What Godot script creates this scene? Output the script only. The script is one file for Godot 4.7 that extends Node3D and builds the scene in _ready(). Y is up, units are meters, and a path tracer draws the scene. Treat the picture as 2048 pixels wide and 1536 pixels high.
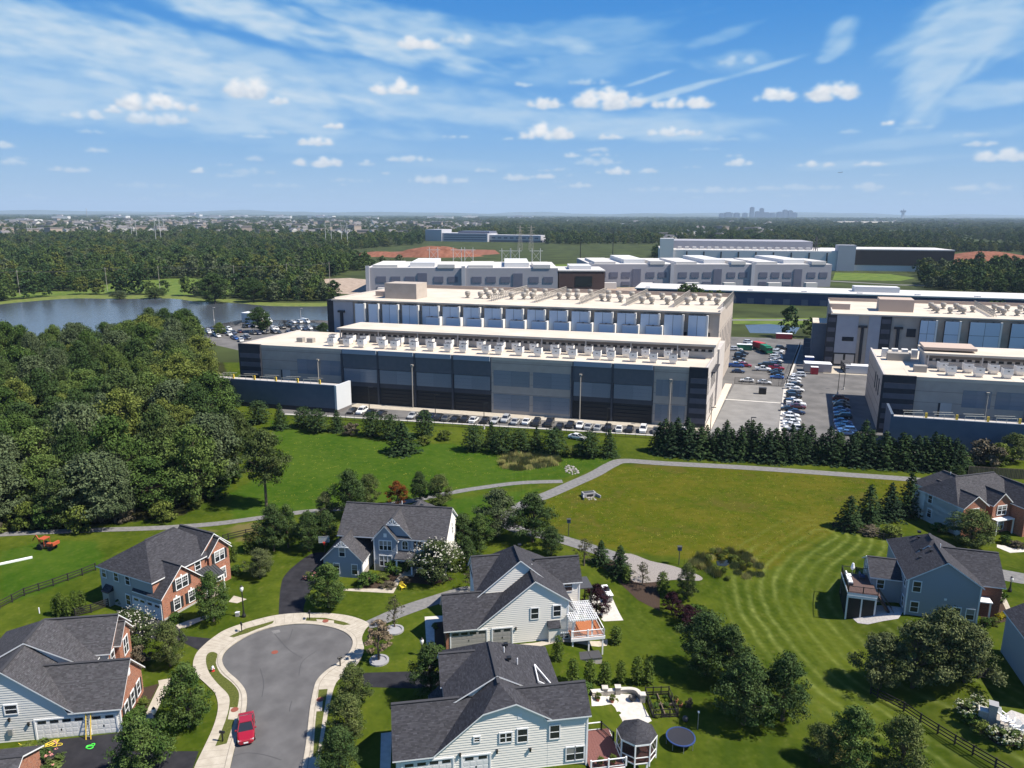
extends Node3D

# ---------------------------------------------------------------- mesh collector
class MB:
	var v := PackedVector3Array()
	var n := PackedVector3Array()
	var uv := PackedVector2Array()
	var uv2 := PackedVector2Array()
	var c := PackedColorArray()
	var col := Color.WHITE
	func tri(a: Vector3, b: Vector3, d: Vector3, ua := Vector2.ZERO, ub := Vector2.ZERO, ud := Vector2.ZERO):
		var nn := (b - a).cross(d - a).normalized()
		v.append(a); v.append(d); v.append(b)
		n.append(nn); n.append(nn); n.append(nn)
		uv.append(ua); uv.append(ud); uv.append(ub)
		c.append(col); c.append(col); c.append(col)
	func trin(a: Vector3, b: Vector3, d: Vector3, na: Vector3, nb: Vector3, nd: Vector3):
		v.append(a); v.append(d); v.append(b)
		n.append(na); n.append(nd); n.append(nb)
		uv.append(Vector2.ZERO); uv.append(Vector2.ZERO); uv.append(Vector2.ZERO)
		c.append(col); c.append(col); c.append(col)
	func quad(a: Vector3, b: Vector3, d: Vector3, e: Vector3):
		var w := (b - a).length(); var h := (e - a).length()
		tri(a, b, d, Vector2(0, h), Vector2(w, h), Vector2(w, 0))
		tri(a, d, e, Vector2(0, h), Vector2(w, 0), Vector2(0, 0))
	func poly(p: Array):
		for i in range(1, p.size() - 1):
			tri(p[0], p[i], p[i + 1])
	func polyuv(p: Array, u: Array):
		for i in range(1, p.size() - 1):
			tri(p[0], p[i], p[i + 1], u[0], u[i], u[i + 1])
	# a box from its centre, size and three axes
	func obox(o: Vector3, s: Vector3, x := Vector3.RIGHT, y := Vector3.UP, z := Vector3.BACK):
		var a := x * s.x * 0.5; var b := y * s.y * 0.5; var d := z * s.z * 0.5
		quad(o - a - b + d, o + a - b + d, o + a + b + d, o - a + b + d)
		quad(o + a - b - d, o - a - b - d, o - a + b - d, o + a + b - d)
		quad(o + a - b + d, o + a - b - d, o + a + b - d, o + a + b + d)
		quad(o - a - b - d, o - a - b + d, o - a + b + d, o - a + b - d)
		quad(o - a + b + d, o + a + b + d, o + a + b - d, o - a + b - d)
		quad(o - a - b - d, o + a - b - d, o + a - b + d, o - a - b + d)
	func box(p: Vector3, q: Vector3):
		obox((p + q) * 0.5, (q - p).abs())
	# bar between two points
	func bar(p: Vector3, q: Vector3, w: float, h: float, up := Vector3.UP):
		var z := (q - p).normalized()
		var x := up.cross(z)
		if x.length() < 0.01: x = Vector3.RIGHT
		x = x.normalized()
		obox((p + q) * 0.5, Vector3(w, h, (q - p).length()), x, z.cross(x), z)
	func tube(p: Vector3, q: Vector3, r0: float, r1: float, k := 8, caps := true):
		var z := (q - p).normalized()
		var x := z.cross(Vector3.UP if absf(z.y) < 0.95 else Vector3.RIGHT).normalized()
		var y := z.cross(x)
		for i in k:
			var a0 := TAU * i / k; var a1 := TAU * (i + 1) / k
			var d0 := x * cos(a0) + y * sin(a0); var d1 := x * cos(a1) + y * sin(a1)
			trin(p + d0 * r0, p + d1 * r0, q + d1 * r1, d0, d1, d1)
			trin(p + d0 * r0, q + d1 * r1, q + d0 * r1, d0, d1, d0)
			if caps:
				tri(q, q + d0 * r1, q + d1 * r1)
				tri(p, p + d1 * r0, p + d0 * r0)
	# turned shape round the y axis: profile of (radius, height)
	func lathe(o: Vector3, prof: Array, k := 12, sx := 1.0, sz := 1.0):
		for j in prof.size() - 1:
			for i in k:
				var a0 := TAU * i / k; var a1 := TAU * (i + 1) / k
				var p0: Vector2 = prof[j]; var p1: Vector2 = prof[j + 1]
				var A := o + Vector3(cos(a0) * p0.x * sx, p0.y, -sin(a0) * p0.x * sz)
				var B := o + Vector3(cos(a1) * p0.x * sx, p0.y, -sin(a1) * p0.x * sz)
				var C := o + Vector3(cos(a1) * p1.x * sx, p1.y, -sin(a1) * p1.x * sz)
				var D := o + Vector3(cos(a0) * p1.x * sx, p1.y, -sin(a0) * p1.x * sz)
				if p0.x > 0.0001: tri(A, B, C)
				if p1.x > 0.0001: tri(A, C, D)
	func mesh() -> ArrayMesh:
		var m := ArrayMesh.new()
		if v.is_empty(): return m
		var a := []
		a.resize(Mesh.ARRAY_MAX)
		a[Mesh.ARRAY_VERTEX] = v; a[Mesh.ARRAY_NORMAL] = n; a[Mesh.ARRAY_TEX_UV] = uv; a[Mesh.ARRAY_COLOR] = c
		if uv2.size() == v.size(): a[Mesh.ARRAY_TEX_UV2] = uv2
		m.add_surface_from_arrays(Mesh.PRIMITIVE_TRIANGLES, a)
		return m

var M := {}
var used := {}
var rng := RandomNumberGenerator.new()

func lin(r: float, g: float, b: float) -> Color:
	return Color(r, g, b).linear_to_srgb()

func vs(a: Array) -> Array:
	var o := []
	for i in range(0, a.size(), 2): o.append(Vector2(a[i], a[i + 1]))
	return o

func hgt(x: float, z: float) -> float:
	return -2.2 * smoothstep(6, 13, x) * (1.0 - smoothstep(46, 56, x)) * smoothstep(-112, -98, z)

func G3(p: Vector2, dy := 0.0) -> Vector3:
	return Vector3(p.x, hgt(p.x, p.y) + dy, p.y)

# ---------------------------------------------------------------- nodes
func numbered(s: String) -> String:
	var k: int = used.get(s, 0)
	used[s] = k + 1
	return s if k == 0 else "%s_%03d" % [s, k]

func thing(called: String, label: String, category: String, at := Vector3.ZERO, turn := 0.0, group := "") -> Node3D:
	var o := Node3D.new()
	o.name = numbered(called)
	add_child(o)
	o.position = at
	o.rotation.y = turn
	o.set_meta("label", label)
	o.set_meta("category", category)
	if group: o.set_meta("group", group)
	return o

func part(mb, called: String, m: Material, parent: Node3D) -> MeshInstance3D:
	var o := MeshInstance3D.new()
	o.mesh = mb.mesh() if mb is MB else mb
	o.material_override = m
	o.name = called
	parent.add_child(o, true)
	return o

func one(mb, called: String, m: Material, label: String, category: String, group := "") -> MeshInstance3D:
	var o := MeshInstance3D.new()
	o.mesh = mb.mesh() if mb is MB else mb
	o.material_override = m
	o.name = numbered(called)
	add_child(o)
	o.set_meta("label", label); o.set_meta("category", category)
	if group: o.set_meta("group", group)
	return o

func struct(mb, called: String, m: Material) -> MeshInstance3D:
	var o := MeshInstance3D.new()
	o.mesh = mb.mesh() if mb is MB else mb
	o.material_override = m
	o.name = numbered(called)
	add_child(o)
	o.set_meta("kind", "structure")
	return o

func sub(parent: Node3D, called: String, at := Vector3.ZERO, turn := 0.0) -> Node3D:
	var o := Node3D.new()
	o.name = called
	parent.add_child(o, true)
	o.position = at
	o.rotation.y = turn
	return o

func dup(root: Node3D, called: String, label: String, at: Vector3, turn := 0.0, group := "", sc := Vector3.ONE) -> Node3D:
	var r: Node3D = root.duplicate()
	r.name = numbered(called)
	add_child(r)
	r.transform = Transform3D(Basis(Vector3.UP, turn).scaled_local(sc), at)
	r.set_meta("label", label)
	if group: r.set_meta("group", group)
	return r

# ---------------------------------------------------------------- materials
func mat(key: String, c: Color, rough := 0.8, metal := 0.0) -> StandardMaterial3D:
	if M.has(key): return M[key]
	var m := StandardMaterial3D.new()
	m.resource_name = key
	m.albedo_color = c
	m.roughness = rough
	m.metallic = metal
	M[key] = m
	return m

func noise_tex(freq: float, a: Color, b: Color, seed_ := 1, oct := 4, size := 512, type := FastNoiseLite.TYPE_SIMPLEX_SMOOTH) -> NoiseTexture2D:
	var f := FastNoiseLite.new()
	f.seed = seed_
	f.noise_type = type
	f.frequency = freq
	f.fractal_octaves = oct
	var t := NoiseTexture2D.new()
	t.width = size; t.height = size
	t.seamless = true
	t.noise = f
	var g := Gradient.new()
	g.set_color(0, a); g.set_color(1, b)
	t.color_ramp = g
	return t

# mottled surface, world or local triplanar; span = metres one repeat of the texture covers
func nmat(key: String, a: Color, b: Color, span: float, freq := 0.02, rough := 0.85, oct := 5, bump := 0.0) -> StandardMaterial3D:
	if M.has(key): return M[key]
	var m := mat(key, Color.WHITE, rough)
	m.metallic_specular = 0.2
	m.albedo_texture = noise_tex(freq, a, b, hash(key) % 1000, oct, 256)
	m.uv1_triplanar = true
	m.uv1_world_triplanar = true
	m.uv1_scale = Vector3.ONE / span
	if bump > 0.0:
		m.heightmap_enabled = true
		m.heightmap_scale = bump
		m.heightmap_texture = m.albedo_texture
	return m

func img_mat(key: String, im: Image, span: Vector2, rough: float) -> StandardMaterial3D:
	var m := mat(key, Color.WHITE, rough)
	m.albedo_texture = ImageTexture.create_from_image(im)
	m.uv1_scale = Vector3(1.0 / span.x, 1.0 / span.y, 1)
	return m

func shingle_image(base: Color, vary: float, sd: int) -> Image:
	var r := RandomNumberGenerator.new(); r.seed = sd
	var W := 512
	var im := Image.create(W, W, false, Image.FORMAT_RGB8)
	# 5.12 m: courses of 0.145 m, tabs of irregular width
	var ch := 14
	var y := 0
	while y < W:
		var x := -r.randi_range(0, 30)
		while x < W:
			var w := r.randi_range(14, 46)
			var k := 1.0 + r.randf_range(-vary, vary)
			if r.randf() < 0.15: k *= 1.0 + vary * 0.8
			var cc := Color(base.r * k, base.g * k, base.b * k * 1.02)
			im.fill_rect(Rect2i(x, y, w, ch), cc)
			im.fill_rect(Rect2i(x, y + ch - 2, w, 2), cc.darkened(0.28))
			x += w
		y += ch
	return im

func brick_image() -> Image:
	var r := RandomNumberGenerator.new(); r.seed = 5
	var im := Image.create(480, 480, false, Image.FORMAT_RGB8)
	im.fill(lin(0.34, 0.28, 0.24))
	# 2.4 m square: bricks 0.2 x 0.067
	for j in 32:
		for i in range(-1, 13):
			var k := r.randf()
			var cc := lin(0.27, 0.082, 0.042).lerp(lin(0.36, 0.135, 0.07), k)
			if r.randf() < 0.14: cc = lin(0.16, 0.055, 0.035)
			im.fill_rect(Rect2i(i * 40 + (20 if j % 2 else 0), j * 15, 37, 12), cc)
	return im

func materials():
	mat("white_trim", lin(0.72, 0.73, 0.74), 0.55)
	mat("siding_white", lin(0.72, 0.69, 0.63), 0.6)
	mat("siding_pale", lin(0.58, 0.575, 0.545), 0.6)
	mat("siding_blue", lin(0.25, 0.285, 0.335), 0.65)
	mat("siding_grey", lin(0.275, 0.285, 0.29), 0.65)
	mat("siding_sage", lin(0.30, 0.31, 0.30), 0.65)
	mat("foundation", lin(0.33, 0.32, 0.3), 0.9)
	var gl := mat("glass", lin(0.02, 0.024, 0.03), 0.06)
	gl.metallic_specular = 0.55
	mat("shutter", lin(0.018, 0.022, 0.026), 0.6)
	mat("black_metal", lin(0.012, 0.012, 0.013), 0.5)
	mat("dark_grey", lin(0.05, 0.05, 0.055), 0.6)
	mat("grey_metal", lin(0.28, 0.29, 0.3), 0.45, 0.3)
	mat("garage_door", lin(0.66, 0.66, 0.66), 0.5)
	mat("brown_door", lin(0.09, 0.05, 0.035), 0.5)
	mat("red_door", lin(0.22, 0.03, 0.03), 0.5)
	img_mat("shingle", shingle_image(lin(0.046, 0.046, 0.051), 0.13, 1), Vector2(5.12, 5.12), 0.92)
	img_mat("shingle_grey", shingle_image(lin(0.062, 0.061, 0.064), 0.13, 2), Vector2(5.12, 5.12), 0.92)
	img_mat("brick", brick_image(), Vector2(2.4, 2.4), 0.9)
	for k in ["shingle", "shingle_grey", "brick"]: M[k].metallic_specular = 0.2
	nmat("concrete", lin(0.33, 0.295, 0.24), lin(0.44, 0.40, 0.335), 6.0, 0.02, 0.9)
	nmat("concrete_white", lin(0.42, 0.40, 0.365), lin(0.53, 0.51, 0.475), 5.0, 0.02, 0.85)
	nmat("asphalt_road", lin(0.082, 0.081, 0.083), lin(0.128, 0.126, 0.128), 14.0, 0.014, 0.95)
	nmat("asphalt_dark", lin(0.018, 0.018, 0.022), lin(0.034, 0.034, 0.039), 7.0, 0.015, 0.9)
	nmat("asphalt_path", lin(0.125, 0.125, 0.125), lin(0.20, 0.195, 0.19), 5.0, 0.02, 0.95)
	nmat("gravel", lin(0.17, 0.155, 0.145), lin(0.30, 0.275, 0.255), 4.0, 0.06, 0.95)
	nmat("mulch", lin(0.03, 0.021, 0.016), lin(0.075, 0.052, 0.04), 2.0, 0.06, 0.95)
	nmat("turf", lin(0.050, 0.062, 0.014), lin(0.105, 0.115, 0.028), 4.0, 0.05, 0.95)
	nmat("stone", lin(0.22, 0.2, 0.18), lin(0.45, 0.42, 0.38), 1.6, 0.04, 0.9)

# ---------------------------------------------------------------- camera, sky, sun
func fbm(f: FastNoiseLite, x: float, y: float) -> float:
	return f.get_noise_2d(x, y)

func sky_base(el: float) -> Color:
	# clear air by elevation in degrees, sRGB
	var k := clampf(el / 16.0, 0.0, 1.0)
	var c := Color(0.655, 0.775, 0.885).lerp(Color(0.455, 0.68, 0.90), smoothstep(0.0, 0.5, k)).lerp(Color(0.235, 0.545, 0.845), smoothstep(0.35, 1.0, k))
	if el > 16.0:
		c = Color(0.235, 0.545, 0.845).lerp(Color(0.10, 0.30, 0.66), smoothstep(16.0, 80.0, el))
	return c

func sky_image() -> Image:
	var W := 2048
	var H := 2048
	var f := FastNoiseLite.new(); f.seed = 11; f.frequency = 1.0; f.fractal_octaves = 5; f.noise_type = FastNoiseLite.TYPE_SIMPLEX_SMOOTH
	var f2 := FastNoiseLite.new(); f2.seed = 23; f2.frequency = 1.0; f2.fractal_octaves = 4; f2.noise_type = FastNoiseLite.TYPE_SIMPLEX_SMOOTH
	var small := Image.create(256, 256, false, Image.FORMAT_RGB8)
	for y in 256:
		var el := 90.0 - (y + 0.5) / 256.0 * 180.0
		for x in 256:
			var az := (x + 0.5) / 256.0 * 360.0 - 180.0
			if el < -3.0:
				small.set_pixel(x, y, Color(0.33, 0.38, 0.36))
				continue
			var c := sky_base(maxf(el, 0.0))
			if el > 0.0:
				var d := 1.0 / maxf(sin(deg_to_rad(el)), 0.12)
				var px := sin(deg_to_rad(az)) * d; var py := -cos(deg_to_rad(az)) * d
				var q := smoothstep(0.05, 0.6, f.get_noise_2d(px * 0.35 + py * 0.1, py * 0.9) * 1.4 + 0.1)
				c = c.lerp(Color(0.86, 0.90, 0.94), q * 0.45)
			small.set_pixel(x, y, c)
	small.resize(W, H, Image.INTERPOLATE_CUBIC)
	# fine band: what the photograph looks at, and the same air all round
	var cirrus := [[-31.18, 10.51, 16.26, 1.74, 10, 0.75], [-23.67, 10.08, 14.71, 1.86, 9, 0.72], [-17.50, 12.94, 16.26, 1.39, 9, 0.75], [-8.04, 13.14, 14.71, 1.08, 8, 0.6], [-26.29, 7.48, 20.13, 2.13, 3, 0.55], [-13.74, 9.44, 16.26, 1.39, 7, 0.5], [-2.79, 7.23, 16.26, 0.93, 5, 0.52], [8.55, 6.18, 9.29, 1.01, 2, 0.5], [5.53, 10.39, 6.58, 1.01, -8, 0.3], [14.01, 9.04, 5.42, 0.23, -13, 0.6], [9.83, 9.43, 1.74, 0.15, -16, 0.5], [3.70, 12.18, 8.52, 1.16, -6, 0.32], [29.42, 11.17, 4.65, 2.71, -25, 0.62], [28.57, 9.27, 3.48, 2.32, -55, 0.6], [27.49, 7.73, 1.39, 0.54, -45, 0.5], [30.97, 7.35, 3.48, 0.77, -6, 0.5], [22.25, 11.23, 1.16, 1.01, -50, 0.5], [21.73, 10.31, 0.93, 0.31, -20, 0.35], [14.83, 12.00, 2.32, 0.46, -15, 0.35], [15.28, 10.36, 2.32, 0.70, 0, 0.4], [-30.62, 8.61, 14.71, 2.71, 4, 0.42], [-32.18, 6.61, 10.07, 1.16, 2, 0.45], [27.96, 4.82, 5.42, 0.46, -5, 0.25], [25.16, 3.50, 4.65, 0.31, -3, 0.22], [-18.70, 5.33, 13.16, 0.70, 3, 0.16], [-3.55, 3.56, 6.19, 0.39, 0, 0.14], [-14.00, 4.46, 4.65, 0.31, 0, 0.14]]
	var cum := [[-6.75, 11.61, 1.78, 0.77, 1], [-3.93, 11.93, 1.32, 0.62, 0.55], [-18.66, 8.18, 2.25, 1.08, 0.95], [-16.56, 7.54, 0.77, 0.46, 0.8], [-24.57, 6.91, 2.79, 0.93, 1], [-24.36, 5.99, 2.40, 0.70, 0.7], [-28.73, 6.05, 1.39, 0.54, 0.75], [-27.12, 6.45, 0.62, 0.39, 0.8], [-8.43, 8.58, 2.09, 0.85, 1], [-12.88, 6.05, 0.93, 0.35, 0.95], [-14.40, 4.93, 1.47, 0.58, 0.95], [-14.05, 3.53, 2.09, 0.66, 1], [-18.42, 3.74, 0.77, 0.35, 0.5], [-18.72, 2.82, 1.55, 0.46, 0.4], [-7.60, 3.88, 1.78, 0.46, 0.75], [-29.94, 2.69, 1.16, 0.31, 0.7], [-22.31, 2.81, 0.50, 0.31, 0.9], [-28.25, 3.93, 0.85, 0.27, 0.6], [-33.40, 4.00, 0.62, 0.39, 0.7], [-32.93, 3.02, 0.77, 0.31, 0.55], [-5.42, 2.41, 2.56, 0.54, 0.8], [-10.76, 3.55, 0.62, 0.31, 0.6], [-2.07, 3.15, 0.85, 0.31, 0.6], [0.17, 2.62, 1.16, 0.46, 0.8], [2.22, 2.73, 1.01, 0.39, 0.85], [6.68, 7.90, 3.17, 1.32, 1], [2.15, 7.76, 1.70, 0.77, 0.95], [12.37, 7.62, 2.56, 0.85, 1], [2.55, 5.63, 2.56, 0.85, 1], [7.05, 5.51, 0.85, 0.31, 0.85], [11.77, 5.72, 2.17, 0.54, 0.8], [18.61, 7.84, 1.70, 0.77, 0.95], [22.14, 7.96, 2.40, 1.08, 1], [16.02, 10.27, 1.55, 0.54, 0.45], [25.74, 5.94, 0.54, 0.31, 0.9], [31.07, 4.42, 1.01, 0.31, 0.75], [32.51, 3.56, 1.94, 0.70, 0.95], [4.41, 4.23, 0.66, 0.31, 0.7], [6.27, 3.73, 1.86, 0.50, 0.5], [7.65, 3.05, 1.55, 0.46, 0.9], [5.02, 2.09, 0.93, 0.35, 0.7], [9.94, 3.08, 0.70, 0.35, 0.7], [16.25, 3.57, 1.08, 0.43, 0.9], [21.51, 3.41, 1.32, 0.31, 0.9], [24.87, 3.37, 1.08, 0.27, 0.85], [24.89, 1.88, 1.01, 0.50, 0.7], [15.17, 1.71, 2.56, 0.35, 0.55], [20.25, 1.85, 3.10, 0.35, 0.5], [31.40, 1.73, 1.70, 0.46, 0.5], [30.44, 1.74, 0.77, 0.31, 0.55], [10.36, 1.80, 1.94, 0.31, 0.4], [23.43, 5.47, 0.77, 0.23, 0.4], [0.75, 9.10, 0.70, 0.35, 0.6], [5.56, 9.24, 1.55, 0.39, 0.5], [-25.36, 1.79, 2.32, 0.27, 0.35], [-16.92, 1.93, 1.94, 0.27, 0.35], [-20.23, 2.55, 1.16, 0.27, 0.35], [-11.99, 2.34, 1.55, 0.27, 0.4], [-22.60, 1.23, 2.32, 0.23, 0.25]]
	var top := 24.0
	var y0 := int((90.0 - top) / 180.0 * H)
	var y1 := int(92.0 / 180.0 * H)
	var band := Image.create(W, y1 - y0, false, Image.FORMAT_RGB8)
	var acc := {}
	for y in range(y0, y1):
		var el := 90.0 - (y + 0.5) / H * 180.0
		var base := sky_base(maxf(el, 0.0))
		var sl := 2.6 / (maxf(el, 0.0) * 0.12 + 0.5)
		for x in W:
			var az := (x + 0.5) / W * 360.0 - 180.0
			var c := base
			if el > -0.4:
				if absf(az) < 46.0:
					var q := 0.0
					for s in cirrus:
						var dx: float = az - s[0]
						var dy: float = el - s[1]
						if absf(dx) > s[2] * 1.7 or absf(dy) > s[2] * 1.2 + s[3]: continue
						var t: float = deg_to_rad(s[4])
						var u: float = (dx * cos(t) - dy * sin(t)) / s[2]
						var w: float = (dx * sin(t) + dy * cos(t)) / s[3]
						var nn := f.get_noise_2d(u * s[2] * 0.10 + s[0], w * s[3] * 0.30 + u * 0.4) * 1.0 + f2.get_noise_2d(u * s[2] * 0.25, w * s[3] * 1.1 + s[1]) * 0.42
						var d: float = u * u * 0.8 + w * w + nn * 1.1
						q = maxf(q, (1.0 - smoothstep(-0.1, 1.35, d)) * s[5] * 1.12)
					q *= clampf(0.9 + 0.35 * f2.get_noise_2d(az * 0.3, el * 1.1), 0.0, 1.0)
					c = c.lerp(Color(0.865, 0.91, 0.945), q)
				else:
					var q2 := smoothstep(0.0, 0.7, f.get_noise_2d(az * 0.05 + 40.0, el * 0.16) + 0.15)
					c = c.lerp(Color(0.85, 0.90, 0.94), q2 * 0.5)
					var k2 := smoothstep(0.34, 0.62, f2.get_noise_2d(az * 0.16, el * 0.5 + 9.0)) * smoothstep(1.0, 3.0, el) * (1.0 - smoothstep(11.0, 16.0, el))
					c = c.lerp(Color(0.93, 0.945, 0.96), k2 * 0.8)
			band.set_pixel(x, y - y0, c)
	# heaped clouds: lobes over a flat base with ragged edges
	var r := RandomNumberGenerator.new(); r.seed = 4
	for i in 60:
		var hi := pow(r.randf(), 1.4)
		cum.append([r.randf_range(-42.0, 42.0), 0.9 + hi * 5.0, r.randf_range(0.25, 0.9) * (0.6 + hi), r.randf_range(0.10, 0.22) * (0.6 + hi), r.randf_range(0.25, 0.6)])
	for s in cum:
		var rx: float = s[2]; var ry: float = s[3]
		var asp := rx / ry
		var lobes := []
		var k := 5 + int(asp * 4.0)
		for i in k:
			var t := r.randf_range(-1.0, 1.0)
			var hump := 0.35 + 0.65 * absf(sin(t * 4.0 + s[0]))
			var rad := r.randf_range(0.32, 0.62) * (1.0 - 0.5 * t * t) * hump + 0.12
			lobes.append([t * (asp - 0.4), r.randf_range(-0.25, 0.45) * (1.0 - t * t) * hump, rad])
		var sd := r.randf() * 100.0
		var yy0 := int((90.0 - (s[1] + ry * 1.9)) / 180.0 * H); var yy1 := int((90.0 - (s[1] - ry * 1.5)) / 180.0 * H)
		var xx0 := int((s[0] - rx * 1.6 + 180.0) / 360.0 * W); var xx1 := int((s[0] + rx * 1.6 + 180.0) / 360.0 * W)
		for y in range(yy0, yy1 + 1):
			var el := 90.0 - (y + 0.5) / H * 180.0
			for x in range(xx0, xx1 + 1):
				if y < y0 or y >= y1 or x < 0 or x >= W: continue
				var az := (x + 0.5) / W * 360.0 - 180.0
				var u: float = (az - s[0]) / ry
				var w: float = (el - s[1]) / ry
				var nz := f.get_noise_2d(az * 1.2 + sd, el * 1.2) * 0.8 + f2.get_noise_2d(az * 3.0, el * 3.0 + sd) * 0.5
				var best := 9.0
				for l in lobes:
					var du: float = u - l[0]; var dw: float = w - l[1]
					if dw < 0.0: dw *= 1.35
					best = minf(best, sqrt(du * du + dw * dw) - l[2])
				best += nz * 0.30 + smoothstep(-0.2, -0.75, w) * 0.5
				var a: float = (1.0 - smoothstep(-0.30, 0.16, best)) * s[4]
				if a <= 0.01: continue
				var lit := clampf(0.66 + w * 0.55 + nz * 0.45, 0.0, 1.0)
				var cc := Color(0.70, 0.765, 0.845).lerp(Color(0.985, 0.98, 0.975), lit)
				var hz := smoothstep(6.5, 0.0, s[1])
				cc = cc.lerp(Color(0.80, 0.86, 0.915), hz * 0.5)
				band.set_pixel(x, y - y0, band.get_pixel(x, y - y0).lerp(cc, a))
	small.blit_rect(band, Rect2i(0, 0, W, y1 - y0), Vector2i(0, y0))
	# a panorama begins straight ahead
	var turned := Image.create(W, H, false, Image.FORMAT_RGB8)
	turned.blit_rect(small, Rect2i(W / 2, 0, W / 2, H), Vector2i(0, 0))
	turned.blit_rect(small, Rect2i(0, 0, W / 2, H), Vector2i(W / 2, 0))
	return turned

func stage():
	var cam := Camera3D.new()
	cam.name = "camera"
	cam.position = Vector3(0, 55.00, 0)
	cam.rotation = Vector3(-0.22517, 0, 0)
	cam.rotate_object_local(Vector3.BACK, 0.00384)
	cam.fov = 54.8513
	cam.far = 60000.0
	cam.near = 0.5
	add_child(cam)
	cam.current = true
	var env := Environment.new()
	env.background_mode = Environment.BG_SKY
	var sky := Sky.new()
	var pm := PanoramaSkyMaterial.new()
	pm.panorama = ImageTexture.create_from_image(sky_image())
	sky.sky_material = pm
	env.sky = sky
	env.tonemap_mode = Environment.TONE_MAPPER_LINEAR
	env.tonemap_exposure = EXPOSURE
	env.background_energy_multiplier = SKY_ENERGY
	env.sdfgi_enabled = true
	env.ssao_enabled = true
	env.ssil_enabled = true
	env.fog_enabled = true
	env.fog_density = FOG
	env.fog_light_color = Color(0.80, 0.90, 1.0)
	var we := WorldEnvironment.new()
	we.name = "world_environment"
	we.environment = env
	add_child(we)
	var sun := DirectionalLight3D.new()
	sun.name = "sun"
	var el := deg_to_rad(SUN_EL); var az := deg_to_rad(SUN_AZ)
	var d := Vector3(sin(az) * cos(el), sin(el), -cos(az) * cos(el))
	sun.light_color = Color(1.0, 0.965, 0.91)
	sun.light_energy = SUN_ENERGY
	sun.light_angular_distance = 0.53
	sun.shadow_enabled = true
	add_child(sun)
	sun.look_at_from_position(d * 100.0, Vector3.ZERO, Vector3.UP)

const EXPOSURE := 1.75
const SKY_ENERGY := 0.575
const SUN_ENERGY := 1.6
const SUN_EL := 53.0
const SUN_AZ := 104.0
const FOG := 0.00005

# ---------------------------------------------------------------- ground, roads, paths, water
const X0 := -160.0
const X1 := 160.0
const Z0 := -275.0
const Z1 := -45.0
const PX := 4.0
const CO := Vector2(50.83, -188.73)
const CDEG := 14.5

func CW(s: float, t: float) -> Vector2:
	var a := deg_to_rad(CDEG)
	var b := deg_to_rad(21.0)
	return CO + Vector2(cos(a), sin(a)) * s + Vector2(sin(b), -cos(b)) * t

func crm(p: Array, k := 5) -> Array:
	var out := []
	for i in p.size() - 1:
		var a: Vector2 = p[maxi(i - 1, 0)]; var b: Vector2 = p[i]; var c: Vector2 = p[i + 1]; var d: Vector2 = p[mini(i + 2, p.size() - 1)]
		for j in k:
			out.append(b.cubic_interpolate(c, a, d, float(j) / k))
	out.append(p[-1])
	return out

func split_tri(mb: MB, a: Vector2, b: Vector2, c: Vector2, y: float, depth := 0):
	var flat := absf(hgt(a.x, a.y)) + absf(hgt(b.x, b.y)) + absf(hgt(c.x, c.y)) < 0.001
	var l := [a.distance_to(b), b.distance_to(c), c.distance_to(a)]
	var m: float = l.max()
	if depth < 9 and m > (30.0 if flat else 2.0):
		if l[0] == m:
			var q := (a + b) * 0.5; split_tri(mb, a, q, c, y, depth + 1); split_tri(mb, q, b, c, y, depth + 1)
		elif l[1] == m:
			var q := (b + c) * 0.5; split_tri(mb, a, b, q, y, depth + 1); split_tri(mb, a, q, c, y, depth + 1)
		else:
			var q := (c + a) * 0.5; split_tri(mb, a, b, q, y, depth + 1); split_tri(mb, q, b, c, y, depth + 1)
		return
	var A := G3(a, y); var B := G3(b, y); var C := G3(c, y)
	if (B - A).cross(C - A).y > 0: mb.tri(A, B, C)
	else: mb.tri(A, C, B)

func sheet(mb: MB, pts: Array, y: float):
	var pv := PackedVector2Array(pts)
	var ix := Geometry2D.triangulate_polygon(pv)
	for i in range(0, ix.size(), 3):
		split_tri(mb, pv[ix[i]], pv[ix[i + 1]], pv[ix[i + 2]], y)

func strip(mb: MB, p: Array, w: float, y: float, h := 0.0):
	# a band along a line; h > 0 gives it sides (kerbs, walls)
	for i in p.size() - 1:
		var a: Vector2 = p[i]; var b: Vector2 = p[i + 1]
		var n0 := nrm2(p, i) * w * 0.5; var n1 := nrm2(p, i + 1) * w * 0.5
		var A := G3(a - n0, y); var B := G3(b - n1, y); var C := G3(b + n1, y); var D := G3(a + n0, y)
		if (B - A).cross(C - A).y < 0:
			var t := A; A = D; D = t
			t = B; B = C; C = t
		mb.quad(A, B, C, D)
		if h > 0.0:
			var dn := Vector3.DOWN * h
			mb.quad(A + dn, B + dn, B, A)
			mb.quad(C + dn, D + dn, D, C)

func nrm2(p: Array, i: int) -> Vector2:
	var a: Vector2 = p[maxi(i - 1, 0)]; var b: Vector2 = p[mini(i + 1, p.size() - 1)]
	return (b - a).normalized().orthogonal()

func offset(p: Array, d: float) -> Array:
	var out := []
	for i in p.size(): out.append(p[i] + nrm2(p, i) * d)
	return out

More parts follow.
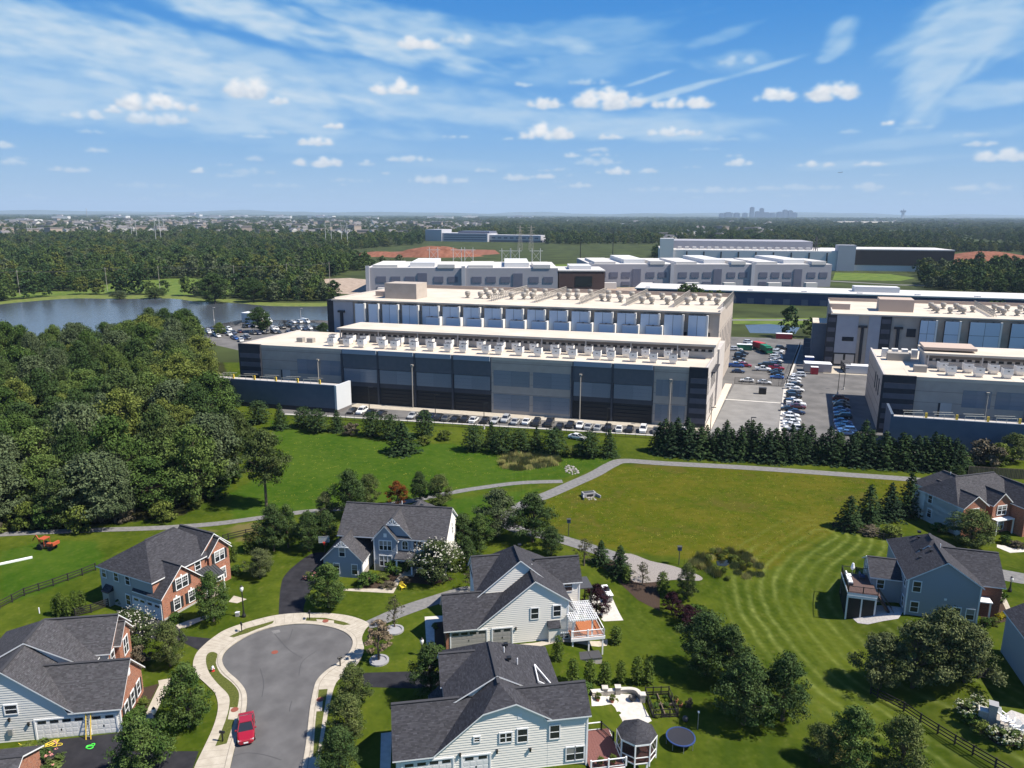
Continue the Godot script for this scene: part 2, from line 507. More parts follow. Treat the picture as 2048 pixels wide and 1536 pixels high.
func mask(polys: Array, w: int, h: int) -> Image:
	var q := 4
	var im := Image.create(w / q, h / q, false, Image.FORMAT_RF)
	for poly in polys:
		var pv := PackedVector2Array(poly)
		var r := Rect2(pv[0], Vector2.ZERO)
		for p in pv: r = r.expand(p)
		for y in range(maxi(0, int((r.position.y - Z0) * PX / q)), mini(h / q, int((r.end.y - Z0) * PX / q) + 1)):
			for x in range(maxi(0, int((r.position.x - X0) * PX / q)), mini(w / q, int((r.end.x - X0) * PX / q) + 1)):
				if Geometry2D.is_point_in_polygon(Vector2(X0 + (x + 0.5) * q / PX, Z0 + (y + 0.5) * q / PX), pv):
					im.set_pixel(x, y, Color(1, 0, 0))
	im.resize(w, h, Image.INTERPOLATE_BILINEAR)
	return im

func ground_image() -> Image:
	var w := int((X1 - X0) * PX); var h := int((Z1 - Z0) * PX)
	var olive := mask([vs([6.1,-136.98, 13.28,-146.49, 25.1,-159.38, 42.2,-157.53, 73.65,-152.66, 92.73,-146.17, 82.44,-136.97, 60.86,-125.93, 54.98,-120.51, 45.65,-111.77, 38.61,-107.55, 33.12,-110.85, 23.01,-113.4, 15.1,-116.75, 7.77,-122.81])], w, h)
	var bright := mask([vs([-66.11,-194.91, -52.41,-184.55, -32.76,-176.1, -15.17,-173.86, -2.81,-169.26, 23.87,-162.88, 24.68,-160.41, 8.08,-147.32, -6.47,-142.82, -12.38,-139.98, -38.25,-131.5, -50.47,-126, -56.92,-139.52, -52,-157.8]), vs([-13.14,-137.3, 6.91,-144.38, 2.64,-136.16, -3.9,-125.32, -8.3,-123.09]), vs([-84.87,-113.4, -80.65,-117.28, -71.83,-118.36, -64.72,-109.08, -68.98,-100.94, -73.02,-95.86])], w, h)
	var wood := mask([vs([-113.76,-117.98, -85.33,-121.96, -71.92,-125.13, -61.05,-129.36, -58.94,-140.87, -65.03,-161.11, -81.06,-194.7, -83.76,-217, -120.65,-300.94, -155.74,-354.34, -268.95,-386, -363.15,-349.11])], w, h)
	var dry := mask([vs([34.17,-73.19, 38.44,-73.86, 38.57,-67.58, 30.3,-67.54]), vs([-53.88,-122.72, -46.11,-126.68, -43.06,-118.44, -47.9,-118.4, -52.36,-121.25]), vs([-36.2,-67.78, -34.39,-73.48, -32.94,-70.83, -33.37,-67.27])], w, h)
	var f := FastNoiseLite.new(); f.seed = 3; f.frequency = 0.05; f.fractal_octaves = 4
	var f2 := FastNoiseLite.new(); f2.seed = 8; f2.frequency = 0.35; f2.fractal_octaves = 3
	var f3 := FastNoiseLite.new(); f3.seed = 19; f3.frequency = 1.3; f3.fractal_octaves = 2
	var im := Image.create(w, h, false, Image.FORMAT_RGBF)
	var lawn := Color(0.052, 0.086, 0.008); var lawn2 := Color(0.114, 0.146, 0.017)
	var mead := Color(0.042, 0.098, 0.008); var mead2 := Color(0.082, 0.138, 0.015)
	var oliv := Color(0.078, 0.110, 0.006); var oliv2 := Color(0.140, 0.134, 0.015)
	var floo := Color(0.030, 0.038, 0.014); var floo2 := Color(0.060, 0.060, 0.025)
	var straw := Color(0.20, 0.16, 0.075)
	for y in h:
		var wz := Z0 + (y + 0.5) / PX
		for x in w:
			var wx := X0 + (x + 0.5) / PX
			var a := f.get_noise_2d(wx, wz); var b := f2.get_noise_2d(wx, wz)
			var e := f3.get_noise_2d(wx, wz)
			var k := clampf(0.5 + a * 0.8 + b * 0.45 + e * 0.35, 0.0, 1.0)
			var c := lawn.lerp(lawn2, k)
			var q := bright.get_pixel(x, y).r
			if q > 0.0: c = c.lerp(mead.lerp(mead2, clampf(0.5 + a * 0.6 + b * 0.5 + e * 0.3, 0.0, 1.0)), q)
			q = olive.get_pixel(x, y).r
			if q > 0.0: c = c.lerp(oliv.lerp(oliv2, clampf(0.45 + a * 1.3 + b * 0.4 + e * 0.3, 0.0, 1.0)), smoothstep(0.1, 0.9, q + a * 0.3))
			if q > 0.3 and a < -0.12: c = c.lerp(Color(0.15, 0.115, 0.03), clampf((-a - 0.12) * 1.6 + b * 0.3, 0.0, 0.55))
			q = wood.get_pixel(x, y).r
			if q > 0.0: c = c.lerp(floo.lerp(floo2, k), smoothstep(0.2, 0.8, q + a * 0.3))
			q = dry.get_pixel(x, y).r
			if q > 0.0: c = c.lerp(straw, smoothstep(0.35, 0.9, q * 0.5 + a * 0.8 + b * 0.2) * 0.8)
			if e + b * 0.5 > 0.62: c = c.lerp(straw, 0.22)
			im.set_pixel(x, y, c)
	# strips of pale cuttings left by the mower
	var lines := [crm(vs([55.57,-121.97, 47.24,-113.47, 41.42,-106.71, 39.74,-100.67, 40.02,-90.74, 41.13,-83.35, 42.87,-79.11, 45.85,-73.58, 48.71,-68.78, 50.78,-64.43]), 6), crm(vs([38.88,-122.46, 38.96,-117.35, 41.4,-128.01, 45.29,-137.9, 39.04,-144.72]), 4)]
	mow(im, lines[0], -15.0, 9.0, 2.0, 0.72, Color(0.26, 0.30, 0.085), f, f2)
	mow(im, crm(vs([11.68,-95.82, 14.58,-89.58, 17.93,-87.01, 19.29,-85.36]), 4), -9.0, 7.0, 1.5, 0.35, Color(0.10, 0.15, 0.03), f, f2)
	mow(im, crm(vs([-14.98,-81.48, -14.37,-86.81, -13.5,-91.34, -12.83,-94.26]), 4), -8.0, 8.0, 1.4, 0.4, Color(0.10, 0.145, 0.03), f, f2)
	mow(im, crm(vs([34.44,-67.56, 37.91,-70.69, 42.71,-67.61]), 4), -14.0, 14.0, 1.8, 0.3, Color(0.10, 0.14, 0.035), f, f2)
	mow(im, crm(vs([-55.5,-177.63, -32.59,-169.98, -13.15,-161.51, -0.56,-152.47]), 4), -20.0, 22.0, 2.3, 0.22, Color(0.085, 0.17, 0.02), f, f2)
	mow(im, crm(vs([11.56,-137.56, 28.15,-141.78, 58.25,-140.72, 82.17,-138.28]), 4), -18.0, 30.0, 3.1, 0.22, Color(0.20, 0.19, 0.03), f, f2)
	mow(im, crm(vs([39.06,-115.42, 42.79,-123.57, 45.86,-130.39, 45.29,-137.9, 38.69,-143.29]), 4), -0.5, 0.5, 3.1, 0.3, Color(0.21, 0.20, 0.06), f, f2)
	for y in h:
		for x in w:
			im.set_pixel(x, y, im.get_pixel(x, y).linear_to_srgb())
	im.convert(Image.FORMAT_RGB8)
	return im

func mow(im: Image, p: Array, d0: float, d1: float, gap: float, amt: float, cc: Color, f: FastNoiseLite, f2: FastNoiseLite):
	var r := Rect2(p[0], Vector2.ZERO)
	for q in p: r = r.expand(q)
	r = r.grow(maxf(-d0, d1) + 1.0)
	for y in range(maxi(0, int((r.position.y - Z0) * PX)), mini(im.get_height(), int((r.end.y - Z0) * PX))):
		var wz := Z0 + (y + 0.5) / PX
		for x in range(maxi(0, int((r.position.x - X0) * PX)), mini(im.get_width(), int((r.end.x - X0) * PX))):
			var w := Vector2(X0 + (x + 0.5) / PX, wz)
			var best := 1e9; var sd := 0.0; var al := 0.0
			for i in p.size() - 1:
				var a: Vector2 = p[i]; var b: Vector2 = p[i + 1]
				var ab := b - a
				var t := clampf((w - a).dot(ab) / ab.length_squared(), 0, 1)
				var dd := w.distance_squared_to(a + ab * t)
				if dd < best:
					best = dd; sd = ab.cross(w - a); al = i + t
			var d := sqrt(best) * signf(sd)
			if absf(d) > 40.0: continue
			d += f.get_noise_2d(w.x * 0.3 + 90.0, w.y * 0.3) * 1.6
			if d < d0 or d > d1: continue
			var line := roundf(d / gap)
			var on := 0.62 + 0.9 * f.get_noise_2d(line * 37.0, al * 1.1)
			var wob := f2.get_noise_2d(w.x * 0.6, w.y * 0.6) * 0.12
			var s := exp(-pow((d / gap - line + wob) * 5.4, 2.0)) * clampf(on, 0.0, 1.0)
			s *= smoothstep(d0, d0 + 1.5, d) * (1.0 - smoothstep(d1 - 1.5, d1, d)) * (0.65 + 0.7 * f2.get_noise_2d(w.x * 2.5, w.y * 2.5))
			if s > 0.01: im.set_pixel(x, y, im.get_pixel(x, y).lerp(cc, clampf(s * amt, 0, 1)))

func ground():
	# one sheet: fine grid where the ground rolls, wide cells out to the horizon
	var v := PackedVector3Array(); var nn := PackedVector3Array(); var uv := PackedVector2Array(); var uv2 := PackedVector2Array()
	var ix := PackedInt32Array()
	var nx := 160; var nz := 115
	for j in nz + 1:
		for i in nx + 1:
			var x := X0 + (X1 - X0) * i / nx; var z := Z0 + (Z1 - Z0) * j / nz
			v.append(Vector3(x, hgt(x, z), z))
			var e := 0.5
			nn.append(Vector3(hgt(x - e, z) - hgt(x + e, z), 2.0 * e, hgt(x, z - e) - hgt(x, z + e)).normalized())
			uv.append(Vector2(float(i) / nx, float(j) / nz)); uv2.append(Vector2(x, z) / 5.0)
	for j in nz:
		for i in nx:
			var a := j * (nx + 1) + i
			ix.append_array([a, a + 1, a + nx + 2, a, a + nx + 2, a + nx + 1])
	var arr := []; arr.resize(Mesh.ARRAY_MAX)
	arr[Mesh.ARRAY_VERTEX] = v; arr[Mesh.ARRAY_NORMAL] = nn; arr[Mesh.ARRAY_TEX_UV] = uv; arr[Mesh.ARRAY_TEX_UV2] = uv2; arr[Mesh.ARRAY_INDEX] = ix
	var am := ArrayMesh.new()
	am.add_surface_from_arrays(Mesh.PRIMITIVE_TRIANGLES, arr)
	var gm := mat("grass", Color.WHITE, 0.95)
	gm.albedo_texture = ImageTexture.create_from_image(ground_image())
	gm.texture_repeat = false
	gm.metallic_specular = 0.12
	gm.detail_enabled = true
	gm.detail_blend_mode = BaseMaterial3D.BLEND_MODE_MUL
	gm.detail_uv_layer = BaseMaterial3D.DETAIL_UV_2
	gm.detail_albedo = noise_tex(0.11, Color(0.60, 0.61, 0.54), Color(1, 1, 1), 77, 5, 512)
	am.surface_set_material(0, gm)
	var far := MB.new()
	var xs := [-24000.0, -9000.0, -2500.0, -700.0, X0, X1, 700.0, 2500.0, 9000.0, 24000.0]
	var zs := [-27000.0, -18000.0, -9000.0, -4000.0, -1800.0, -800.0, Z0, Z1, 200.0, 3000.0]
	for i in xs.size() - 1:
		for j in zs.size() - 1:
			if i == 4 and j == 6: continue
			far.quad(Vector3(xs[i], 0, zs[j + 1]), Vector3(xs[i + 1], 0, zs[j + 1]), Vector3(xs[i + 1], 0, zs[j]), Vector3(xs[i], 0, zs[j]))
	var fa := far.mesh().surface_get_arrays(0)
	am.add_surface_from_arrays(Mesh.PRIMITIVE_TRIANGLES, fa)
	var fm := nmat("far_ground", lin(0.026, 0.034, 0.013), lin(0.060, 0.078, 0.024), 180.0, 0.02, 0.95, 6)
	am.surface_set_material(1, fm)
	var g := MeshInstance3D.new()
	g.mesh = am; g.name = "ground"; g.set_meta("kind", "structure")
	add_child(g)

func cover(called: String, m: String, pts: Array, y: float) -> MeshInstance3D:
	var mb := MB.new()
	sheet(mb, pts, y)
	return struct(mb, called, M[m])

func street():
	# cul-de-sac
	var edge := crm(vs([-26.65,-56.87, -27.83,-61.69, -28.51,-64.64, -29.15,-67.84, -29.64,-71.14, -30.02,-73.5, -30.72,-75.81, -31.6,-77.48, -33.02,-79.12, -34.71,-80.71, -35.94,-82.25, -36.61,-83.75, -36.68,-85.4, -35.99,-87.3, -34.78,-89.15, -32.92,-90.64, -30.51,-91.47, -28.17,-91.68, -25.44,-91.19, -23,-90.09, -21.47,-88.64, -20.79,-86.99, -20.81,-84.95, -21.58,-82.98, -22.89,-80.88, -23.45,-78.98, -23.34,-76.97, -22.83,-73.54, -21.83,-68.41, -21.23,-64.68, -20.44,-60.46, -19.71,-56.9]), 5)
	var outer := crm(vs([-29.58,-56.86, -31.71,-62.99, -32.15,-64.62, -32.36,-67.52, -32.65,-70.8, -33.33,-73.83, -34.6,-76.34, -36.21,-78.03, -37.97,-79.68, -39.3,-81.4, -40,-83.08, -40.29,-84.82, -40.08,-86.52, -39.62,-88.16, -38.7,-90.1, -36.52,-92, -33.25,-93.85, -29.94,-94.54, -26.27,-94.57, -23.34,-94.05, -21.02,-93.02, -19.53,-91.74, -19.76,-90.11, -19.78,-88.17, -19.02,-85.63, -19.17,-82.57, -20.3,-80.29, -20.98,-78.51, -20.86,-75.51, -20.48,-72.02, -19.84,-67.28, -19.4,-64.69, -18.61,-60.47, -17.88,-56.91]), 5)
	var walk := outer.duplicate()
	var inner := edge.duplicate(); inner.reverse()
	var ring := walk + inner
	cover("sidewalk", "concrete", ring, 0.10)
	cover("road", "asphalt_road", edge, 0.02)
	# expansion joints of the sidewalk, cut into the slab
	var kb := MB.new()
	strip(kb, offset(edge, 0.28), 0.5, 0.135, 0.13)
	var kerb := struct(kb, "kerb", M["concrete"])
	var jm := mat("joint", lin(0.20, 0.18, 0.15), 0.95)
	var jn := MB.new()
	strip(jn, offset(edge, 0.57), 0.06, 0.106)
	for i in range(8, outer.size() - 8, 2):
		var a: Vector2 = outer[i]
		var b := 1e9; var bp := Vector2.ZERO
		for q in edge:
			if a.distance_to(q) < b: b = a.distance_to(q); bp = q
		strip(jn, [a.lerp(bp, 0.02), a.lerp(bp, 0.93)], 0.035, 0.104)
	struct(jn, "sidewalk_joint", jm)
	# grass verges between sidewalk and kerb
	cover("verge", "turf", crm(vs([-31.22,-67.68, -31.69,-71.86, -32.29,-74.58, -33.11,-76.33, -35.07,-78.31, -37.02,-80.56, -38.29,-82.75, -38.77,-84.26, -38.43,-84.93, -37.47,-84.39, -36.99,-82.57, -35.56,-80.39, -33.62,-78.66, -32.17,-76.99, -31.41,-75.05, -30.71,-71.71, -30.17,-68.08]), 3), 0.112)
	cover("verge", "turf", vs([-37.51,-88.5, -35.96,-90.44, -32.78,-92.47, -32.8,-91.75, -35.07,-89.58, -36.84,-88.3]), 0.112)
	cover("verge", "turf", vs([-28.51,-93.32, -25.92,-93.25, -22.99,-92.18, -22,-91.55, -22.93,-91.37, -25.68,-92.29, -28.41,-92.5]), 0.112)
	cover("verge", "turf", vs([-22.74,-77.28, -21.71,-77.42, -20.86,-71.4, -20.06,-66.18, -20.49,-66.18, -21.61,-71.39]), 0.112)
	# concrete plates of the inlets
	cover("concrete_pad", "concrete", vs([-31.98,-73.96, -31.02,-73.96, -30.71,-71.86, -31.5,-71.94]), 0.118)
	cover("concrete_pad", "concrete", vs([-22.62,-75.74, -21.84,-75.75, -21.38,-73.41, -22.07,-73.31]), 0.118)
	cover("concrete_pad", "concrete", vs([-27.05,-92.87, -24.52,-92.53, -24.33,-91.72, -26.72,-92.06]), 0.118)
	# cracks and patches of darker sealant
	var cr := MB.new()
	for l in [vs([-29.65,-90.49, -29.44,-88.56, -29.43,-87.72]), vs([-25.34,-75.25, -25.22,-74.15, -25.04,-73.39]), vs([-28.93,-66.26, -27.65,-66.78, -25.73,-66.53, -23.67,-65.78]), vs([-31.08,-81.5, -29.72,-78.68, -29.05,-76.03]), vs([-25.89,-80.1, -26.27,-83.01, -25.1,-85.33]), vs([-31.81,-89.39, -28.83,-85.7, -26.48,-83.77])]:
		strip(cr, crm(l, 4), 0.085, 0.026)
	struct(cr, "road_crack", mat("sealant", lin(0.05, 0.05, 0.052), 0.8))
	cover("road_patch", "asphalt_path", vs([-32.49,-90.03, -31.4,-90.34, -31.09,-89.74, -31.79,-89.3]), 0.025)
	# driveways
	cover("driveway", "asphalt_dark", crm(vs([-32.67,-94.08, -33.97,-98.71, -35,-102.94, -35.31,-105.75, -34.68,-109.31, -33.19,-113.24, -30.99,-113.78, -29.93,-111.85, -29.86,-106.95, -30.02,-100.82, -29.82,-96.74, -29.18,-94.25]), 3), 0.03)
	cover("driveway", "asphalt_dark", vs([-54.37,-90.97, -54.81,-94.63, -53.68,-95.35, -47.45,-92.36, -45.49,-90.94, -43.31,-88.67, -39.56,-88.07, -40.17,-85.31, -42.83,-87.01, -46.57,-87.61]), 0.03)
	cover("driveway", "asphalt_dark", vs([-49.52,-63.67, -49.72,-65.64, -50.24,-68.37, -42.26,-69.79, -40.48,-68.35, -40.53,-66.97, -35.1,-67, -32.71,-67.01, -32.16,-63.76, -31.8,-61.89, -48.31,-61.81]), 0.03)
	cover("driveway", "asphalt_dark", vs([-18.77,-80.68, -12.37,-81.03, -7.98,-81.13, -7.68,-77.72, -11.92,-77.7, -17.31,-77.92, -18.24,-79.18]), 0.03)
	cover("driveway", "asphalt_path", vs([77.66,-109.09, 81.58,-107.04, 79.28,-103.66, 77.93,-104.24, 75.48,-105.44, 75.23,-106.68]), 0.03)
	# walks
	cover("walk", "concrete", vs([-42.56,-79.02, -41.01,-79.58, -39.59,-69.81, -39.22,-67.5, -40.24,-67.49, -42.02,-78.1]), 0.03)
	cover("walk", "concrete", vs([-45.92,-91.38, -44.91,-92.38, -42.65,-94.01, -42.16,-93.41, -44.24,-90.82, -45.24,-90.38]), 0.03)
	cover("walk", "concrete", vs([-40.93,-99.43, -38.64,-98.42, -39.63,-97.26, -41.05,-97.65]), 0.03)
	cover("walk", "concrete_white", vs([-12.11,-93.77, -9.59,-94.09, -9.44,-92.52, -10.64,-92.31, -9.4,-81.9, -10.29,-81.51]), 0.03)
	cover("walk", "concrete_white", vs([-14.08,-69.86, -12.24,-70.23, -12.1,-69.28, -12.77,-69.04, -12.01,-63.09, -13.04,-63.08]), 0.03)
	cover("walk", "concrete", vs([-25.24,-101.61, -18.45,-101.76, -17.58,-105.37, -16.58,-106.92, -16.35,-106.14, -17.14,-104.06, -17.51,-100.31, -25.11,-101.05]), 0.03)
	cover("walk", "concrete", vs([75.29,-105.13, 74.52,-103.03, 70.73,-93.92, 70.08,-94.04, 72.97,-101.28, 74.27,-104.22]), 0.03)
	cover("walk", "concrete_white", vs([83.45,-117.89, 84.51,-117.47, 85.23,-116.39, 88.05,-117.06, 86.74,-115.12, 83.64,-114.68, 82.75,-116.8]), 0.03)
	# asphalt paths
	cover("path", "asphalt_path", crm(vs([-20.25,-92.39, -16.3,-96.28, -11.81,-99.52, -7.01,-102.5, -4.68,-101.25, -5.74,-100.01, -9.97,-97.64, -14.9,-94, -18.09,-91.21, -19.25,-90.83]), 3), 0.035)
	var pb := MB.new()
	strip(pb, crm(vs([95.54,-147.38, 83.47,-150.58, 73.65,-152.66, 53.24,-156.99, 34.82,-159.84, 25.98,-161.48, 22.4,-158.66, 18.14,-152.67, 13.33,-147.08, 7.76,-140.74, 2.62,-135.39, -1.2,-127.6, 1.53,-123.19, 7.44,-120.09, 11.72,-117.11, 15.63,-114.08, 18.95,-111.22]), 5), 3.0, 0.04)
	struct(pb, "path", M["asphalt_path"])
	var pc := MB.new()
	strip(pc, crm(vs([10.76,-147.95, 1.76,-146.96, -6.52,-143.95, -12.47,-141.08, -21.78,-135.66, -30.99,-133.04, -39.94,-130.75, -46.61,-128.09, -53.85,-125.3, -62.98,-123.45, -73.21,-122.49, -84.8,-121.12, -97.42,-119.14]), 5), 1.9, 0.045)
	struct(pc, "path", M["asphalt_path"])
	cover("gravel_pad", "gravel", crm(vs([17.08,-113.72, 19.91,-113.74, 22.62,-111.25, 25.99,-109.78, 29.83,-107.26, 29.41,-106.11, 25.69,-106.31, 20.87,-105.61, 18.78,-106.27, 18.91,-109.32]), 3), 0.05)
	# mulch beds
	cover("mulch_bed", "mulch", vs([-44.1,-77.41, -42.18,-78.44, -40.72,-69.38, -41.97,-69.24, -43.17,-71.94, -42.65,-74.67]), 0.02)
	cover("mulch_bed", "mulch", vs([69.61,-99.29, 72.71,-100.43, 70.64,-95.31, 69.32,-93.29, 64.55,-91.56, 66.72,-95.28]), 0.02)
	cover("mulch_bed", "mulch", vs([-24.18,-105.82, -17.26,-106.5, -15.75,-108.4, -12.76,-108.43, -8.89,-104.73, -12.17,-102.92, -16.29,-103.77, -19.94,-101.7, -22.48,-101.68]), 0.02)
	cover("mulch_bed", "mulch", vs([-10.64,-92.31, -9.37,-92.57, -8.31,-83.5, -9.49,-83.49]), 0.02)
	cover("mulch_bed", "mulch", vs([12.39,-111.94, 19.48,-112, 23.13,-105.18, 21.98,-99.26, 19.12,-101.87, 14.83,-109.13]), 0.03)
	cover("mulch_bed", "mulch", vs([52.02,-75.52, 55.03,-75.56, 54.11,-72.35, 56.45,-71.2, 54.69,-68.24, 52.59,-69.07, 51.73,-72.02]), 0.03)
	# campus paving
	cover("parking_lot", "lot", [CW(-112, -17), CW(-98, -15.5), CW(0, -9.8), CW(20, -9), CW(40, -8.5), CW(80, -8), CW(80, 60), CW(62, 165), CW(-14, 160), CW(-8, 40), CW(-148, 40), CW(-148, 10)], 0.02)
	cover("yard", "yard", [CW(2, -6), CW(18.8, -5), CW(18.8, 56.5), CW(3.2, 57)], 0.03)
	cover("loading_court", "concrete", [CW(31.5, 84), CW(46, 84), CW(46, 99.8), CW(32, 99.8), CW(30, 104)], 0.03)
	cover("sidewalk", "concrete", [CW(-100, -4.8), CW(0, -3.2), CW(0, 0), CW(-100, 0)], 0.06)
	cover("sidewalk", "pale_walk", [CW(0.2, -8), CW(2, -8), CW(2.4, 57), CW(0.2, 57)], 0.06)
	var fk := MB.new()
	strip(fk, [CW(-112, -17.2), CW(-98, -15.7), CW(0, -10.0), CW(60, -8.4)], 0.9, 0.14, 0.14)
	struct(fk, "kerb", M["concrete_white"])
	var wk := MB.new()
	strip(wk, [CW(19.4, -6), CW(19.4, 57), CW(20.4, 80), CW(23.4, 145)], 1.3, 0.14, 0.14)
	strip(wk, [CW(2.2, 34), CW(18.6, 33.5)], 1.0, 0.12, 0.1)
	struct(wk, "kerb", M["concrete_white"])
	cover("parking_lot", "lot", vs([-153.11,-348.16, -150.22,-371.09, -144.18,-389.44, -123.17,-390.02, -102.1,-390.61, -83.89,-379.95, -65.49,-314.18, -85.89,-326.73, -96.03,-301.46, -106.02,-294.45, -127.36,-312.8]), 0.02)
	cover("construction_yard", "dirt_pale", vs([-184.92,-633.15, -142.91,-655.42, -119.54,-636.06, -97.37,-516, -117.82,-521.9, -157.01,-548.7]), 0.02)
	cover("construction_yard", "dirt_pale", vs([63.71,-572.73, 103.95,-582.42, 97.13,-523.04, 60.94,-515.17]), 0.02)
	# pond left and the little water by the far lot
	var pm := mat("water", lin(0.060, 0.070, 0.085), 0.16)
	pm.normal_enabled = true
	var nt := noise_tex(0.03, Color.BLACK, Color.WHITE, 9, 4, 256); nt.as_normal_map = true; nt.bump_strength = 4.0
	pm.normal_texture = nt; pm.normal_scale = 0.25
	pm.uv1_triplanar = true; pm.uv1_world_triplanar = true; pm.uv1_scale = Vector3.ONE / 18.0
	var pw := MB.new()
	sheet(pw, crm(vs([-310.07,-384.86, -315.17,-445.51, -306.29,-469.5, -288,-487.36, -255.77,-485.51, -226.41,-489.49, -198.67,-470.33, -174.7,-465.67, -147.91,-450.84, -117,-449.3, -93.32,-452.58, -67.21,-373.28, -90.19,-343.66, -116.58,-368.53, -138.96,-367.94, -139,-342.47, -143.14,-300.45, -145.69,-255.82, -173.64,-255.31, -208.43,-254.67]), 3), 0.02)
	struct(pw, "pond", pm)
	var bank := MB.new()
	sheet(bank, crm(vs([-313.05,-375.58, -323.84,-458.09, -317,-486.35, -300.28,-508.65, -266.63,-506.64, -236.1,-510.97, -206.84,-490.17, -181.81,-485.12, -153.74,-469.08, -121.6,-467.42, -90.69,-471.17, -59.62,-373.48, -87.99,-334.99, -114.04,-360.24, -135.94,-359.68, -136.17,-335.26, -140.07,-293.74, -142.56,-250.06, -169.92,-249.57, -210.76,-248.83]), 3), 0.012)
	struct(bank, "pond_bank", M["reed"])
	var field := MB.new()
	sheet(field, vs([-363.14,-456.81, -334.32,-482.8, -313.26,-501.79, -273.24,-522.93, -239.49,-510.85, -208.91,-511.96, -176.94,-519.73, -177.44,-567.11, -230.97,-631.11, -283.19,-654.23, -321.51,-617.46, -319.75,-542.42, -386.45,-486.91]), 0.008)
	struct(field, "meadow", M["field"])
	var w2 := MB.new()
	sheet(w2, vs([119.83,-378.21, 134.04,-382.16, 145.12,-370.22, 134.76,-349.15, 114.11,-351.69]), 0.03)
	struct(w2, "pond", pm)
	# small garden pond among reeds
	var w3 := MB.new()
	sheet(w3, vs([33.44,-111.27, 35.28,-111.61, 35.65,-110.68, 34.58,-109.66, 33.21,-109.81]), 0.06)
	struct(w3, "pond", mat("dark_water", lin(0.012, 0.014, 0.012), 0.08))
	# far road beyond the campus and fields
	var rd := MB.new()
	strip(rd, vs([111.96,-396.52, 166.46,-398.03]), 5.0, 0.04)
	strip(rd, vs([-13.24,-794.9, 92.06,-785.63, 162.68,-796.94]), 14.0, 0.05)
	strip(rd, vs([274.52,-643.58, 316.92,-608.11, 424.66,-587.04]), 8.0, 0.05)
	struct(rd, "road", M["asphalt_path"])
	cover("meadow", "field", vs([320.66,-742.07, 367.01,-725.31, 366.66,-678.81, 336.41,-646.3, 281.02,-653.89]), 0.03)
	cover("meadow", "field", vs([-36.18,-833.55, 175.96,-863.14, 149.94,-733.49, -21.79,-724.86]), 0.02)
	cover("meadow", "field", vs([121.34,-404.69, 169.71,-406.05, 158.86,-379.24, 114.65,-381.65]), 0.02)
	cover("ground_soil", "red_dirt", vs([-225.8,-1082.9, -169.6,-1131.8, -101.5,-1220.5, -27.79,-1191.8, -17.83,-1070.6, -82.5,-989.66, -158.99,-972.82]), 0.04)
	cover("ground_soil", "red_dirt", vs([583.1,-1060.6, 767.2,-1158.1, 636.19,-948.49, 516.27,-883.18]), 0.04)
	cover("runway_field", "pale_field", vs([2970,-7090.9, 3338,-7497.9, 3732,-7397.6, 3010,-5886.5, 2338,-4952.9, 2241,-5184.8]), 0.5)

func ground_materials():
	nmat("lot", lin(0.10, 0.098, 0.097), lin(0.155, 0.150, 0.147), 24.0, 0.012, 0.95)
	nmat("yard", lin(0.165, 0.162, 0.158), lin(0.225, 0.22, 0.214), 22.0, 0.015, 0.95)
	nmat("pale_walk", lin(0.50, 0.43, 0.36), lin(0.58, 0.51, 0.43), 8.0, 0.02, 0.9)
	nmat("dirt_pale", lin(0.22, 0.17, 0.13), lin(0.42, 0.34, 0.28), 30.0, 0.02, 0.95)
	nmat("red_dirt", lin(0.13, 0.052, 0.032), lin(0.27, 0.12, 0.078), 70.0, 0.03, 0.95)
	nmat("pale_field", lin(0.36, 0.33, 0.28), lin(0.46, 0.42, 0.36), 400.0, 0.02, 0.95)
	nmat("field", lin(0.060, 0.105, 0.018), lin(0.13, 0.165, 0.035), 60.0, 0.02, 0.95)
	nmat("reed", lin(0.075, 0.115, 0.022), lin(0.17, 0.175, 0.055), 40.0, 0.03, 0.95)

# ---------------------------------------------------------------- houses
# local frame of a house: a to the right along its front, b to the back, y up
func L(a: float, y: float, b: float) -> Vector3:
	return Vector3(a, y, -b)

func clip_band(p: Array, y0: float, y1: float) -> Array:
	for side in 2:
		var out := []
		for i in p.size():
			var A: Vector2 = p[i]; var B: Vector2 = p[(i + 1) % p.size()]
			var da := (A.y - y0) if side == 0 else (y1 - A.y)
			var db := (B.y - y0) if side == 0 else (y1 - B.y)
			if da >= 0: out.append(A)
			if (da > 0 and db < 0) or (da < 0 and db > 0): out.append(A.lerp(B, da / (da - db)))
		p = out
		if p.size() < 3: return []
	return p

# wall polygon (s, y) counter-clockwise seen from outside; origin o, outward n
func wall_face(mb: MB, o: Vector3, n: Vector3, poly: Array, kind: String):
	var r := Vector3.UP.cross(n)
	if kind.begins_with("siding"):
		var c := 0.28; var t := 0.05
		var lo := 1e9; var hi := -1e9
		for p in poly: lo = minf(lo, p.y); hi = maxf(hi, p.y)
		var y := lo
		while y < hi - 0.001:
			var q := clip_band(poly, y, minf(y + c, hi))
			if q.size() >= 3:
				var pts := []
				var low := []
				for p in q:
					var d: float = t * (1.0 - (p.y - y) / c)
					pts.append(o + r * p.x + Vector3.UP * p.y + n * d)
					if p.y - y < 0.0005: low.append(p)
				mb.poly(pts)
				if low.size() == 2:
					var A: Vector3 = o + r * low[0].x + Vector3.UP * y; var B: Vector3 = o + r * low[1].x + Vector3.UP * y
					mb.quad(A, B, B + n * t, A + n * t)
			y += c
	else:
		var pts := []; var us := []
		for p in poly:
			pts.append(o + r * p.x + Vector3.UP * p.y); us.append(Vector2(p.x, -p.y))
		mb.polyuv(pts, us)

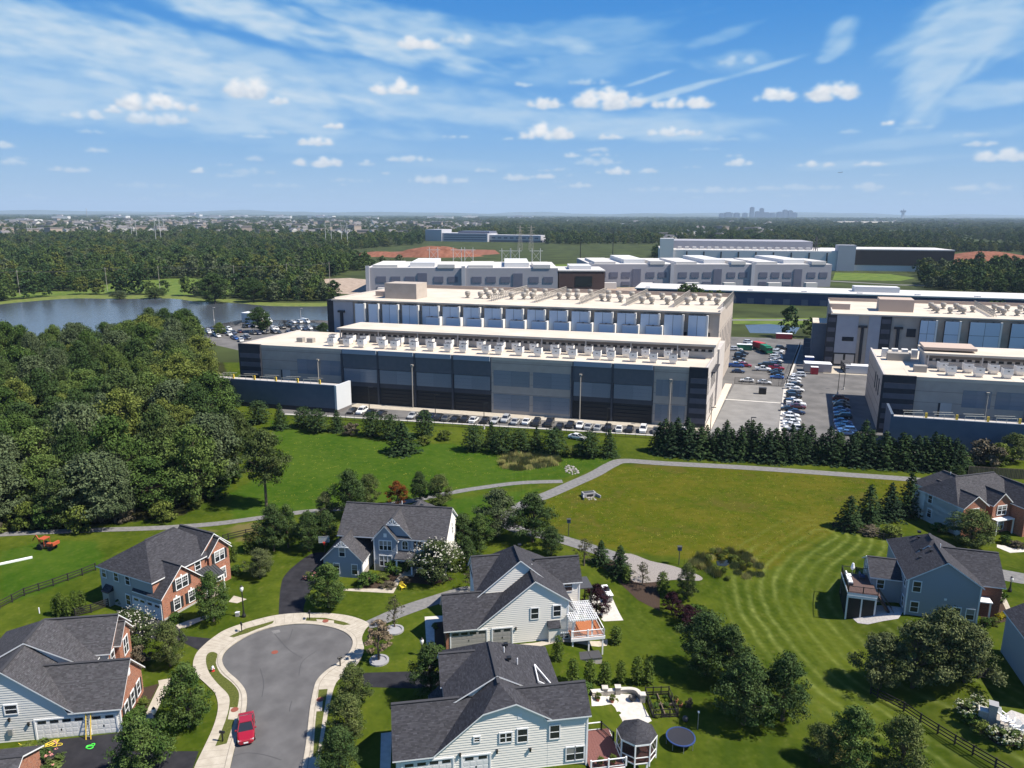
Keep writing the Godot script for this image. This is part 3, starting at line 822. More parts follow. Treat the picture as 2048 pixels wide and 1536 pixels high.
# one roofed block. ax "a": the ridge runs along a; "b": along b. u along the ridge, v across.
# faces: [v0 side, v1 side, u0 end, u1 end] material names or ""; e0/e1 = [ridge set-back, share of the slope that is hipped]
func wing(h: Node3D, ax: String, u0: float, u1: float, v0: float, h0: float, vr: float, hr: float, v1: float, h1: float, faces: Array, e0 := [0.0, 0.0], e1 := [0.0, 0.0], shingle := "shingle", rangev0 := [], base := 0.0, oh := 0.35, cut := [0.0, 0.0]):
	var at := func(u: float, y: float, v: float) -> Vector3:
		return L(u, y, v) if ax == "a" else L(v, y, u)
	var U: Vector3 = (at.call(1, 0, 0) as Vector3); var V: Vector3 = at.call(0, 0, 1)
	var flip := U.cross(Vector3.UP).dot(V) > 0  # the v1 side lies to the right of u x up
	# walls
	var add := func(kind: String, o: Vector3, n: Vector3, w: float, poly: Array):
		if kind == "": return
		var wb := MB.new()
		wall_face(wb, o, n, poly, kind)
		part(wb, "wall", M[kind], h)
	var ra := u0; var rb := u1
	if rangev0.size() == 2: ra = rangev0[0]; rb = rangev0[1]
	for s in 2:
		var v := v0 if s == 0 else v1
		var hh := h0 if s == 0 else h1
		var n := -V if s == 0 else V
		var r := Vector3.UP.cross(n)
		var p: Vector3 = at.call(ra if s == 0 else u0, 0, v); var q: Vector3 = at.call(rb if s == 0 else u1, 0, v)
		if (q - p).dot(r) < 0: var t := p; p = q; q = t
		var w := (q - p).length()
		add.call(faces[s], p, n, w, [Vector2(0, base), Vector2(w, base), Vector2(w, hh), Vector2(0, hh)])
	for s in 2:
		var u := u0 if s == 0 else u1
		var n := -U if s == 0 else U
		var e: Array = e0 if s == 0 else e1
		var r := Vector3.UP.cross(n)
		var p: Vector3 = at.call(u, 0, v0); var q: Vector3 = at.call(u, 0, v1)
		var pr: Vector3 = at.call(u, 0, vr)
		var hp := h0; var hq := h1
		if (q - p).dot(r) < 0:
			var t := p; p = q; q = t
			hp = h1; hq = h0
		var w := (q - p).length(); var m := (pr - p).length()
		var poly := [Vector2(0, base), Vector2(w, base), Vector2(w, hq)]
		var top := Vector2(m, hr)
		if e[0] <= 0.0: poly.append(top)
		elif e[1] < 0.99:
			poly.append(top.lerp(Vector2(w, hq), e[1])); poly.append(top.lerp(Vector2(0, hp), e[1]))
		poly.append(Vector2(0, hp))
		add.call(faces[2 + s], p, n, w, poly)
	# roof planes with overhang
	var rf := MB.new(); var fs := MB.new()
	var th := 0.16
	var lift := 0.05
	var s0 := (hr - h0) / maxf(vr - v0, 0.01); var s1 := (hr - h1) / maxf(v1 - vr, 0.01)
	var V0 := v0 - oh; var H0 := h0 - oh * s0; var V1 := v1 + oh; var H1 := h1 - oh * s1
	var U0 := u0 - oh; var U1 := u1 + oh
	var k0: float = e0[0] + (oh if e0[0] > 0 else 0.0); var k1: float = e1[0] + (oh if e1[0] > 0 else 0.0)
	var polys := []
	for s in 2:
		var ve := V0 if s == 0 else V1; var he := H0 if s == 0 else H1
		var q := [[U0 + (cut[0] if s == 0 else 0.0), he, ve]]
		q.append([U1 - (cut[1] if s == 0 else 0.0), he, ve])
		if e1[0] > 0.0 and e1[1] < 0.99: q.append([U1, lerpf(hr, he, e1[1]), lerpf(vr, ve, e1[1])])
		q.append([U1 - k1, hr, vr]); q.append([U0 + k0, hr, vr])
		if e0[0] > 0.0 and e0[1] < 0.99: q.append([U0, lerpf(hr, he, e0[1]), lerpf(vr, ve, e0[1])])
		polys.append([q, 0])
	for s in 2:
		var e: Array = e0 if s == 0 else e1
		if e[0] <= 0.0: continue
		var u := U0 if s == 0 else U1
		var kk := U0 + k0 if s == 0 else U1 - k1
		polys.append([[[u, lerpf(hr, H0, e[1]), lerpf(vr, V0, e[1])], [u, lerpf(hr, H1, e[1]), lerpf(vr, V1, e[1])], [kk, hr, vr]], 1])
	for pq in polys:
		var pts := []
		for q in pq[0]: pts.append((at.call(q[0], q[1] + lift, q[2]) as Vector3))
		var nn: Vector3 = (pts[1] - pts[0]).cross(pts[2] - pts[0])
		if nn.length() < 0.001: continue
		if nn.y < 0: pts.reverse(); nn = -nn
		nn = nn.normalized()
		var along := Vector3.UP.cross(nn).normalized()
		var down := nn.cross(along)
		var us := []
		for p in pts: us.append(Vector2(p.dot(along), -p.dot(down)))
		rf.polyuv(pts, us)
		var lo := []
		for p in pts: lo.append(p + Vector3.DOWN * th)
		var rev := lo.duplicate(); rev.reverse()
		fs.poly(rev)
		for i in pts.size():
			var j := (i + 1) % pts.size()
			var mid: Vector3 = (pts[i] + pts[j]) * 0.5
			fs.quad(lo[i], lo[j], pts[j], pts[i])
	# ridge cap
	if k0 + k1 < U1 - U0 - 0.3:
		var A: Vector3 = at.call(U0 + k0, hr + lift + 0.02, vr); var B: Vector3 = at.call(U1 - k1, hr + lift + 0.02, vr)
		var cap := MB.new()
		cap.bar(A, B, 0.34, 0.06)
		var ro := part(rf, "roof", M[shingle], h)
		part(fs, "fascia", M["white_trim"], ro)
		part(cap, "ridge_cap", M["ridge"], ro)
	else:
		var ro := part(rf, "roof", M[shingle], h)
		part(fs, "fascia", M["white_trim"], ro)

var FN := {"F": Vector3(0, 0, 1), "B": Vector3(0, 0, -1), "R": Vector3(1, 0, 0), "L": Vector3(-1, 0, 0)}
var win_cache := {}

# window centred at point c of the wall (y = sill), facing f; cols x 2 sashes
func win(h: Node3D, f: String, c: Vector3, w: float, hh: float, cols := 1, shutters := false, trim := "white_trim", grid := false):
	var n: Vector3 = FN[f]
	var key := "%s %.2f %.2f %d %s" % [trim, w, hh, cols, grid]
	if not win_cache.has(key):
		var fr := MB.new(); var gl := MB.new()
		var t := 0.11
		fr.box(Vector3(-w / 2 - t, -t, 0), Vector3(w / 2 + t, 0, 0.07))
		fr.box(Vector3(-w / 2 - t, hh, 0), Vector3(w / 2 + t, hh + t * 1.3, 0.08))
		fr.box(Vector3(-w / 2 - t, 0, 0), Vector3(-w / 2, hh, 0.07))
		fr.box(Vector3(w / 2, 0, 0), Vector3(w / 2 + t, hh, 0.07))
		fr.box(Vector3(-w / 2, hh * 0.5 - 0.03, 0), Vector3(w / 2, hh * 0.5 + 0.03, 0.06))
		for i in range(1, cols):
			var x := -w / 2 + w * i / cols
			fr.box(Vector3(x - 0.06, 0, 0), Vector3(x + 0.06, hh, 0.065))
		if grid:
			for i in cols * 3:
				if i % 3 == 0: continue
				var x := -w / 2 + w * i / (cols * 3)
				fr.box(Vector3(x - 0.014, hh * 0.5, 0.02), Vector3(x + 0.014, hh, 0.05))
			fr.box(Vector3(-w / 2, hh * 0.75 - 0.014, 0.02), Vector3(w / 2, hh * 0.75 + 0.014, 0.05))
		gl.box(Vector3(-w / 2, 0, -0.02), Vector3(w / 2, hh, 0.035))
		win_cache[key] = [fr.mesh(), gl.mesh()]
	var o := sub(h, "window", c + n * 0.02)
	o.basis = Basis(Vector3.UP.cross(n), Vector3.UP, n)
	part(win_cache[key][0], "frame", M[trim], o)
	part(win_cache[key][1], "pane", M["glass"], o)
	if hash(c) % 3 == 0:
		box_part(o, "blind", Vector3(-w / 2 + 0.03, hh * (0.5 + 0.1 * (hash(c) % 4)), 0.036), Vector3(w / 2 - 0.03, hh - 0.02, 0.042), "blind")
	if shutters:
		var r := Vector3.UP.cross(n)
		for s in [-1, 1]:
			var k2 := "sh%.2f" % hh
			if not win_cache.has(k2):
				var sb := MB.new()
				sb.box(Vector3(-0.21, 0, 0), Vector3(0.21, hh, 0.05))
				for i in int(hh / 0.16): sb.box(Vector3(-0.16, 0.06 + i * 0.16, 0.05), Vector3(0.16, 0.14 + i * 0.16, 0.065))
				win_cache[k2] = sb.mesh()
			var so := part(win_cache[k2], "shutter", M["shutter"], h)
			so.transform = Transform3D(Basis(r, Vector3.UP, n), c + r * s * (w / 2 + 0.36) + n * 0.02)

func garage(h: Node3D, f: String, c: Vector3, w: float, hh := 2.25, m := "garage_door"):
	var n: Vector3 = FN[f]
	var o := sub(h, "garage_door", c)
	o.basis = Basis(Vector3.UP.cross(n), Vector3.UP, n)
	var fr := MB.new()
	fr.box(Vector3(-w / 2 - 0.16, 0, 0), Vector3(-w / 2, hh, 0.1)); fr.box(Vector3(w / 2, 0, 0), Vector3(w / 2 + 0.16, hh, 0.1))
	fr.box(Vector3(-w / 2 - 0.16, hh, 0), Vector3(w / 2 + 0.16, hh + 0.16, 0.1))
	part(fr, "frame", M["white_trim"], o)
	for i in 4:
		var pb := MB.new()
		pb.box(Vector3(-w / 2, i * hh / 4 + 0.012, 0), Vector3(w / 2, (i + 1) * hh / 4 - 0.012, 0.035))
		if i < 3:
			for k in int(w / 0.62):
				var x := -w / 2 + (k + 0.5) * w / int(w / 0.62)
				pb.box(Vector3(x - 0.24, i * hh / 4 + 0.09, 0.035), Vector3(x + 0.24, (i + 1) * hh / 4 - 0.09, 0.047))
		part(pb, "panel", M[m], o)
	for k in maxi(2, int(w / 1.15)):
		var x := -w / 2 + (k + 0.5) * w / maxi(2, int(w / 1.15))
		var gb := MB.new()
		gb.box(Vector3(x - 0.42, hh * 0.80, 0.034), Vector3(x + 0.42, hh * 0.95, 0.05))
		part(gb, "pane", M["glass"], o)
	var hb := MB.new()
	hb.box(Vector3(-0.05, 0.85, 0.035), Vector3(0.05, 1.1, 0.07))
	part(hb, "handle", M["black_metal"], o)

func door(h: Node3D, f: String, c: Vector3, m := "brown_door", w := 1.0):
	var n: Vector3 = FN[f]
	var o := sub(h, "door", c)
	o.basis = Basis(Vector3.UP.cross(n), Vector3.UP, n)
	var a := MB.new(); a.box(Vector3(-w / 2, 0, 0), Vector3(w / 2, 2.1, 0.06)); part(a, "leaf", M[m], o)
	var b := MB.new()
	b.box(Vector3(-w / 2 - 0.14, 0, 0), Vector3(-w / 2, 2.1, 0.09)); b.box(Vector3(w / 2, 0, 0), Vector3(w / 2 + 0.14, 2.1, 0.09)); b.box(Vector3(-w / 2 - 0.14, 2.1, 0), Vector3(w / 2 + 0.14, 2.28, 0.09))
	part(b, "frame", M["white_trim"], o)
	var d := MB.new(); d.box(Vector3(w / 2 - 0.14, 0.98, 0.06), Vector3(w / 2 - 0.06, 1.06, 0.12)); part(d, "handle", M["grey_metal"], o)

# brackets and returns at the foot of a gable
func box_part(h: Node3D, called: String, p: Vector3, q: Vector3, m: String) -> MeshInstance3D:
	var b := MB.new(); b.box(Vector3(minf(p.x, q.x), minf(p.y, q.y), minf(p.z, q.z)), Vector3(maxf(p.x, q.x), maxf(p.y, q.y), maxf(p.z, q.z)))
	return part(b, called, M[m], h)

func corner_board(h: Node3D, a: float, b: float, y1: float, m := "white_trim", y0 := 0.0):
	box_part(h, "corner_board", L(a - 0.09, y0, b - 0.05), L(a + 0.09, y1, b + 0.09), m)

func vents(h: Node3D, pts: Array, m := "white_trim"):
	for p in pts:
		var b := MB.new(); b.tube(p + Vector3.DOWN * 0.3, p + Vector3.UP * 0.45, 0.06, 0.06, 8)
		part(b, "vent_pipe", M[m], h)

func roof_vents(h: Node3D, pts: Array):
	for p in pts:
		var b := MB.new(); b.obox(p, Vector3(0.45, 0.28, 0.45)); part(b, "roof_vent", M["black_metal"], h)

func wall_lamp(h: Node3D, p: Vector3, f: String):
	var n: Vector3 = FN[f]
	var b := MB.new(); b.obox(p + n * 0.12, Vector3(0.16, 0.34, 0.2)); b.obox(p + n * 0.12 + Vector3.UP * 0.2, Vector3(0.22, 0.05, 0.26))
	part(b, "wall_lamp", M["black_metal"], h)

func bump_out(h: Node3D, p: Vector3, q: Vector3, m: String):
	# chimney chase for the gas fire: a shallow box with a lean-to roof
	box_part(h, "chase", p, q, m)
	var r := MB.new()
	r.quad(Vector3(p.x - 0.1, q.y, q.z + 0.12), Vector3(q.x + 0.1, q.y, q.z + 0.12), Vector3(q.x + 0.1, q.y + 0.75, p.z), Vector3(p.x - 0.1, q.y + 0.75, p.z))
	r.quad(Vector3(p.x - 0.1, q.y - 0.12, q.z + 0.12), Vector3(q.x + 0.1, q.y - 0.12, q.z + 0.12), Vector3(q.x + 0.1, q.y, q.z + 0.12), Vector3(p.x - 0.1, q.y, q.z + 0.12))
	r.tri(Vector3(p.x - 0.1, q.y, p.z), Vector3(p.x - 0.1, q.y, q.z + 0.12), Vector3(p.x - 0.1, q.y + 0.75, p.z))
	r.tri(Vector3(q.x + 0.1, q.y, q.z + 0.12), Vector3(q.x + 0.1, q.y, p.z), Vector3(q.x + 0.1, q.y + 0.75, p.z))
	part(r, "chase_roof", M["shingle"], h)

func houses():
	mat("garage_tan", lin(0.30, 0.285, 0.27), 0.55)
	mat("tin", lin(0.06, 0.062, 0.066), 0.35, 0.3)
	mat("composite", lin(0.085, 0.05, 0.042), 0.7)
	var bd := mat("brick_dark", lin(0.55, 0.5, 0.5), 0.9)
	bd.albedo_texture = M["brick"].albedo_texture
	bd.uv1_scale = M["brick"].uv1_scale
	mat("blind", lin(0.22, 0.22, 0.21), 0.5)
	mat("ridge", lin(0.035, 0.035, 0.04), 0.95)
	var s := "siding_white"
	# --- white house by the pergola
	var h := thing("house", "white sided house with the white pergola deck, middle of the three big-gabled houses", "house", Vector3(-8.35, 0, -85.9), deg_to_rad(9.8))
	wing(h, "a", 0, 8.4, 0, 3.0, 3.2, 6.0, 6.4, 3.0, ["siding_white", "siding_white", "brick", ""], [0, 0], [0, 0], "shingle", [0, 4.3], 0.0, 0.35, [0, 4.7])
	wing(h, "b", 0, 6, 4.3, 3.0, 11.6, 8.75, 16.1, 5.7, ["", s, s, ""])
	wing(h, "b", 0.5, 5, 15.95, 4.95, 16.0, 5.0, 17.3, 3.4, ["", s, s, s])
	wing(h, "b", 3.0, 12.4, 4.7, 5.8, 10.2, 10.3, 15.4, 5.8, [s, s, s, s], [0, 0], [5.0, 1.0])
	wing(h, "a", 4.5, 10.2, 4.6, 5.8, 8.2, 8.7, 11.8, 5.8, [s, s, s, ""])
	wing(h, "a", 10.2, 19.0, 5.2, 5.7, 7.3, 8.1, 9.4, 5.7, [s, s, "", s], [0, 0], [0, 0], "shingle", [15.4, 19.0])
	corner_board(h, 16.1, -0.03, 5.6); corner_board(h, 19.0, 5.17, 5.6)
	box_part(h, "brick_pier", L(-0.06, 0, -0.05), L(0.62, 2.8, 0.3), "brick")
	garage(h, "F", L(2.9, 0, -0.02), 4.6, 2.3, "garage_tan"); garage(h, "F", L(7.3, 0, -0.02), 2.5, 2.3, "garage_tan")
	win(h, "F", L(11.6, 3.3, -0.03), 0.95, 1.5); win(h, "F", L(14.6, 3.4, -0.03), 0.95, 1.5)
	win(h, "F", L(17.4, 4.0, 5.17), 1.1, 1.35); win(h, "F", L(17.2, 0.9, 5.17), 1.5, 1.6, 2)
	win(h, "F", L(15.6, 0.05, -0.03), 1.3, 0.7, 2); win(h, "R", L(19.03, 3.9, 7.4), 1.1, 1.4); win(h, "R", L(19.03, 0.9, 7.4), 1.5, 1.6, 2)
	bump_out(h, L(13.4, 0, 0), L(14.9, 2.1, -0.7), s)
	wall_lamp(h, L(9.1, 2.1, -0.03), "F"); wall_lamp(h, L(0.35, 2.1, -0.08), "F")
	vents(h, [L(12.1, 8.3, 4.6), L(13.4, 7.6, 7.5)])
	roof_vents(h, [L(12.6, 8.3, 6.5), L(11.2, 9.55, 9.0)])
	box_part(h, "porch_roof", L(19.1, 3.6, 6.0), L(21.2, 3.75, 9.3), "dark_grey")
	for p in [[21.0, 6.1], [21.0, 9.2]]: box_part(h, "porch_post", L(p[0] - 0.08, -2.2, p[1]), L(p[0] + 0.08, 3.6, p[1] + 0.16), "black_metal")
	box_part(h, "foundation", L(6.0, -2.4, 0.06), L(18.9, 0.02, 9.2), "foundation")
	# --- white house with gazebo deck, bottom of the picture
	h = thing("house", "white sided house with clipped front gable and a gazebo deck at its right", "house", Vector3(-11.25, 0, -62.55), deg_to_rad(9.4))
	wing(h, "a", 0, 8.2, 0, 3.2, 3.4, 6.55, 6.8, 3.2, [s, s, "siding_pale", ""], [0, 0], [0, 0], "shingle", [0, 4.0], 0.0, 0.35, [0, 4.8])
	wing(h, "b", 0, 9, 4.0, 3.2, 10.5, 8.7, 15.2, 5.9, ["", "", s, ""], [2.0, 0.28], [0, 0])
	wing(h, "b", 3.4, 13.0, 5.4, 5.9, 10.5, 8.85, 17.4, 5.2, [s, s, s, s], [0, 0], [3.6, 1.0])
	wing(h, "a", 5.2, 10.5, 7.0, 5.9, 9.4, 7.9, 11.8, 5.9, [s, s, s, ""])
	wing(h, "a", 12, 19.3, -0.01, 5.9, 2.4, 7.7, 4.8, 5.9, [s, s, "", s], [0, 0], [0, 0], "shingle", [15.2, 19.3], 0.0, 0.35, [3.4, 0])
	corner_board(h, 19.3, -0.05, 5.8, "white_trim", -2.4)
	garage(h, "F", L(3.1, 0, -0.02), 4.9, 2.3); garage(h, "F", L(7.9, 0, -0.02), 2.7, 2.3)
	win(h, "F", L(8.0, 3.9, -0.03), 0.5, 0.5); win(h, "F", L(10.9, 3.5, -0.03), 1.15, 1.0, 2); win(h, "F", L(12.6, 3.3, -0.03), 0.95, 1.45)
	win(h, "F", L(15.9, 3.3, -0.05), 0.95, 1.5); win(h, "F", L(17.6, 0.5, -0.05), 0.85, 1.5); win(h, "F", L(18.55, 0.5, -0.05), 0.85, 1.5)
	box_part(h, "gable_vent", L(12.1, 5.9, -0.06), L(12.55, 6.5, 0.0), "white_trim")
	wall_lamp(h, L(6.3, 2.6, -0.03), "F"); wall_lamp(h, L(10.0, 2.5, -0.03), "F"); wall_lamp(h, L(13.4, 2.3, -0.03), "F")
	vents(h, [L(12.0, 8.3, 8.3), L(13.2, 7.9, 6.6)], "white_trim")
	roof_vents(h, [L(12.3, 8.35, 6.8), L(12.4, 8.25, 9.6)])
	var sk := MB.new()
	for e in [[15.3, 7.6, 16.9, 4.2], [16.9, 4.2, 15.1, 4.4], [15.1, 4.4, 15.3, 7.6]]:
		sk.bar(L(e[0], 9.05 - (e[0] - 10.62) * 0.538 + 0.14, e[1]), L(e[2], 9.05 - (e[2] - 10.62) * 0.538 + 0.14, e[3]), 0.1, 0.18)
	part(sk, "roof_edge_trim", M["white_trim"], h)
	box_part(h, "foundation", L(9.0, -2.6, 0.06), L(19.2, 0.02, 4.7), "foundation")
	# --- pale blue-white house with ladder, bottom left
	s = "siding_pale"
	h = thing("house", "pale sided house with brick gable end and a yellow ladder at its garage", "house", Vector3(-42.25, 0, -70.03), deg_to_rad(8.6))
	wing(h, "a", -10, 0, 0, 3.3, 3.5, 6.55, 7.0, 3.3, [s, s, "", "brick"], [0, 0], [0, 0], "shingle_grey", [-4.8, 0], 0.0, 0.35, [5.3, 0])
	wing(h, "b", 0, 9, -20.0, 3.3, -10.9, 8.5, -4.8, 3.3, [s, "", s, ""], [0, 0], [0, 0], "shingle_grey")
	wing(h, "b", 5.0, 13.5, -17.0, 5.4, -10.9, 8.75, -4.6, 5.2, [s, s, s, s], [0, 0], [4.0, 1.0], "shingle_grey")
	wing(h, "a", -11, -3.4, 7.2, 5.6, 10.4, 8.3, 13.6, 5.6, [s, s, "", "brick"], [0, 0], [0, 0], "shingle_grey")
	wing(h, "a", -9, -2.9, 9.0, 5.5, 10.8, 7.2, 12.6, 5.5, ["brick", "brick", "", "brick"], [0, 0], [0, 0], "shingle_grey")
	garage(h, "F", L(-6.0, 0, -0.02), 4.9, 2.3); garage(h, "F", L(-1.75, 0, -0.02), 2.6, 2.3)
	win(h, "F", L(-10.6, 3.4, -0.03), 1.15, 1.0); win(h, "F", L(-12.5, 3.75, -0.03), 0.55, 0.5, 2)
	for b in [1.6, 3.5, 5.4]: win(h, "R", L(0.03, 0.8, b), 0.9, 1.6, 1, true)
	win(h, "R", L(-2.87, 3.0, 10.8), 1.3, 2.0, 2); win(h, "R", L(-3.37, 3.4, 8.0), 0.9, 1.5)
	box_part(h, "gable_vent", L(-0.0, 4.6, 3.2), L(0.06, 5.3, 3.8), "white_trim")
	box_part(h, "corner_board", L(-0.05, 0, -0.06), L(0.06, 3.1, 0.12), "white_trim")
	wall_lamp(h, L(-9.1, 2.0, -0.03), "F"); wall_lamp(h, L(-10.9, 2.7, -0.03), "F")
	box_part(h, "electric_meter", L(-11.2, 0.9, -0.25), L(-10.75, 1.6, 0.0), "grey_metal")
	vents(h, [L(-12.2, 8.9, 11.5), L(-15.0, 7.2, 6.5)])
	# --- brick house
	s = "siding_sage"
	h = thing("house", "brick gabled house with two white garage doors on its sided wall", "house", Vector3(-48.0, 0, -92.4), deg_to_rad(-26))
	# front (a) is the garage side; the brick gables face right (R)
	wing(h, "a", -7.4, 0, 0.0, 3.7, 3.4, 6.9, 6.8, 3.7, [s, s, "", "brick"], [0, 0], [0, 0], "shingle", [-5.4, 0], 0.0, 0.35, [2.2, 0])
	wing(h, "b", 0.02, 12.2, -12.6, 5.7, -7.0, 9.1, -1.6, 5.7, [s, "brick", s, s], [3.6, 1.0], [3.6, 1.0])
	wing(h, "a", -8.5, -2.0, 8.4, 5.7, 11.1, 8.2, 13.8, 5.7, ["brick", "brick", "", "brick"])
	wing(h, "a", -6.5, -1.2, 9.4, 5.65, 11.3, 7.6, 13.2, 5.65, ["brick", "brick", "", "brick"])
	garage(h, "F", L(-4.6, 0, -0.02), 2.5, 2.3); garage(h, "F", L(-1.75, 0, -0.02), 2.9, 2.3)
	win(h, "R", L(0.03, 3.5, 3.4), 1.9, 1.5, 2, true, "white_trim", true)
	win(h, "R", L(0.03, 0.7, 2.3), 0.95, 1.6, 1, true, "white_trim", true); win(h, "R", L(0.03, 0.7, 4.8), 0.95, 1.6, 1, true, "white_trim", true)
	win(h, "R", L(-1.17, 3.9, 11.3), 1.7, 1.55, 2, true, "white_trim", true); win(h, "R", L(-1.17, 0.8, 11.3), 1.7, 1.7, 2, false, "white_trim", true)
	win(h, "R", L(-1.97, 4.0, 8.9), 0.9, 1.3, 1, false, "white_trim", true); win(h, "R", L(-1.57, 4.0, 7.6), 0.9, 1.2)
	for p in [[3.4, 5.05, 2.2], [2.3, 2.35, 1.1], [4.8, 2.35, 1.1]]:
		box_part(h, "lintel", L(0.0, p[1], p[0] - p[2] / 2), L(0.05, p[1] + 0.2, p[0] + p[2] / 2), "stone")
		box_part(h, "keystone", L(0.0, p[1], p[0] - 0.12), L(0.09, p[1] + 0.42, p[0] + 0.12), "white_trim")
	win(h, "F", L(-11.6, 4.0, -0.03), 0.85, 1.35); win(h, "F", L(-9.0, 4.0, -0.03), 0.85, 1.35); win(h, "F", L(-6.6, 4.0, -0.03), 0.85, 1.35); win(h, "F", L(-6.9, 0.8, -0.03), 0.85, 1.5)
	door(h, "R", L(-1.57, 0.1, 8.0), "red_door")
	bump_out(h, L(-11.5, 0, 0), L(-10.1, 2.2, -0.75), s)
	# standing-seam porch roof with its ribs
	var pr := MB.new(); var ri := MB.new()
	pr.quad(L(0.7, 2.75, 6.7), L(0.7, 2.75, 10.3), L(-1.5, 3.9, 10.3), L(-1.5, 3.9, 6.7))
	pr.quad(L(0.7, 2.6, 6.7), L(0.7, 2.6, 10.3), L(0.7, 2.75, 10.3), L(0.7, 2.75, 6.7))
	for i in 9:
		var bb := 6.75 + i * 0.44
		ri.bar(L(0.7, 2.79, bb), L(-1.5, 3.94, bb), 0.05, 0.07)
	var po := part(pr, "porch_roof", M["tin"], h); part(ri, "seam", M["tin"], po)
	box_part(h, "porch_beam", L(0.6, 2.45, 6.7), L(0.75, 2.62, 10.3), "white_trim")
	for b in [6.9, 10.1]: box_part(h, "porch_post", L(0.5, 0, b), L(0.7, 2.5, b + 0.2), "white_trim")
	box_part(h, "porch_floor", L(-1.5, 0, 6.7), L(0.9, 0.25, 10.3), "concrete")
	box_part(h, "foundation", L(-0.05, 0, 0.05), L(0.05, 0.3, 6.75), "foundation")
	deck(h, Vector3(-14.6, 0, -8.6), Vector3(-12.65, 2.6, -3.2), "composite", "black_metal", "white_trim")
	# --- blue-grey house
	s = "siding_blue"
	h = thing("house", "blue grey house with twin gables and arched window facing the cul-de-sac", "house", Vector3(-23.5, 0, -105.05), deg_to_rad(-7.6))
	var g := "shingle_grey"
	wing(h, "b", 0, 8, -5.7, 3.1, -2.6, 6.2, 0.5, 3.1, [s, "siding_white", s, ""], [0, 0], [0, 0], g)
	wing(h, "a", -4.2, 12.8, 3.4, 5.7, 7.9, 9.1, 12.4, 5.7, [s, "siding_white", s, "siding_white"], [0, 0], [0, 0], g, [7.6, 12.8])
	wing(h, "b", 3.5, 8, 1.5, 5.6, 4.55, 8.8, 7.6, 5.6, [s, s, s, ""], [0, 0], [0, 0], g)
	wing(h, "b", 2.9, 6, 1.6, 5.55, 3.4, 7.7, 5.2, 5.55, [s, s, s, ""], [0, 0], [0, 0], g)
	wing(h, "b", 9, 15.5, 3.5, 5.6, 6.6, 8.3, 9.7, 5.6, [s, s, "", s], [0, 0], [3.0, 1.0], g)
	box_part(h, "stone_base", L(1.55, 0, 2.82), L(5.25, 1.15, 2.9), "stone")
	box_part(h, "stone_base", L(0.5, 0, 0.3), L(0.56, 1.0, 3.4), "stone")
	win(h, "F", L(3.4, 3.6, 2.87), 1.9, 1.5, 3); win(h, "F", L(3.4, 0.9, 2.8), 1.9, 1.7, 3)
	box_part(h, "gable_vent", L(3.15, 5.75, 2.82), L(3.65, 6.35, 2.9), "white_trim")
	win(h, "F", L(-2.6, 3.5, -0.03), 0.85, 1.4); win(h, "F", L(-0.7, 0.6, -0.03), 0.85, 1.6)
	win(h, "F", L(-3.6, 0.6, -0.03), 0.85, 1.6)
	# arched window
	var aw := sub(h, "arched_window", L(6.4, 3.6, 3.47))
	var afr := MB.new(); var agl := MB.new()
	afr.box(Vector3(-0.55, -0.1, 0), Vector3(-0.42, 1.0, 0.08)); afr.box(Vector3(0.42, -0.1, 0), Vector3(0.55, 1.0, 0.08)); afr.box(Vector3(-0.55, -0.14, 0), Vector3(0.55, 0.0, 0.09))
	for i in 12:
		var a0 := PI * i / 12; var a1 := PI * (i + 1) / 12
		var d0 := Vector3(cos(a0), sin(a0), 0); var d1 := Vector3(cos(a1), sin(a1), 0)
		var cc := Vector3(0, 1.0, 0.08)
		afr.quad(cc + d0 * 0.42, cc + d0 * 0.55, cc + d1 * 0.55, cc + d1 * 0.42)
		afr.quad(cc + d0 * 0.55 - Vector3(0, 0, 0.08), cc + d1 * 0.55 - Vector3(0, 0, 0.08), cc + d1 * 0.55, cc + d0 * 0.55)
		agl.tri(Vector3(0, 1.0, 0.04), Vector3(0, 1.0, 0.04) + d0 * 0.42, Vector3(0, 1.0, 0.04) + d1 * 0.42)
	agl.box(Vector3(-0.42, 0, 0), Vector3(0.42, 1.0, 0.04))
	afr.box(Vector3(-0.03, 0, 0.03), Vector3(0.03, 1.4, 0.07)); afr.box(Vector3(-0.42, 0.55, 0.03), Vector3(0.42, 0.6, 0.07))
	part(afr, "frame", M["white_trim"], aw); part(agl, "pane", M["glass"], aw)
	win(h, "F", L(8.9, 3.7, 3.37), 0.95, 1.4, 1, true); win(h, "F", L(11.2, 3.7, 3.37), 0.95, 1.4, 1, true)
	win(h, "F", L(8.9, 0.8, 3.37), 0.95, 1.5); win(h, "F", L(11.2, 0.8, 3.37), 0.95, 1.5)
	win(h, "R", L(12.83, 4.4, 8.8), 0.55, 1.1); win(h, "R", L(12.83, 5.7, 8.6), 0.5, 0.6)
	win(h, "R", L(0.55, 2.2, 2.2), 1.5, 0.3)
	door(h, "F", L(6.7, 0.2, 3.45), "shutter")
	# gable trusses
	for t in [[-2.6, 6.15, -0.32, 0.95], [4.55, 8.75, 3.18, 1.0]]:
		var tb := MB.new()
		var c := L(t[0], t[1], t[2]); var k: float = t[3]
		tb.bar(c + Vector3(-1.15 * 1, -1.05 * k, 0.06), c + Vector3(1.15, -1.05 * k, 0.06), 0.12, 0.12)
		for d in [[-0.75, -0.75], [0.0, -0.15], [0.75, -0.75], [-0.38, -0.45], [0.38, -0.45]]:
			tb.bar(c + Vector3(0, -1.05 * k, 0.06), c + Vector3(d[0], d[1] * k, 0.06), 0.09, 0.09)
		part(tb, "gable_truss", M["white_trim"], h)
	var pf := MB.new()
	pf.quad(L(5.1, 2.75, 1.7), L(8.1, 2.75, 1.7), L(8.1, 3.35, 3.5), L(5.1, 3.35, 3.5))
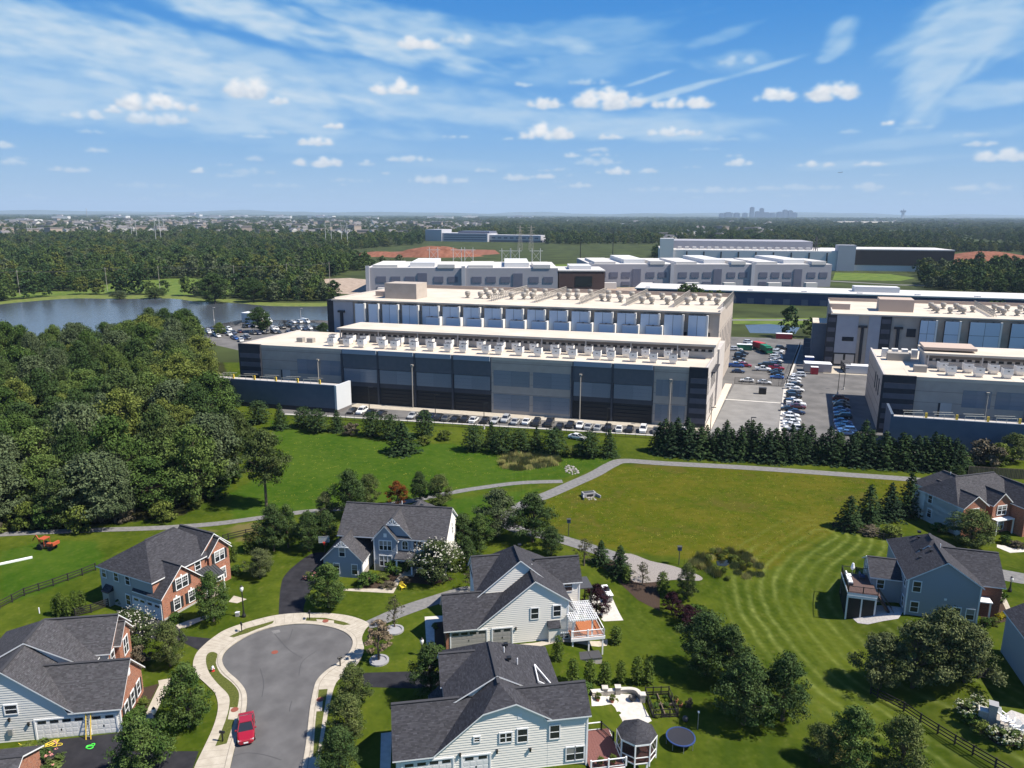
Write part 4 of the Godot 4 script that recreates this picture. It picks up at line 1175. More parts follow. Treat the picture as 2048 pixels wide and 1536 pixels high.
	pf.quad(L(5.1, 2.6, 1.7), L(8.1, 2.6, 1.7), L(8.1, 2.75, 1.7), L(5.1, 2.75, 1.7))
	part(pf, "porch_roof", M[g], h)
	box_part(h, "porch_beam", L(5.15, 2.4, 1.75), L(8.05, 2.62, 1.9), "white_trim")
	for a in [5.3, 7.7]: box_part(h, "porch_post", L(a, 0, 1.8), L(a + 0.25, 2.4, 2.05), "white_trim")
	box_part(h, "porch_floor", L(5.2, 0, 1.6), L(8.2, 0.2, 3.4), "concrete")
	vents(h, [L(4.6, 9.1, 8.6)]); roof_vents(h, [L(7.2, 8.0, 11.0), L(6.0, 8.1, 10.8)])
	for p in [[1.55, 2.85, 5.5], [5.2, 2.85, 3.3], [7.6, 3.45, 5.4], [0.5, -0.03, 3.0], [12.8, 3.35, 5.6]]: corner_board(h, p[0], p[1], p[2])
	# --- grey house on the right
	s = "siding_grey"
	h = thing("house", "grey sided house with raised dark deck at its left, right of the mown lawn", "house", Vector3(64.4, 0, -92.6), deg_to_rad(-15.5))
	wing(h, "b", 0, 13.2, -9.0, 5.6, -4.5, 8.6, 0, 5.6, [s, "brick_dark", s, s], [0, 0], [3.5, 1.0], "shingle", [], -1.0)
	wing(h, "b", 6.2, 10.5, -8.2, 5.9, -4.8, 8.9, -1.4, 5.9, ["", "", "", s], [0.6, 0.2], [2, 1.0])
	wing(h, "a", -4.4, 3.4, 2.4, 5.0, 6.6, 8.0, 10.8, 5.0, ["brick_dark", s, "", "brick_dark"], [0, 0], [0, 0], "shingle", [0, 3.4])
	wing(h, "a", -13.0, -9, 3.2, 3.8, 6.2, 5.4, 9.2, 3.8, [s, s, s, ""], [0, 0], [0, 0], "shingle", [], -2.2)
	win(h, "F", L(-7.9, 3.7, -0.03), 0.95, 1.5); win(h, "F", L(-7.9, 0.6, -0.03), 0.95, 1.5)
	win(h, "F", L(-2.6, 0.5, -0.03), 0.95, 1.5); win(h, "F", L(-0.9, 0.5, -0.03), 0.95, 1.5)
	box_part(h, "dryer_vent", L(-4.3, 2.9, -0.12), L(-4.0, 3.2, 0), "white_trim")
	corner_board(h, 0, -0.04, 5.5, "white_trim", -1.0); corner_board(h, -9, -0.04, 5.5, "white_trim", -1.0)
	win(h, "L", L(-9.03, 3.7, 1.4), 0.9, 1.5); win(h, "L", L(-9.03, 0.6, 1.4), 0.9, 1.5)
	door(h, "L", L(-13.03, 2.42, 7.4), "white_trim", 1.0)
	win(h, "L", L(-13.06, 2.7, 7.4), 0.55, 1.7) ; win(h, "F", L(-11.8, 2.0, 3.17), 0.9, 1.3)
	roof_vents(h, [L(-5.4, 8.1, 4.6), L(-6.3, 7.5, 6.0), L(-6.8, 7.1, 4.0), L(-5.6, 8.3, 10.8), L(-5.9, 8.0, 9.4)])
	vents(h, [L(-4.1, 8.5, 5.4)])
	box_part(h, "porch_roof", L(0.2, 2.9, 0.6), L(1.9, 3.05, 2.3), "white_trim"); box_part(h, "porch_post", L(1.6, 0, 0.7), L(1.78, 2.9, 0.9), "white_trim")
	deck(h, Vector3(-16.6, -1.6, -6.2), Vector3(-12.7, 2.4, 0.2), "composite", "black_metal", "white_trim")
	# --- brick house top right
	h = thing("house", "brick and white sided house with two small gables behind a broad tree", "house", Vector3(79.2, 0, -121.0), deg_to_rad(16.5))
	s = "siding_pale"
	wing(h, "b", 0.0, 8.2, -0.4, 5.6, 2.2, 7.4, 4.6, 5.6, [s, "brick", "brick", s])
	wing(h, "a", -0.4, 15, 1.2, 5.6, 5.4, 9.0, 9.6, 5.6, [s, s, s, s], [3.2, 1.0], [3.2, 1.0], "shingle_grey")
	wing(h, "b", -0.2, 5, 6.0, 5.6, 8.0, 7.4, 10.0, 5.6, ["brick", "brick", "brick", ""])
	wing(h, "b", -3.0, 5, 10.2, 5.6, 13.2, 8.2, 16.2, 5.6, ["brick", "brick", "brick", ""])
	wing(h, "b", 6, 13, 1.5, 5.6, 5.0, 8.4, 8.5, 5.6, [s, s, "", s], [0, 0], [3, 1.0], "shingle_grey")
	win(h, "L", L(-0.43, 3.7, 7.0), 0.85, 1.5); win(h, "L", L(-0.43, 1.0, 6.8), 0.85, 1.5)
	win(h, "F", L(8.0, 3.4, -0.23), 1.9, 1.6, 2); win(h, "F", L(8.0, 0.6, -0.23), 1.6, 1.7, 2); win(h, "F", L(2.1, 3.5, -0.03), 1.6, 1.5, 2)
	box_part(h, "porch_roof", L(6.0, 2.7, -1.4), L(10.0, 2.85, -0.2), "white_trim")
	for a in [6.1, 9.8]: box_part(h, "porch_post", L(a, 0, -1.35), L(a + 0.18, 2.7, -1.15), "white_trim")
	vents(h, [L(4.8, 8.3, 8.2)])
	# --- house cut by the right edge
	h = thing("house", "grey house corner at the right edge beside the white garden chairs", "house", Vector3(60.6, -1.6, -74.2), deg_to_rad(-14))
	s = "siding_grey"
	wing(h, "b", 0, 12, 0, 7.4, 5, 10.6, 10, 7.4, [s, s, s, s])
	box_part(h, "foundation", L(-0.02, 0, -0.06), L(10, 2.4, -0.02), "foundation")
	win(h, "F", L(1.6, 5.4, -0.03), 1.0, 1.5); win(h, "F", L(1.6, 2.9, -0.03), 1.0, 1.5); door(h, "F", L(2.2, 0, -0.07), "white_trim", 1.6)
	corner_board(h, 0, -0.04, 7.2)
	# --- roof corner in the bottom-left corner
	h = thing("house", "low grey shingled roof corner in the bottom left corner", "house", Vector3(-46.2, 0, -61.2), deg_to_rad(9))
	wing(h, "a", -9, -0.6, -4.0, 2.9, -0.5, 4.6, 3.0, 2.9, ["siding_pale", "siding_pale", "", "brick"], [0, 0], [0, 0], "shingle_grey")

# raised deck: boards, posts, railing (local corners p..q, q.y = floor height)
func deck(h: Node3D, p: Vector3, q: Vector3, floor_m: String, rail_m: String, post_m: String):
	var x := p.x
	while x < q.x - 0.02:
		var b := MB.new()
		b.box(Vector3(x, q.y - 0.05, p.z), Vector3(minf(x + 0.29, q.x), q.y, q.z))
		part(b, "deck_board", M[floor_m], h)
		x += 0.3
	box_part(h, "rim_board", Vector3(p.x - 0.04, q.y - 0.36, q.z), Vector3(q.x, q.y - 0.03, q.z + 0.05), post_m)
	box_part(h, "rim_board", Vector3(p.x - 0.05, q.y - 0.36, p.z), Vector3(p.x, q.y - 0.03, q.z), post_m)
	for px in [p.x + 0.1, (p.x + q.x) * 0.5, q.x - 0.15]:
		for pz in [p.z + 0.2, q.z - 0.1]:
			box_part(h, "deck_post", Vector3(px - 0.09, p.y - 0.7, pz - 0.09), Vector3(px + 0.09, q.y - 0.05, pz + 0.09), post_m)
	var rl := MB.new()
	for e in [[Vector3(p.x, q.y, p.z), Vector3(p.x, q.y, q.z)], [Vector3(p.x, q.y, q.z), Vector3(q.x, q.y, q.z)], [Vector3(p.x, q.y, p.z), Vector3(q.x, q.y, p.z)]]:
		var A: Vector3 = e[0]; var B: Vector3 = e[1]
		rl.bar(A + Vector3.UP * 1.0, B + Vector3.UP * 1.0, 0.09, 0.06); rl.bar(A + Vector3.UP * 0.12, B + Vector3.UP * 0.12, 0.05, 0.05)
		var k := int(A.distance_to(B) / 0.16)
		for i in k: rl.bar(A.lerp(B, (i + 0.5) / k) + Vector3.UP * 0.12, A.lerp(B, (i + 0.5) / k) + Vector3.UP, 0.022, 0.022, Vector3.RIGHT)
		for i in 3: rl.bar(A.lerp(B, i / 2.0), A.lerp(B, i / 2.0) + Vector3.UP * 1.08, 0.1, 0.1, Vector3.RIGHT)
	part(rl, "railing", M[rail_m], h)

# ---------------------------------------------------------------- data-hall campus
# campus frame: s to the right along the fronts, t to the back (metres), y up
func campus(called: String, label: String, category := "building", s := 0.0, t := 0.0, turn := 0.0) -> Node3D:
	var p := CW(s, t)
	return thing(called, label, category, Vector3(p.x, 0, p.y), deg_to_rad(-CDEG + turn))

func cbox(h: Node3D, called: String, a0: float, a1: float, b0: float, b1: float, y0: float, y1: float, m: String) -> MeshInstance3D:
	var mb := MB.new()
	mb.obox((CL(a0, y0, b0) + CL(a1, y1, b1)) * 0.5, Vector3(absf(a1 - a0), absf(y1 - y0), absf(b1 - b0)), Vector3.RIGHT, Vector3.UP, Vector3(-shear, 0, sqrt(1.0 - shear * shear)))
	return part(mb, called, M[m], h)

# the plots are not quite square: their sides run back at a slant
var shear := 0.1132
func CL(a: float, y: float, b: float) -> Vector3:
	return Vector3(a + shear * b, y, -sqrt(1.0 - shear * shear) * b)

var unit_mesh := {}

# cooling unit: tapered white hood on a curb with a dark inlet face
func cooler(h: Node3D, a: float, b: float, y: float):
	if unit_mesh.is_empty():
		var bd := MB.new()
		var p := [[-1.1, 0.35, -1.2], [1.1, 0.35, -1.2], [1.1, 0.35, 1.0], [-1.1, 0.35, 1.0]]
		var w0 := 0.85; var w1 := 1.25
		var A := [Vector3(-w0, 0.3, 1.0), Vector3(w0, 0.3, 1.0), Vector3(w0, 0.3, -1.0), Vector3(-w0, 0.3, -1.0)]
		var B := [Vector3(-w1, 1.3, 1.35), Vector3(w1, 1.3, 1.35), Vector3(w1, 1.3, -1.2), Vector3(-w1, 1.3, -1.2)]
		var C := [Vector3(-w1, 2.9, 1.35), Vector3(w1, 2.9, 1.35), Vector3(w1, 2.9, -1.2), Vector3(-w1, 2.9, -1.2)]
		for i in 4:
			var j := (i + 1) % 4
			bd.quad(A[i], A[j], B[j], B[i]); bd.quad(B[i], B[j], C[j], C[i])
		bd.quad(C[0], C[1], C[2], C[3])
		var cu := MB.new(); cu.box(Vector3(-1.0, 0, -1.1), Vector3(1.0, 0.3, 1.1))
		var ct := MB.new(); ct.box(Vector3(-1.1, 2.9, -1.05), Vector3(1.1, 2.98, 1.2))
		var ho := MB.new(); ho.box(Vector3(-0.25, 2.1, 1.35), Vector3(0.25, 2.35, 1.4)); 
		unit_mesh = {"hood": bd.mesh(), "curb": cu.mesh(), "coil_top": ct.mesh(), "hatch": ho.mesh()}
	var o := sub(h, "cooling_unit", CL(a, y, b))
	o.scale = Vector3(0.86, 0.88, 0.86)
	part(unit_mesh["hood"], "hood", M["unit_white"], o)
	part(unit_mesh["curb"], "curb", M["roof_tan"], o)
	part(unit_mesh["coil_top"], "coil", M["dark_grey"], o)
	part(unit_mesh["hatch"], "hatch", M["dark_grey"], o)

var fan_mesh: ArrayMesh
func fan_stack(h: Node3D, a: float, b: float, y: float, k := 1.0):
	if fan_mesh == null:
		var f := MB.new()
		f.lathe(Vector3.ZERO, [Vector2(0.55, 0), Vector2(0.55, 0.8), Vector2(0.95, 1.15), Vector2(1.05, 1.25), Vector2(1.05, 1.75), Vector2(1.15, 1.8), Vector2(1.15, 2.3), Vector2(0.9, 2.55), Vector2(0.9, 2.7), Vector2(0.0, 2.7)], 10)
		f.box(Vector3(-0.8, 0, -0.8), Vector3(0.8, 0.35, 0.8))
		fan_mesh = f.mesh()
	var o := part(fan_mesh, "exhaust_fan", M["unit_grey"], h)
	o.position = CL(a, y, b); o.scale = Vector3.ONE * k

func rail_screen(h: Node3D, a: float, b0: float, b1: float, y: float):
	# louvred equipment screen on a frame
	var m := MB.new()
	var k := int((b1 - b0) / 1.6)
	for i in k + 1:
		var b := lerpf(b0, b1, float(i) / k)
		m.bar(CL(a, y, b), CL(a, y + 2.4, b), 0.14, 0.14, Vector3.RIGHT); m.bar(CL(a, y + 2.3, b), CL(a + 1.0, y, b), 0.1, 0.1, Vector3.BACK)
	for j in 4: m.bar(CL(a, y + 0.6 + j * 0.58, b0), CL(a, y + 0.6 + j * 0.58, b1), 0.1, 0.22)
	part(m, "equipment_screen", M["unit_grey"], h)

# low front hall: bays of glass, dark upper band, grey end bays; units on the roof, clerestory block behind
func front_hall(h: Node3D, a0: float, a1: float, depth: float, H: float, bays: Array, block0: float, block1: float, left_end: bool, right_end: bool):
	# core
	cbox(h, "wall", a0 + 0.6, a1 - 0.6, 0.5, depth, 0, H - 0.5, "panel_grey")
	var roof := cbox(h, "roof", a0 + 0.3, a1 - 0.3, 0.3, depth, H - 0.5, H - 0.1, "roof_tan")
	cbox(h, "parapet", a0 + 0.2, a1 - 0.2, 0.05, 0.5, H - 0.6, H + 0.25, "roof_tan")
	cbox(h, "parapet", a0, a0 + 0.5, 0.5, depth, H - 0.6, H + 0.3, "panel_light")
	cbox(h, "parapet", a1 - 0.5, a1, 0.5, depth, H - 0.6, H + 0.3, "panel_light")
	# roof seams
	for i in int((a1 - a0) / 12.0):
		cbox(h, "roof_seam", a0 + 6 + i * 12.0, a0 + 6.06 + i * 12.0, 0.6, 13.5, H - 0.1, H - 0.07, "seam_tan")
	for bay in bays:
		var p: float = bay[0]; var q: float = bay[1]; var kind: String = bay[2]
		if kind == "end":
			# dark masonry corner with lighter string courses
			cbox(h, "corner_pier", p, q, -0.35, 0.55, 0, H + 0.35, "dark_wall")
			for i in 5: cbox(h, "band", p + 0.5, q - 0.1, -0.42, -0.35, 1.2 + i * 2.7, 2.6 + i * 2.7, "dark_band")
		elif kind == "grey" or kind == "greyglass":
			cbox(h, "wall_panel", p, q, 0.1, 0.5, 0, H - 0.62, "panel_warm")
			for j in 5: cbox(h, "panel_joint", p, q, 0.08, 0.1, 2.9 + j * 2.9, 2.98 + j * 2.9, "panel_dark")
			if kind == "greyglass":
				for r in [[1.0, 5.6], [8.0, 12.4]]:
					if q - p < 14.0 and r[0] < 2.0 and bay.size() > 3: continue
					glazing(h, p + 0.6, (p + q) * 0.5 - 0.5, 0.04, r[0], r[1], 2, 4)
					glazing(h, (p + q) * 0.5 + 0.5, q - 0.6, 0.04, r[0], r[1], 2, 4)
			else:
				cbox(h, "door", p + (q - p) * 0.6, p + (q - p) * 0.6 + 2.6, 0.02, 0.1, 4.6, 8.8, "panel_light")
				cbox(h, "door", p + (q - p) * 0.6 - 0.5, p + (q - p) * 0.6, 0.03, 0.1, 4.6, 8.8, "dark_wall")
		else:
			cbox(h, "wall_panel", p, q, -0.1, 0.5, H - 5.2, H + 0.1, "slate")
			cbox(h, "metal_cap", p + 0.4, q - 0.4, -0.35, -0.1, H - 1.0, H + 0.35, "cap_blue")
			glazing(h, p + 0.4, q - 0.4, 0.0, H - 9.4, H - 5.4, 2, 4)
			cbox(h, "wall_panel", p, q, 0.1, 0.5, 5.2, H - 9.4, "slate_dark")
			cbox(h, "louvre", p + 0.3, q - 0.3, 0.25, 0.5, 0, 5.2, "black_louvre")
			for i in 5: cbox(h, "louvre_blade", p + 0.3, q - 0.3, 0.1, 0.25, 0.5 + i * 1.0, 0.58 + i * 1.0, "dark_wall")
			cbox(h, "pilaster", p - 0.25, p + 0.25, -0.3, 0.5, 0, H - 1.1, "slate_dark")
	# clerestory block
	var H2 := H + 4.1
	var bd := minf(depth, 28.0)
	cbox(h, "upper_wall", block0 + 0.6, block1 - 0.6, 16.2, bd, H - 0.1, H2 - 0.7, "panel_light")
	cbox(h, "upper_roof", block0, block1, 14.4, bd + 0.4, H2 - 0.6, H2, "roof_tan")
	cbox(h, "upper_band", block0 + 0.8, block1 - 0.8, 15.9, 16.2, H + 0.0, H + 1.7, "panel_pale")
	cbox(h, "upper_band", block0 + 0.8, block1 - 0.8, 15.95, 16.2, H2 - 1.6, H2 - 0.65, "panel_dark")
	var k := int((block1 - block0) / 1.9)
	for i in k:
		var a := block0 + 1.2 + i * 1.9
		cbox(h, "louvre", a, a + 1.1, 16.0, 16.2, H + 1.8, H2 - 1.7, "black_louvre")
	for i in int((block1 - block0) / 13.0) + 1:
		cbox(h, "post", block0 + 0.9 + i * 13.0, block0 + 1.2 + i * 13.0, 14.6, 14.9, H - 0.1, H2 - 0.55, "panel_light")

func glazing(h: Node3D, a0: float, a1: float, b: float, y0: float, y1: float, nx: int, ny: int):
	var o := sub(h, "glazing", Vector3.ZERO)
	for i in nx:
		for j in ny:
			var w := (a1 - a0) / nx; var t := (y1 - y0) / ny
			cbox(o, "pane", a0 + w * i + 0.05, a0 + w * (i + 1) - 0.05, b, b + 0.08, y0 + t * j + 0.05, y0 + t * (j + 1) - 0.05, ["glass_blue", "glass_blue2"][(i * 3 + j * 2 + int(a0)) % 2])
	cbox(o, "mullion", a0, a1, b + 0.03, b + 0.1, y0, y1, "mullion")

# tall hall behind: grey wall with blue glazed screens and white fins
func tall_hall(h: Node3D, a0: float, a1: float, depth: float, H: float, bays: Array):
	cbox(h, "wall", a0, a1, 0, depth, 0, H - 0.6, "panel_warm")
	cbox(h, "roof", a0 + 0.3, a1 - 0.3, 0.3, depth, H - 0.6, H - 0.2, "roof_tan")
	cbox(h, "parapet", a0 - 0.3, a1 + 0.3, -0.9, 0.35, H - 0.5, H, "roof_tan")
	cbox(h, "parapet", a0, a1, depth - 0.4, depth, H - 0.6, H + 1.1, "panel_tan")
	cbox(h, "parapet", a1 - 0.4, a1, 0.3, depth - 0.4, H - 0.6, H + 0.5, "panel_light")
	cbox(h, "parapet", a0, a0 + 0.4, 0.3, depth - 0.4, H - 0.6, H + 0.5, "panel_light")
	for bay in bays:
		var p: float = bay[0]; var w: float = bay[1]; var lo: float = bay[2]; var hi: float = bay[3]
		var out: float = bay[4]
		var n: int = 1 if w < 5.0 else 2
		var o := sub(h, "glazed_screen", Vector3.ZERO)
		for i in n:
			for j in 3:
				var ww := w / n; var tt := (hi - lo) / 3.0
				cbox(o, "pane", p + ww * i + 0.06, p + ww * (i + 1) - 0.06, -out, -out + 0.12, lo + tt * j + 0.06, lo + tt * (j + 1) - 0.06, ["sky_glass", "sky_glass2"][(i + j + int(p)) % 2])
		cbox(o, "backing", p, p + w, -out + 0.06, -0.02, lo, hi, "dark_wall")
		cbox(o, "fin", p + w, p + w + 0.6, -out - 0.15, 0.0, lo, hi + 0.1, "unit_white")
		for i in n: cbox(o, "lamp", p + w * (i + 0.5) / n - 0.3, p + w * (i + 0.5) / n + 0.3, -out, -out + 0.4, hi + 0.02, hi + 0.35, "dark_grey")

func ladder_loops(h: Node3D, a0: float, n: int, step: float, b: float, y: float, a_right := true):
	# yellow guard gates over the yard wall
	for i in n:
		var m := MB.new()
		var a := a0 + i * step
		m.bar(CL(a, y + 1.1, b), CL(a + step * 0.66, y + 1.25, b), 0.12, 0.12); m.bar(CL(a, y + 0.5, b), CL(a + step * 0.66, y + 0.6, b), 0.08, 0.08)
		m.bar(CL(a, y + 1.1, b + 2.2), CL(a + step * 0.66, y + 1.25, b + 2.2), 0.1, 0.1)
		for q in 3: m.bar(CL(a + step * 0.33 * q, y, b), CL(a + step * 0.33 * q, y + 1.15, b), 0.08, 0.08, Vector3.RIGHT)
		part(m, "guard_rail", M["guard_cream"], h)
		var p := MB.new(); p.obox(CL(a + step * 0.74, y + 0.65, b), Vector3(0.5, 1.3, 0.3)); part(p, "yellow_gate", M["yellow"], h)

func campus_materials():
	nmat("roof_tan", lin(0.47, 0.41, 0.34), lin(0.56, 0.50, 0.425), 30.0, 0.012, 0.9)
	mat("seam_tan", lin(0.5, 0.45, 0.38), 0.9)
	nmat("panel_grey", lin(0.18, 0.18, 0.19), lin(0.22, 0.22, 0.23), 12.0, 0.02, 0.8)
	nmat("panel_warm", lin(0.35, 0.305, 0.265), lin(0.42, 0.37, 0.325), 14.0, 0.015, 0.8)
	nmat("panel_light", lin(0.40, 0.37, 0.35), lin(0.48, 0.45, 0.42), 14.0, 0.015, 0.8)
	mat("panel_pale", lin(0.42, 0.39, 0.36), 0.8)
	mat("panel_tan", lin(0.42, 0.33, 0.27), 0.85)
	mat("panel_dark", lin(0.13, 0.12, 0.12), 0.8)
	nmat("dark_wall", lin(0.033, 0.034, 0.041), lin(0.045, 0.048, 0.057), 10.0, 0.02, 0.7)
	nmat("dark_band", lin(0.085, 0.085, 0.105), lin(0.11, 0.11, 0.13), 10.0, 0.02, 0.7)
	nmat("slate", lin(0.090, 0.101, 0.117), lin(0.111, 0.123, 0.143), 10.0, 0.02, 0.6)
	nmat("slate_dark", lin(0.055, 0.058, 0.070), lin(0.070, 0.074, 0.087), 10.0, 0.02, 0.6)
	mat("cap_blue", lin(0.25, 0.30, 0.37), 0.4)
	mat("black_louvre", lin(0.014, 0.014, 0.016), 0.7)
	mat("glass_blue", lin(0.175, 0.20, 0.235), 0.22)
	mat("glass_blue2", lin(0.20, 0.225, 0.26), 0.22)
	mat("sky_glass", lin(0.50, 0.585, 0.68), 0.2)
	mat("sky_glass2", lin(0.54, 0.625, 0.72), 0.2)
	mat("mullion", lin(0.15, 0.17, 0.21), 0.5)
	mat("unit_white", lin(0.70, 0.68, 0.64), 0.6)
	mat("unit_grey", lin(0.30, 0.275, 0.24), 0.6)
	mat("guard_cream", lin(0.55, 0.52, 0.42), 0.6)
	mat("yellow", lin(0.70, 0.48, 0.06), 0.6)
	nmat("screen_blue", lin(0.082, 0.108, 0.150), lin(0.100, 0.130, 0.176), 14.0, 0.02, 0.5)
	mat("screen_edge", lin(0.50, 0.52, 0.54), 0.6)
	nmat("panel_cool", lin(0.30, 0.31, 0.35), lin(0.35, 0.36, 0.40), 14.0, 0.015, 0.8)
	mat("far_lav2", lin(0.38, 0.38, 0.41), 0.7)
	mat("brick_black", lin(0.03, 0.022, 0.022), 0.8)
	mat("red_paint", lin(0.42, 0.03, 0.04), 0.6)
	mat("far_white", lin(0.55, 0.55, 0.55), 0.7)
	mat("far_lav", lin(0.30, 0.295, 0.325), 0.7)
	mat("far_win", lin(0.12, 0.125, 0.17), 0.4)
	mat("far_roof", lin(0.52, 0.50, 0.48), 0.8)
	mat("tower_blue", lin(0.10, 0.13, 0.19), 0.6)
	mat("navy", lin(0.018, 0.040, 0.11), 0.6)
	mat("brick_far", lin(0.075, 0.040, 0.034), 0.8)

func campus_buildings():
	# front hall, middle
	var h := campus("data_hall", "long low grey hall with dark glazed bays and two rows of white roof units", "building")
	var H := 15.9
	front_hall(h, -139.0, 0.0, 30.0, H, [[-139.0, -131.5, "end"], [-131.5, -120.0, "grey"], [-120.0, -104.5, "greyglass", 1], [-104.5, -93.0, "bay"], [-93.0, -81.5, "bay"], [-81.5, -70.0, "bay"], [-70.0, -58.5, "bay"], [-58.5, -35.5, "greyglass"], [-35.5, -24.5, "bay"], [-24.5, -13.5, "bay"], [-13.5, -4.5, "greyglass"], [-4.5, 0.3, "end"]], -115.0, 0.5, true, true)
	# two of the dark bays sit right of the middle
	for i in 21:
		var a := -114.5 + i * 5.35 + (0.8 if i % 3 == 1 else 0.0)
		cooler(h, a, 11.8, H - 0.1)
		if i > 0: cooler(h, a - 2.2 - (0.7 if i % 2 else 0.0), 6.0, H - 0.1)
	# pipe stacks on the roof and drain pipes down the front
	for a in [-122.0, -125.5, -111.0]: cbox(h, "roof_box", a, a + 2.0, 9.0, 10.6, H - 0.1, H + 1.3, "unit_grey")
	for a in [-112.0, -82.0, -33.0, -9.0]:
		var b := MB.new(); b.tube(CL(a, 0, -0.75), CL(a, H - 3.4, -0.75), 0.16, 0.16, 8); b.obox(CL(a, H - 3.3, -0.7), Vector3(0.7, 0.5, 0.6)); part(b, "drain_pipe", M["unit_grey"], h)
	# right end wall with windows, canopies and panel joints
	for j in 5: cbox(h, "panel_joint", -0.02, 0.03, 0.6, 40, 2.6 + j * 2.7, 2.7 + j * 2.7, "panel_dark")
	cbox(h, "end_wall", -0.6, -0.0, 0.55, 42.0, 0, H - 0.6, "panel_light")
	for b in [4.5, 12.0, 15.0, 18.0, 21.0]: cbox(h, "window", 0.0, 0.06, b, b + 1.1, 8.0, 12.5, "dark_wall")
	for b in [3.2, 12.0, 15.0, 18.0]: cbox(h, "window", 0.0, 0.06, b, b + 1.1, 1.0, 5.5, "dark_wall")
	cbox(h, "canopy", 0.0, 1.1, 10.5, 23.0, 12.8, 13.1, "dark_wall")
	cbox(h, "stair_tower", -5.0, 0.5, 25.5, 42.0, 0.0, H + 1.0, "panel_light")
	# blue yard wall with guard rails at its left
	h = campus("yard_wall", "long blue grey screen wall with yellow guard gates left of the middle hall", "wall")
	cbox(h, "wall_face", -141.0, -99.5, -12.2, -11.6, 1.3, 8.0, "screen_blue")
	cbox(h, "base", -141.0, -99.5, -12.25, -11.5, 0, 1.3, "dark_wall")
	cbox(h, "return_wall", -99.5, -98.9, -12.25, -5.0, 0.9, 8.0, "screen_edge")
	cbox(h, "return_base", -99.5, -98.9, -12.25, -5.0, 0, 0.9, "panel_dark")
	cbox(h, "catwalk", -141.0, -99.5, -11.5, -9.0, 7.5, 7.8, "panel_pale")
	ladder_loops(h, -138.0, 5, 7.0, -10.9, 7.8)
	# tall hall behind
	h = campus("data_hall", "tall hall with blue glazed screens and white fins, behind the middle hall", "building", 0, 40.0)
	H = 26.0
	var bays := []
	var a := -123.0
	var i := 0
	while a < -10.0:
		var w: float = 3.2 if i < 2 else 5.4
		bays.append([a, w, 3.0, 24.9, 1.6])
		if i >= 4 and i < 15: bays.append([a + w - 3.4, 4.6, 2.0, 21.4, 3.4])
		a += w + 1.9
		i += 1
	tall_hall(h, -132.0, -1.4, 48.0, H, bays)
	cbox(h, "corner_pier", -134.4, -132.0, -0.3, 20, 0, H - 0.4, "dark_wall")
	cbox(h, "wall_panel", -132.0, -124.5, -0.25, 0.0, 0, H - 0.7, "panel_cool")
	cbox(h, "downpipe", -129.3, -128.4, -0.8, -0.25, 0, H - 4.0, "dark_wall"); cbox(h, "downpipe_head", -130.1, -127.6, -0.9, -0.25, H - 4.6, H - 3.9, "dark_wall")
	for q in [-117.8, -109.0, -88.5, -66.0, -45.0, -24.0]: cbox(h, "window", q, q + 2.2, -0.2, 0.0, 16.5, 20.5, "dark_wall")
	for q in [-15.0, -8.0]: cbox(h, "window", q, q + 4.0, -0.2, 0.0, 13.5, 19.5, "dark_wall")
	cbox(h, "penthouse", -117.0, -105.0, 8.0, 16.0, H - 0.3, H + 5.2, "panel_warm")
	cbox(h, "roof_box", -124.0, -118.0, 14.0, 18.0, H - 0.3, H + 1.6, "panel_tan")
	for k in 24:
		var fa := -90.0 + k * 3.85
		if k % 4 == 3: rail_screen(h, fa, 10.0, 46.0, H - 0.2)
		else:
			for bb in [20.0, 34.0]:
				fan_stack(h, fa + sin(fa * 7.0 + bb) * 0.8, bb + cos(fa * 5.0) * 3.0, H - 0.2, 0.9)
	for q in 8: cbox(h, "window", -1.4, -1.34, 6.0 + q * 5.5, 7.6 + q * 5.5, 9.0, 19.0, "panel_dark")
	for j in 4: cbox(h, "panel_joint", -1.4, -1.36, 0, 48, 4.0 + j * 5.2, 4.12 + j * 5.2, "panel_dark")
	# front hall, right
	h = campus("data_hall", "low pale roofed hall with a dark corner, cut by the right edge", "building", 43.0, 8.0)
	H = 15.0
	front_hall(h, 0.0, 78.0, 43.0, H, [[-0.3, 7.6, "end"], [7.6, 18.0, "grey"], [18.0, 33.0, "greyglass", 1], [33.0, 44.0, "bay"], [44.0, 55.0, "bay"], [55.0, 66.0, "bay"], [66.0, 78.0, "greyglass"]], 11.0, 78.0, true, false)
	for k in 8:
		cooler(h, 15.0 + k * 6.0, 11.0, H - 0.1); cooler(h, 16.2 + k * 6.4, 6.0, H - 0.1)
	cbox(h, "roof_box", 8.0, 11.0, 8.0, 10.4, H - 0.1, H + 1.6, "unit_grey")
	cbox(h, "roof_box", 3.0, 9.0, 24.0, 27.0, H - 0.1, H + 2.0, "unit_grey")
	for k in 4: cbox(h, "roof_unit", 2.0 + k * 2.6, 3.6 + k * 2.6, 29.0, 31.0, H - 0.1, H + 2.4, "unit_white")
	cbox(h, "roof_parapet", 11.0, 24.0, 17.0, 26.0, H + 4.6, H + 5.3, "panel_tan")
	for j in 4: cbox(h, "panel_joint", -0.06, 0.0, 0.6, 42, 3.0 + j * 2.9, 3.1 + j * 2.9, "panel_dark")
	cbox(h, "side_wall", -0.02, 0.6, 0.55, 43.0, 0, H - 0.6, "panel_warm")
	for b in [8.0, 13.0, 18.0]: cbox(h, "window", -0.1, -0.02, b, b + 1.6, 8.0, 12.5, "dark_wall")
	var dp := MB.new(); dp.tube(CL(24.0, 0, -0.7), CL(24.0, H - 3.0, -0.7), 0.16, 0.16, 8); dp.obox(CL(24.0, H - 2.9, -0.7), Vector3(0.7, 0.5, 0.6)); part(dp, "drain_pipe", M["unit_grey"], h)
	h = campus("yard_wall", "blue grey screen wall with yellow guard gates at the right edge", "wall", 43.6, 6.0)
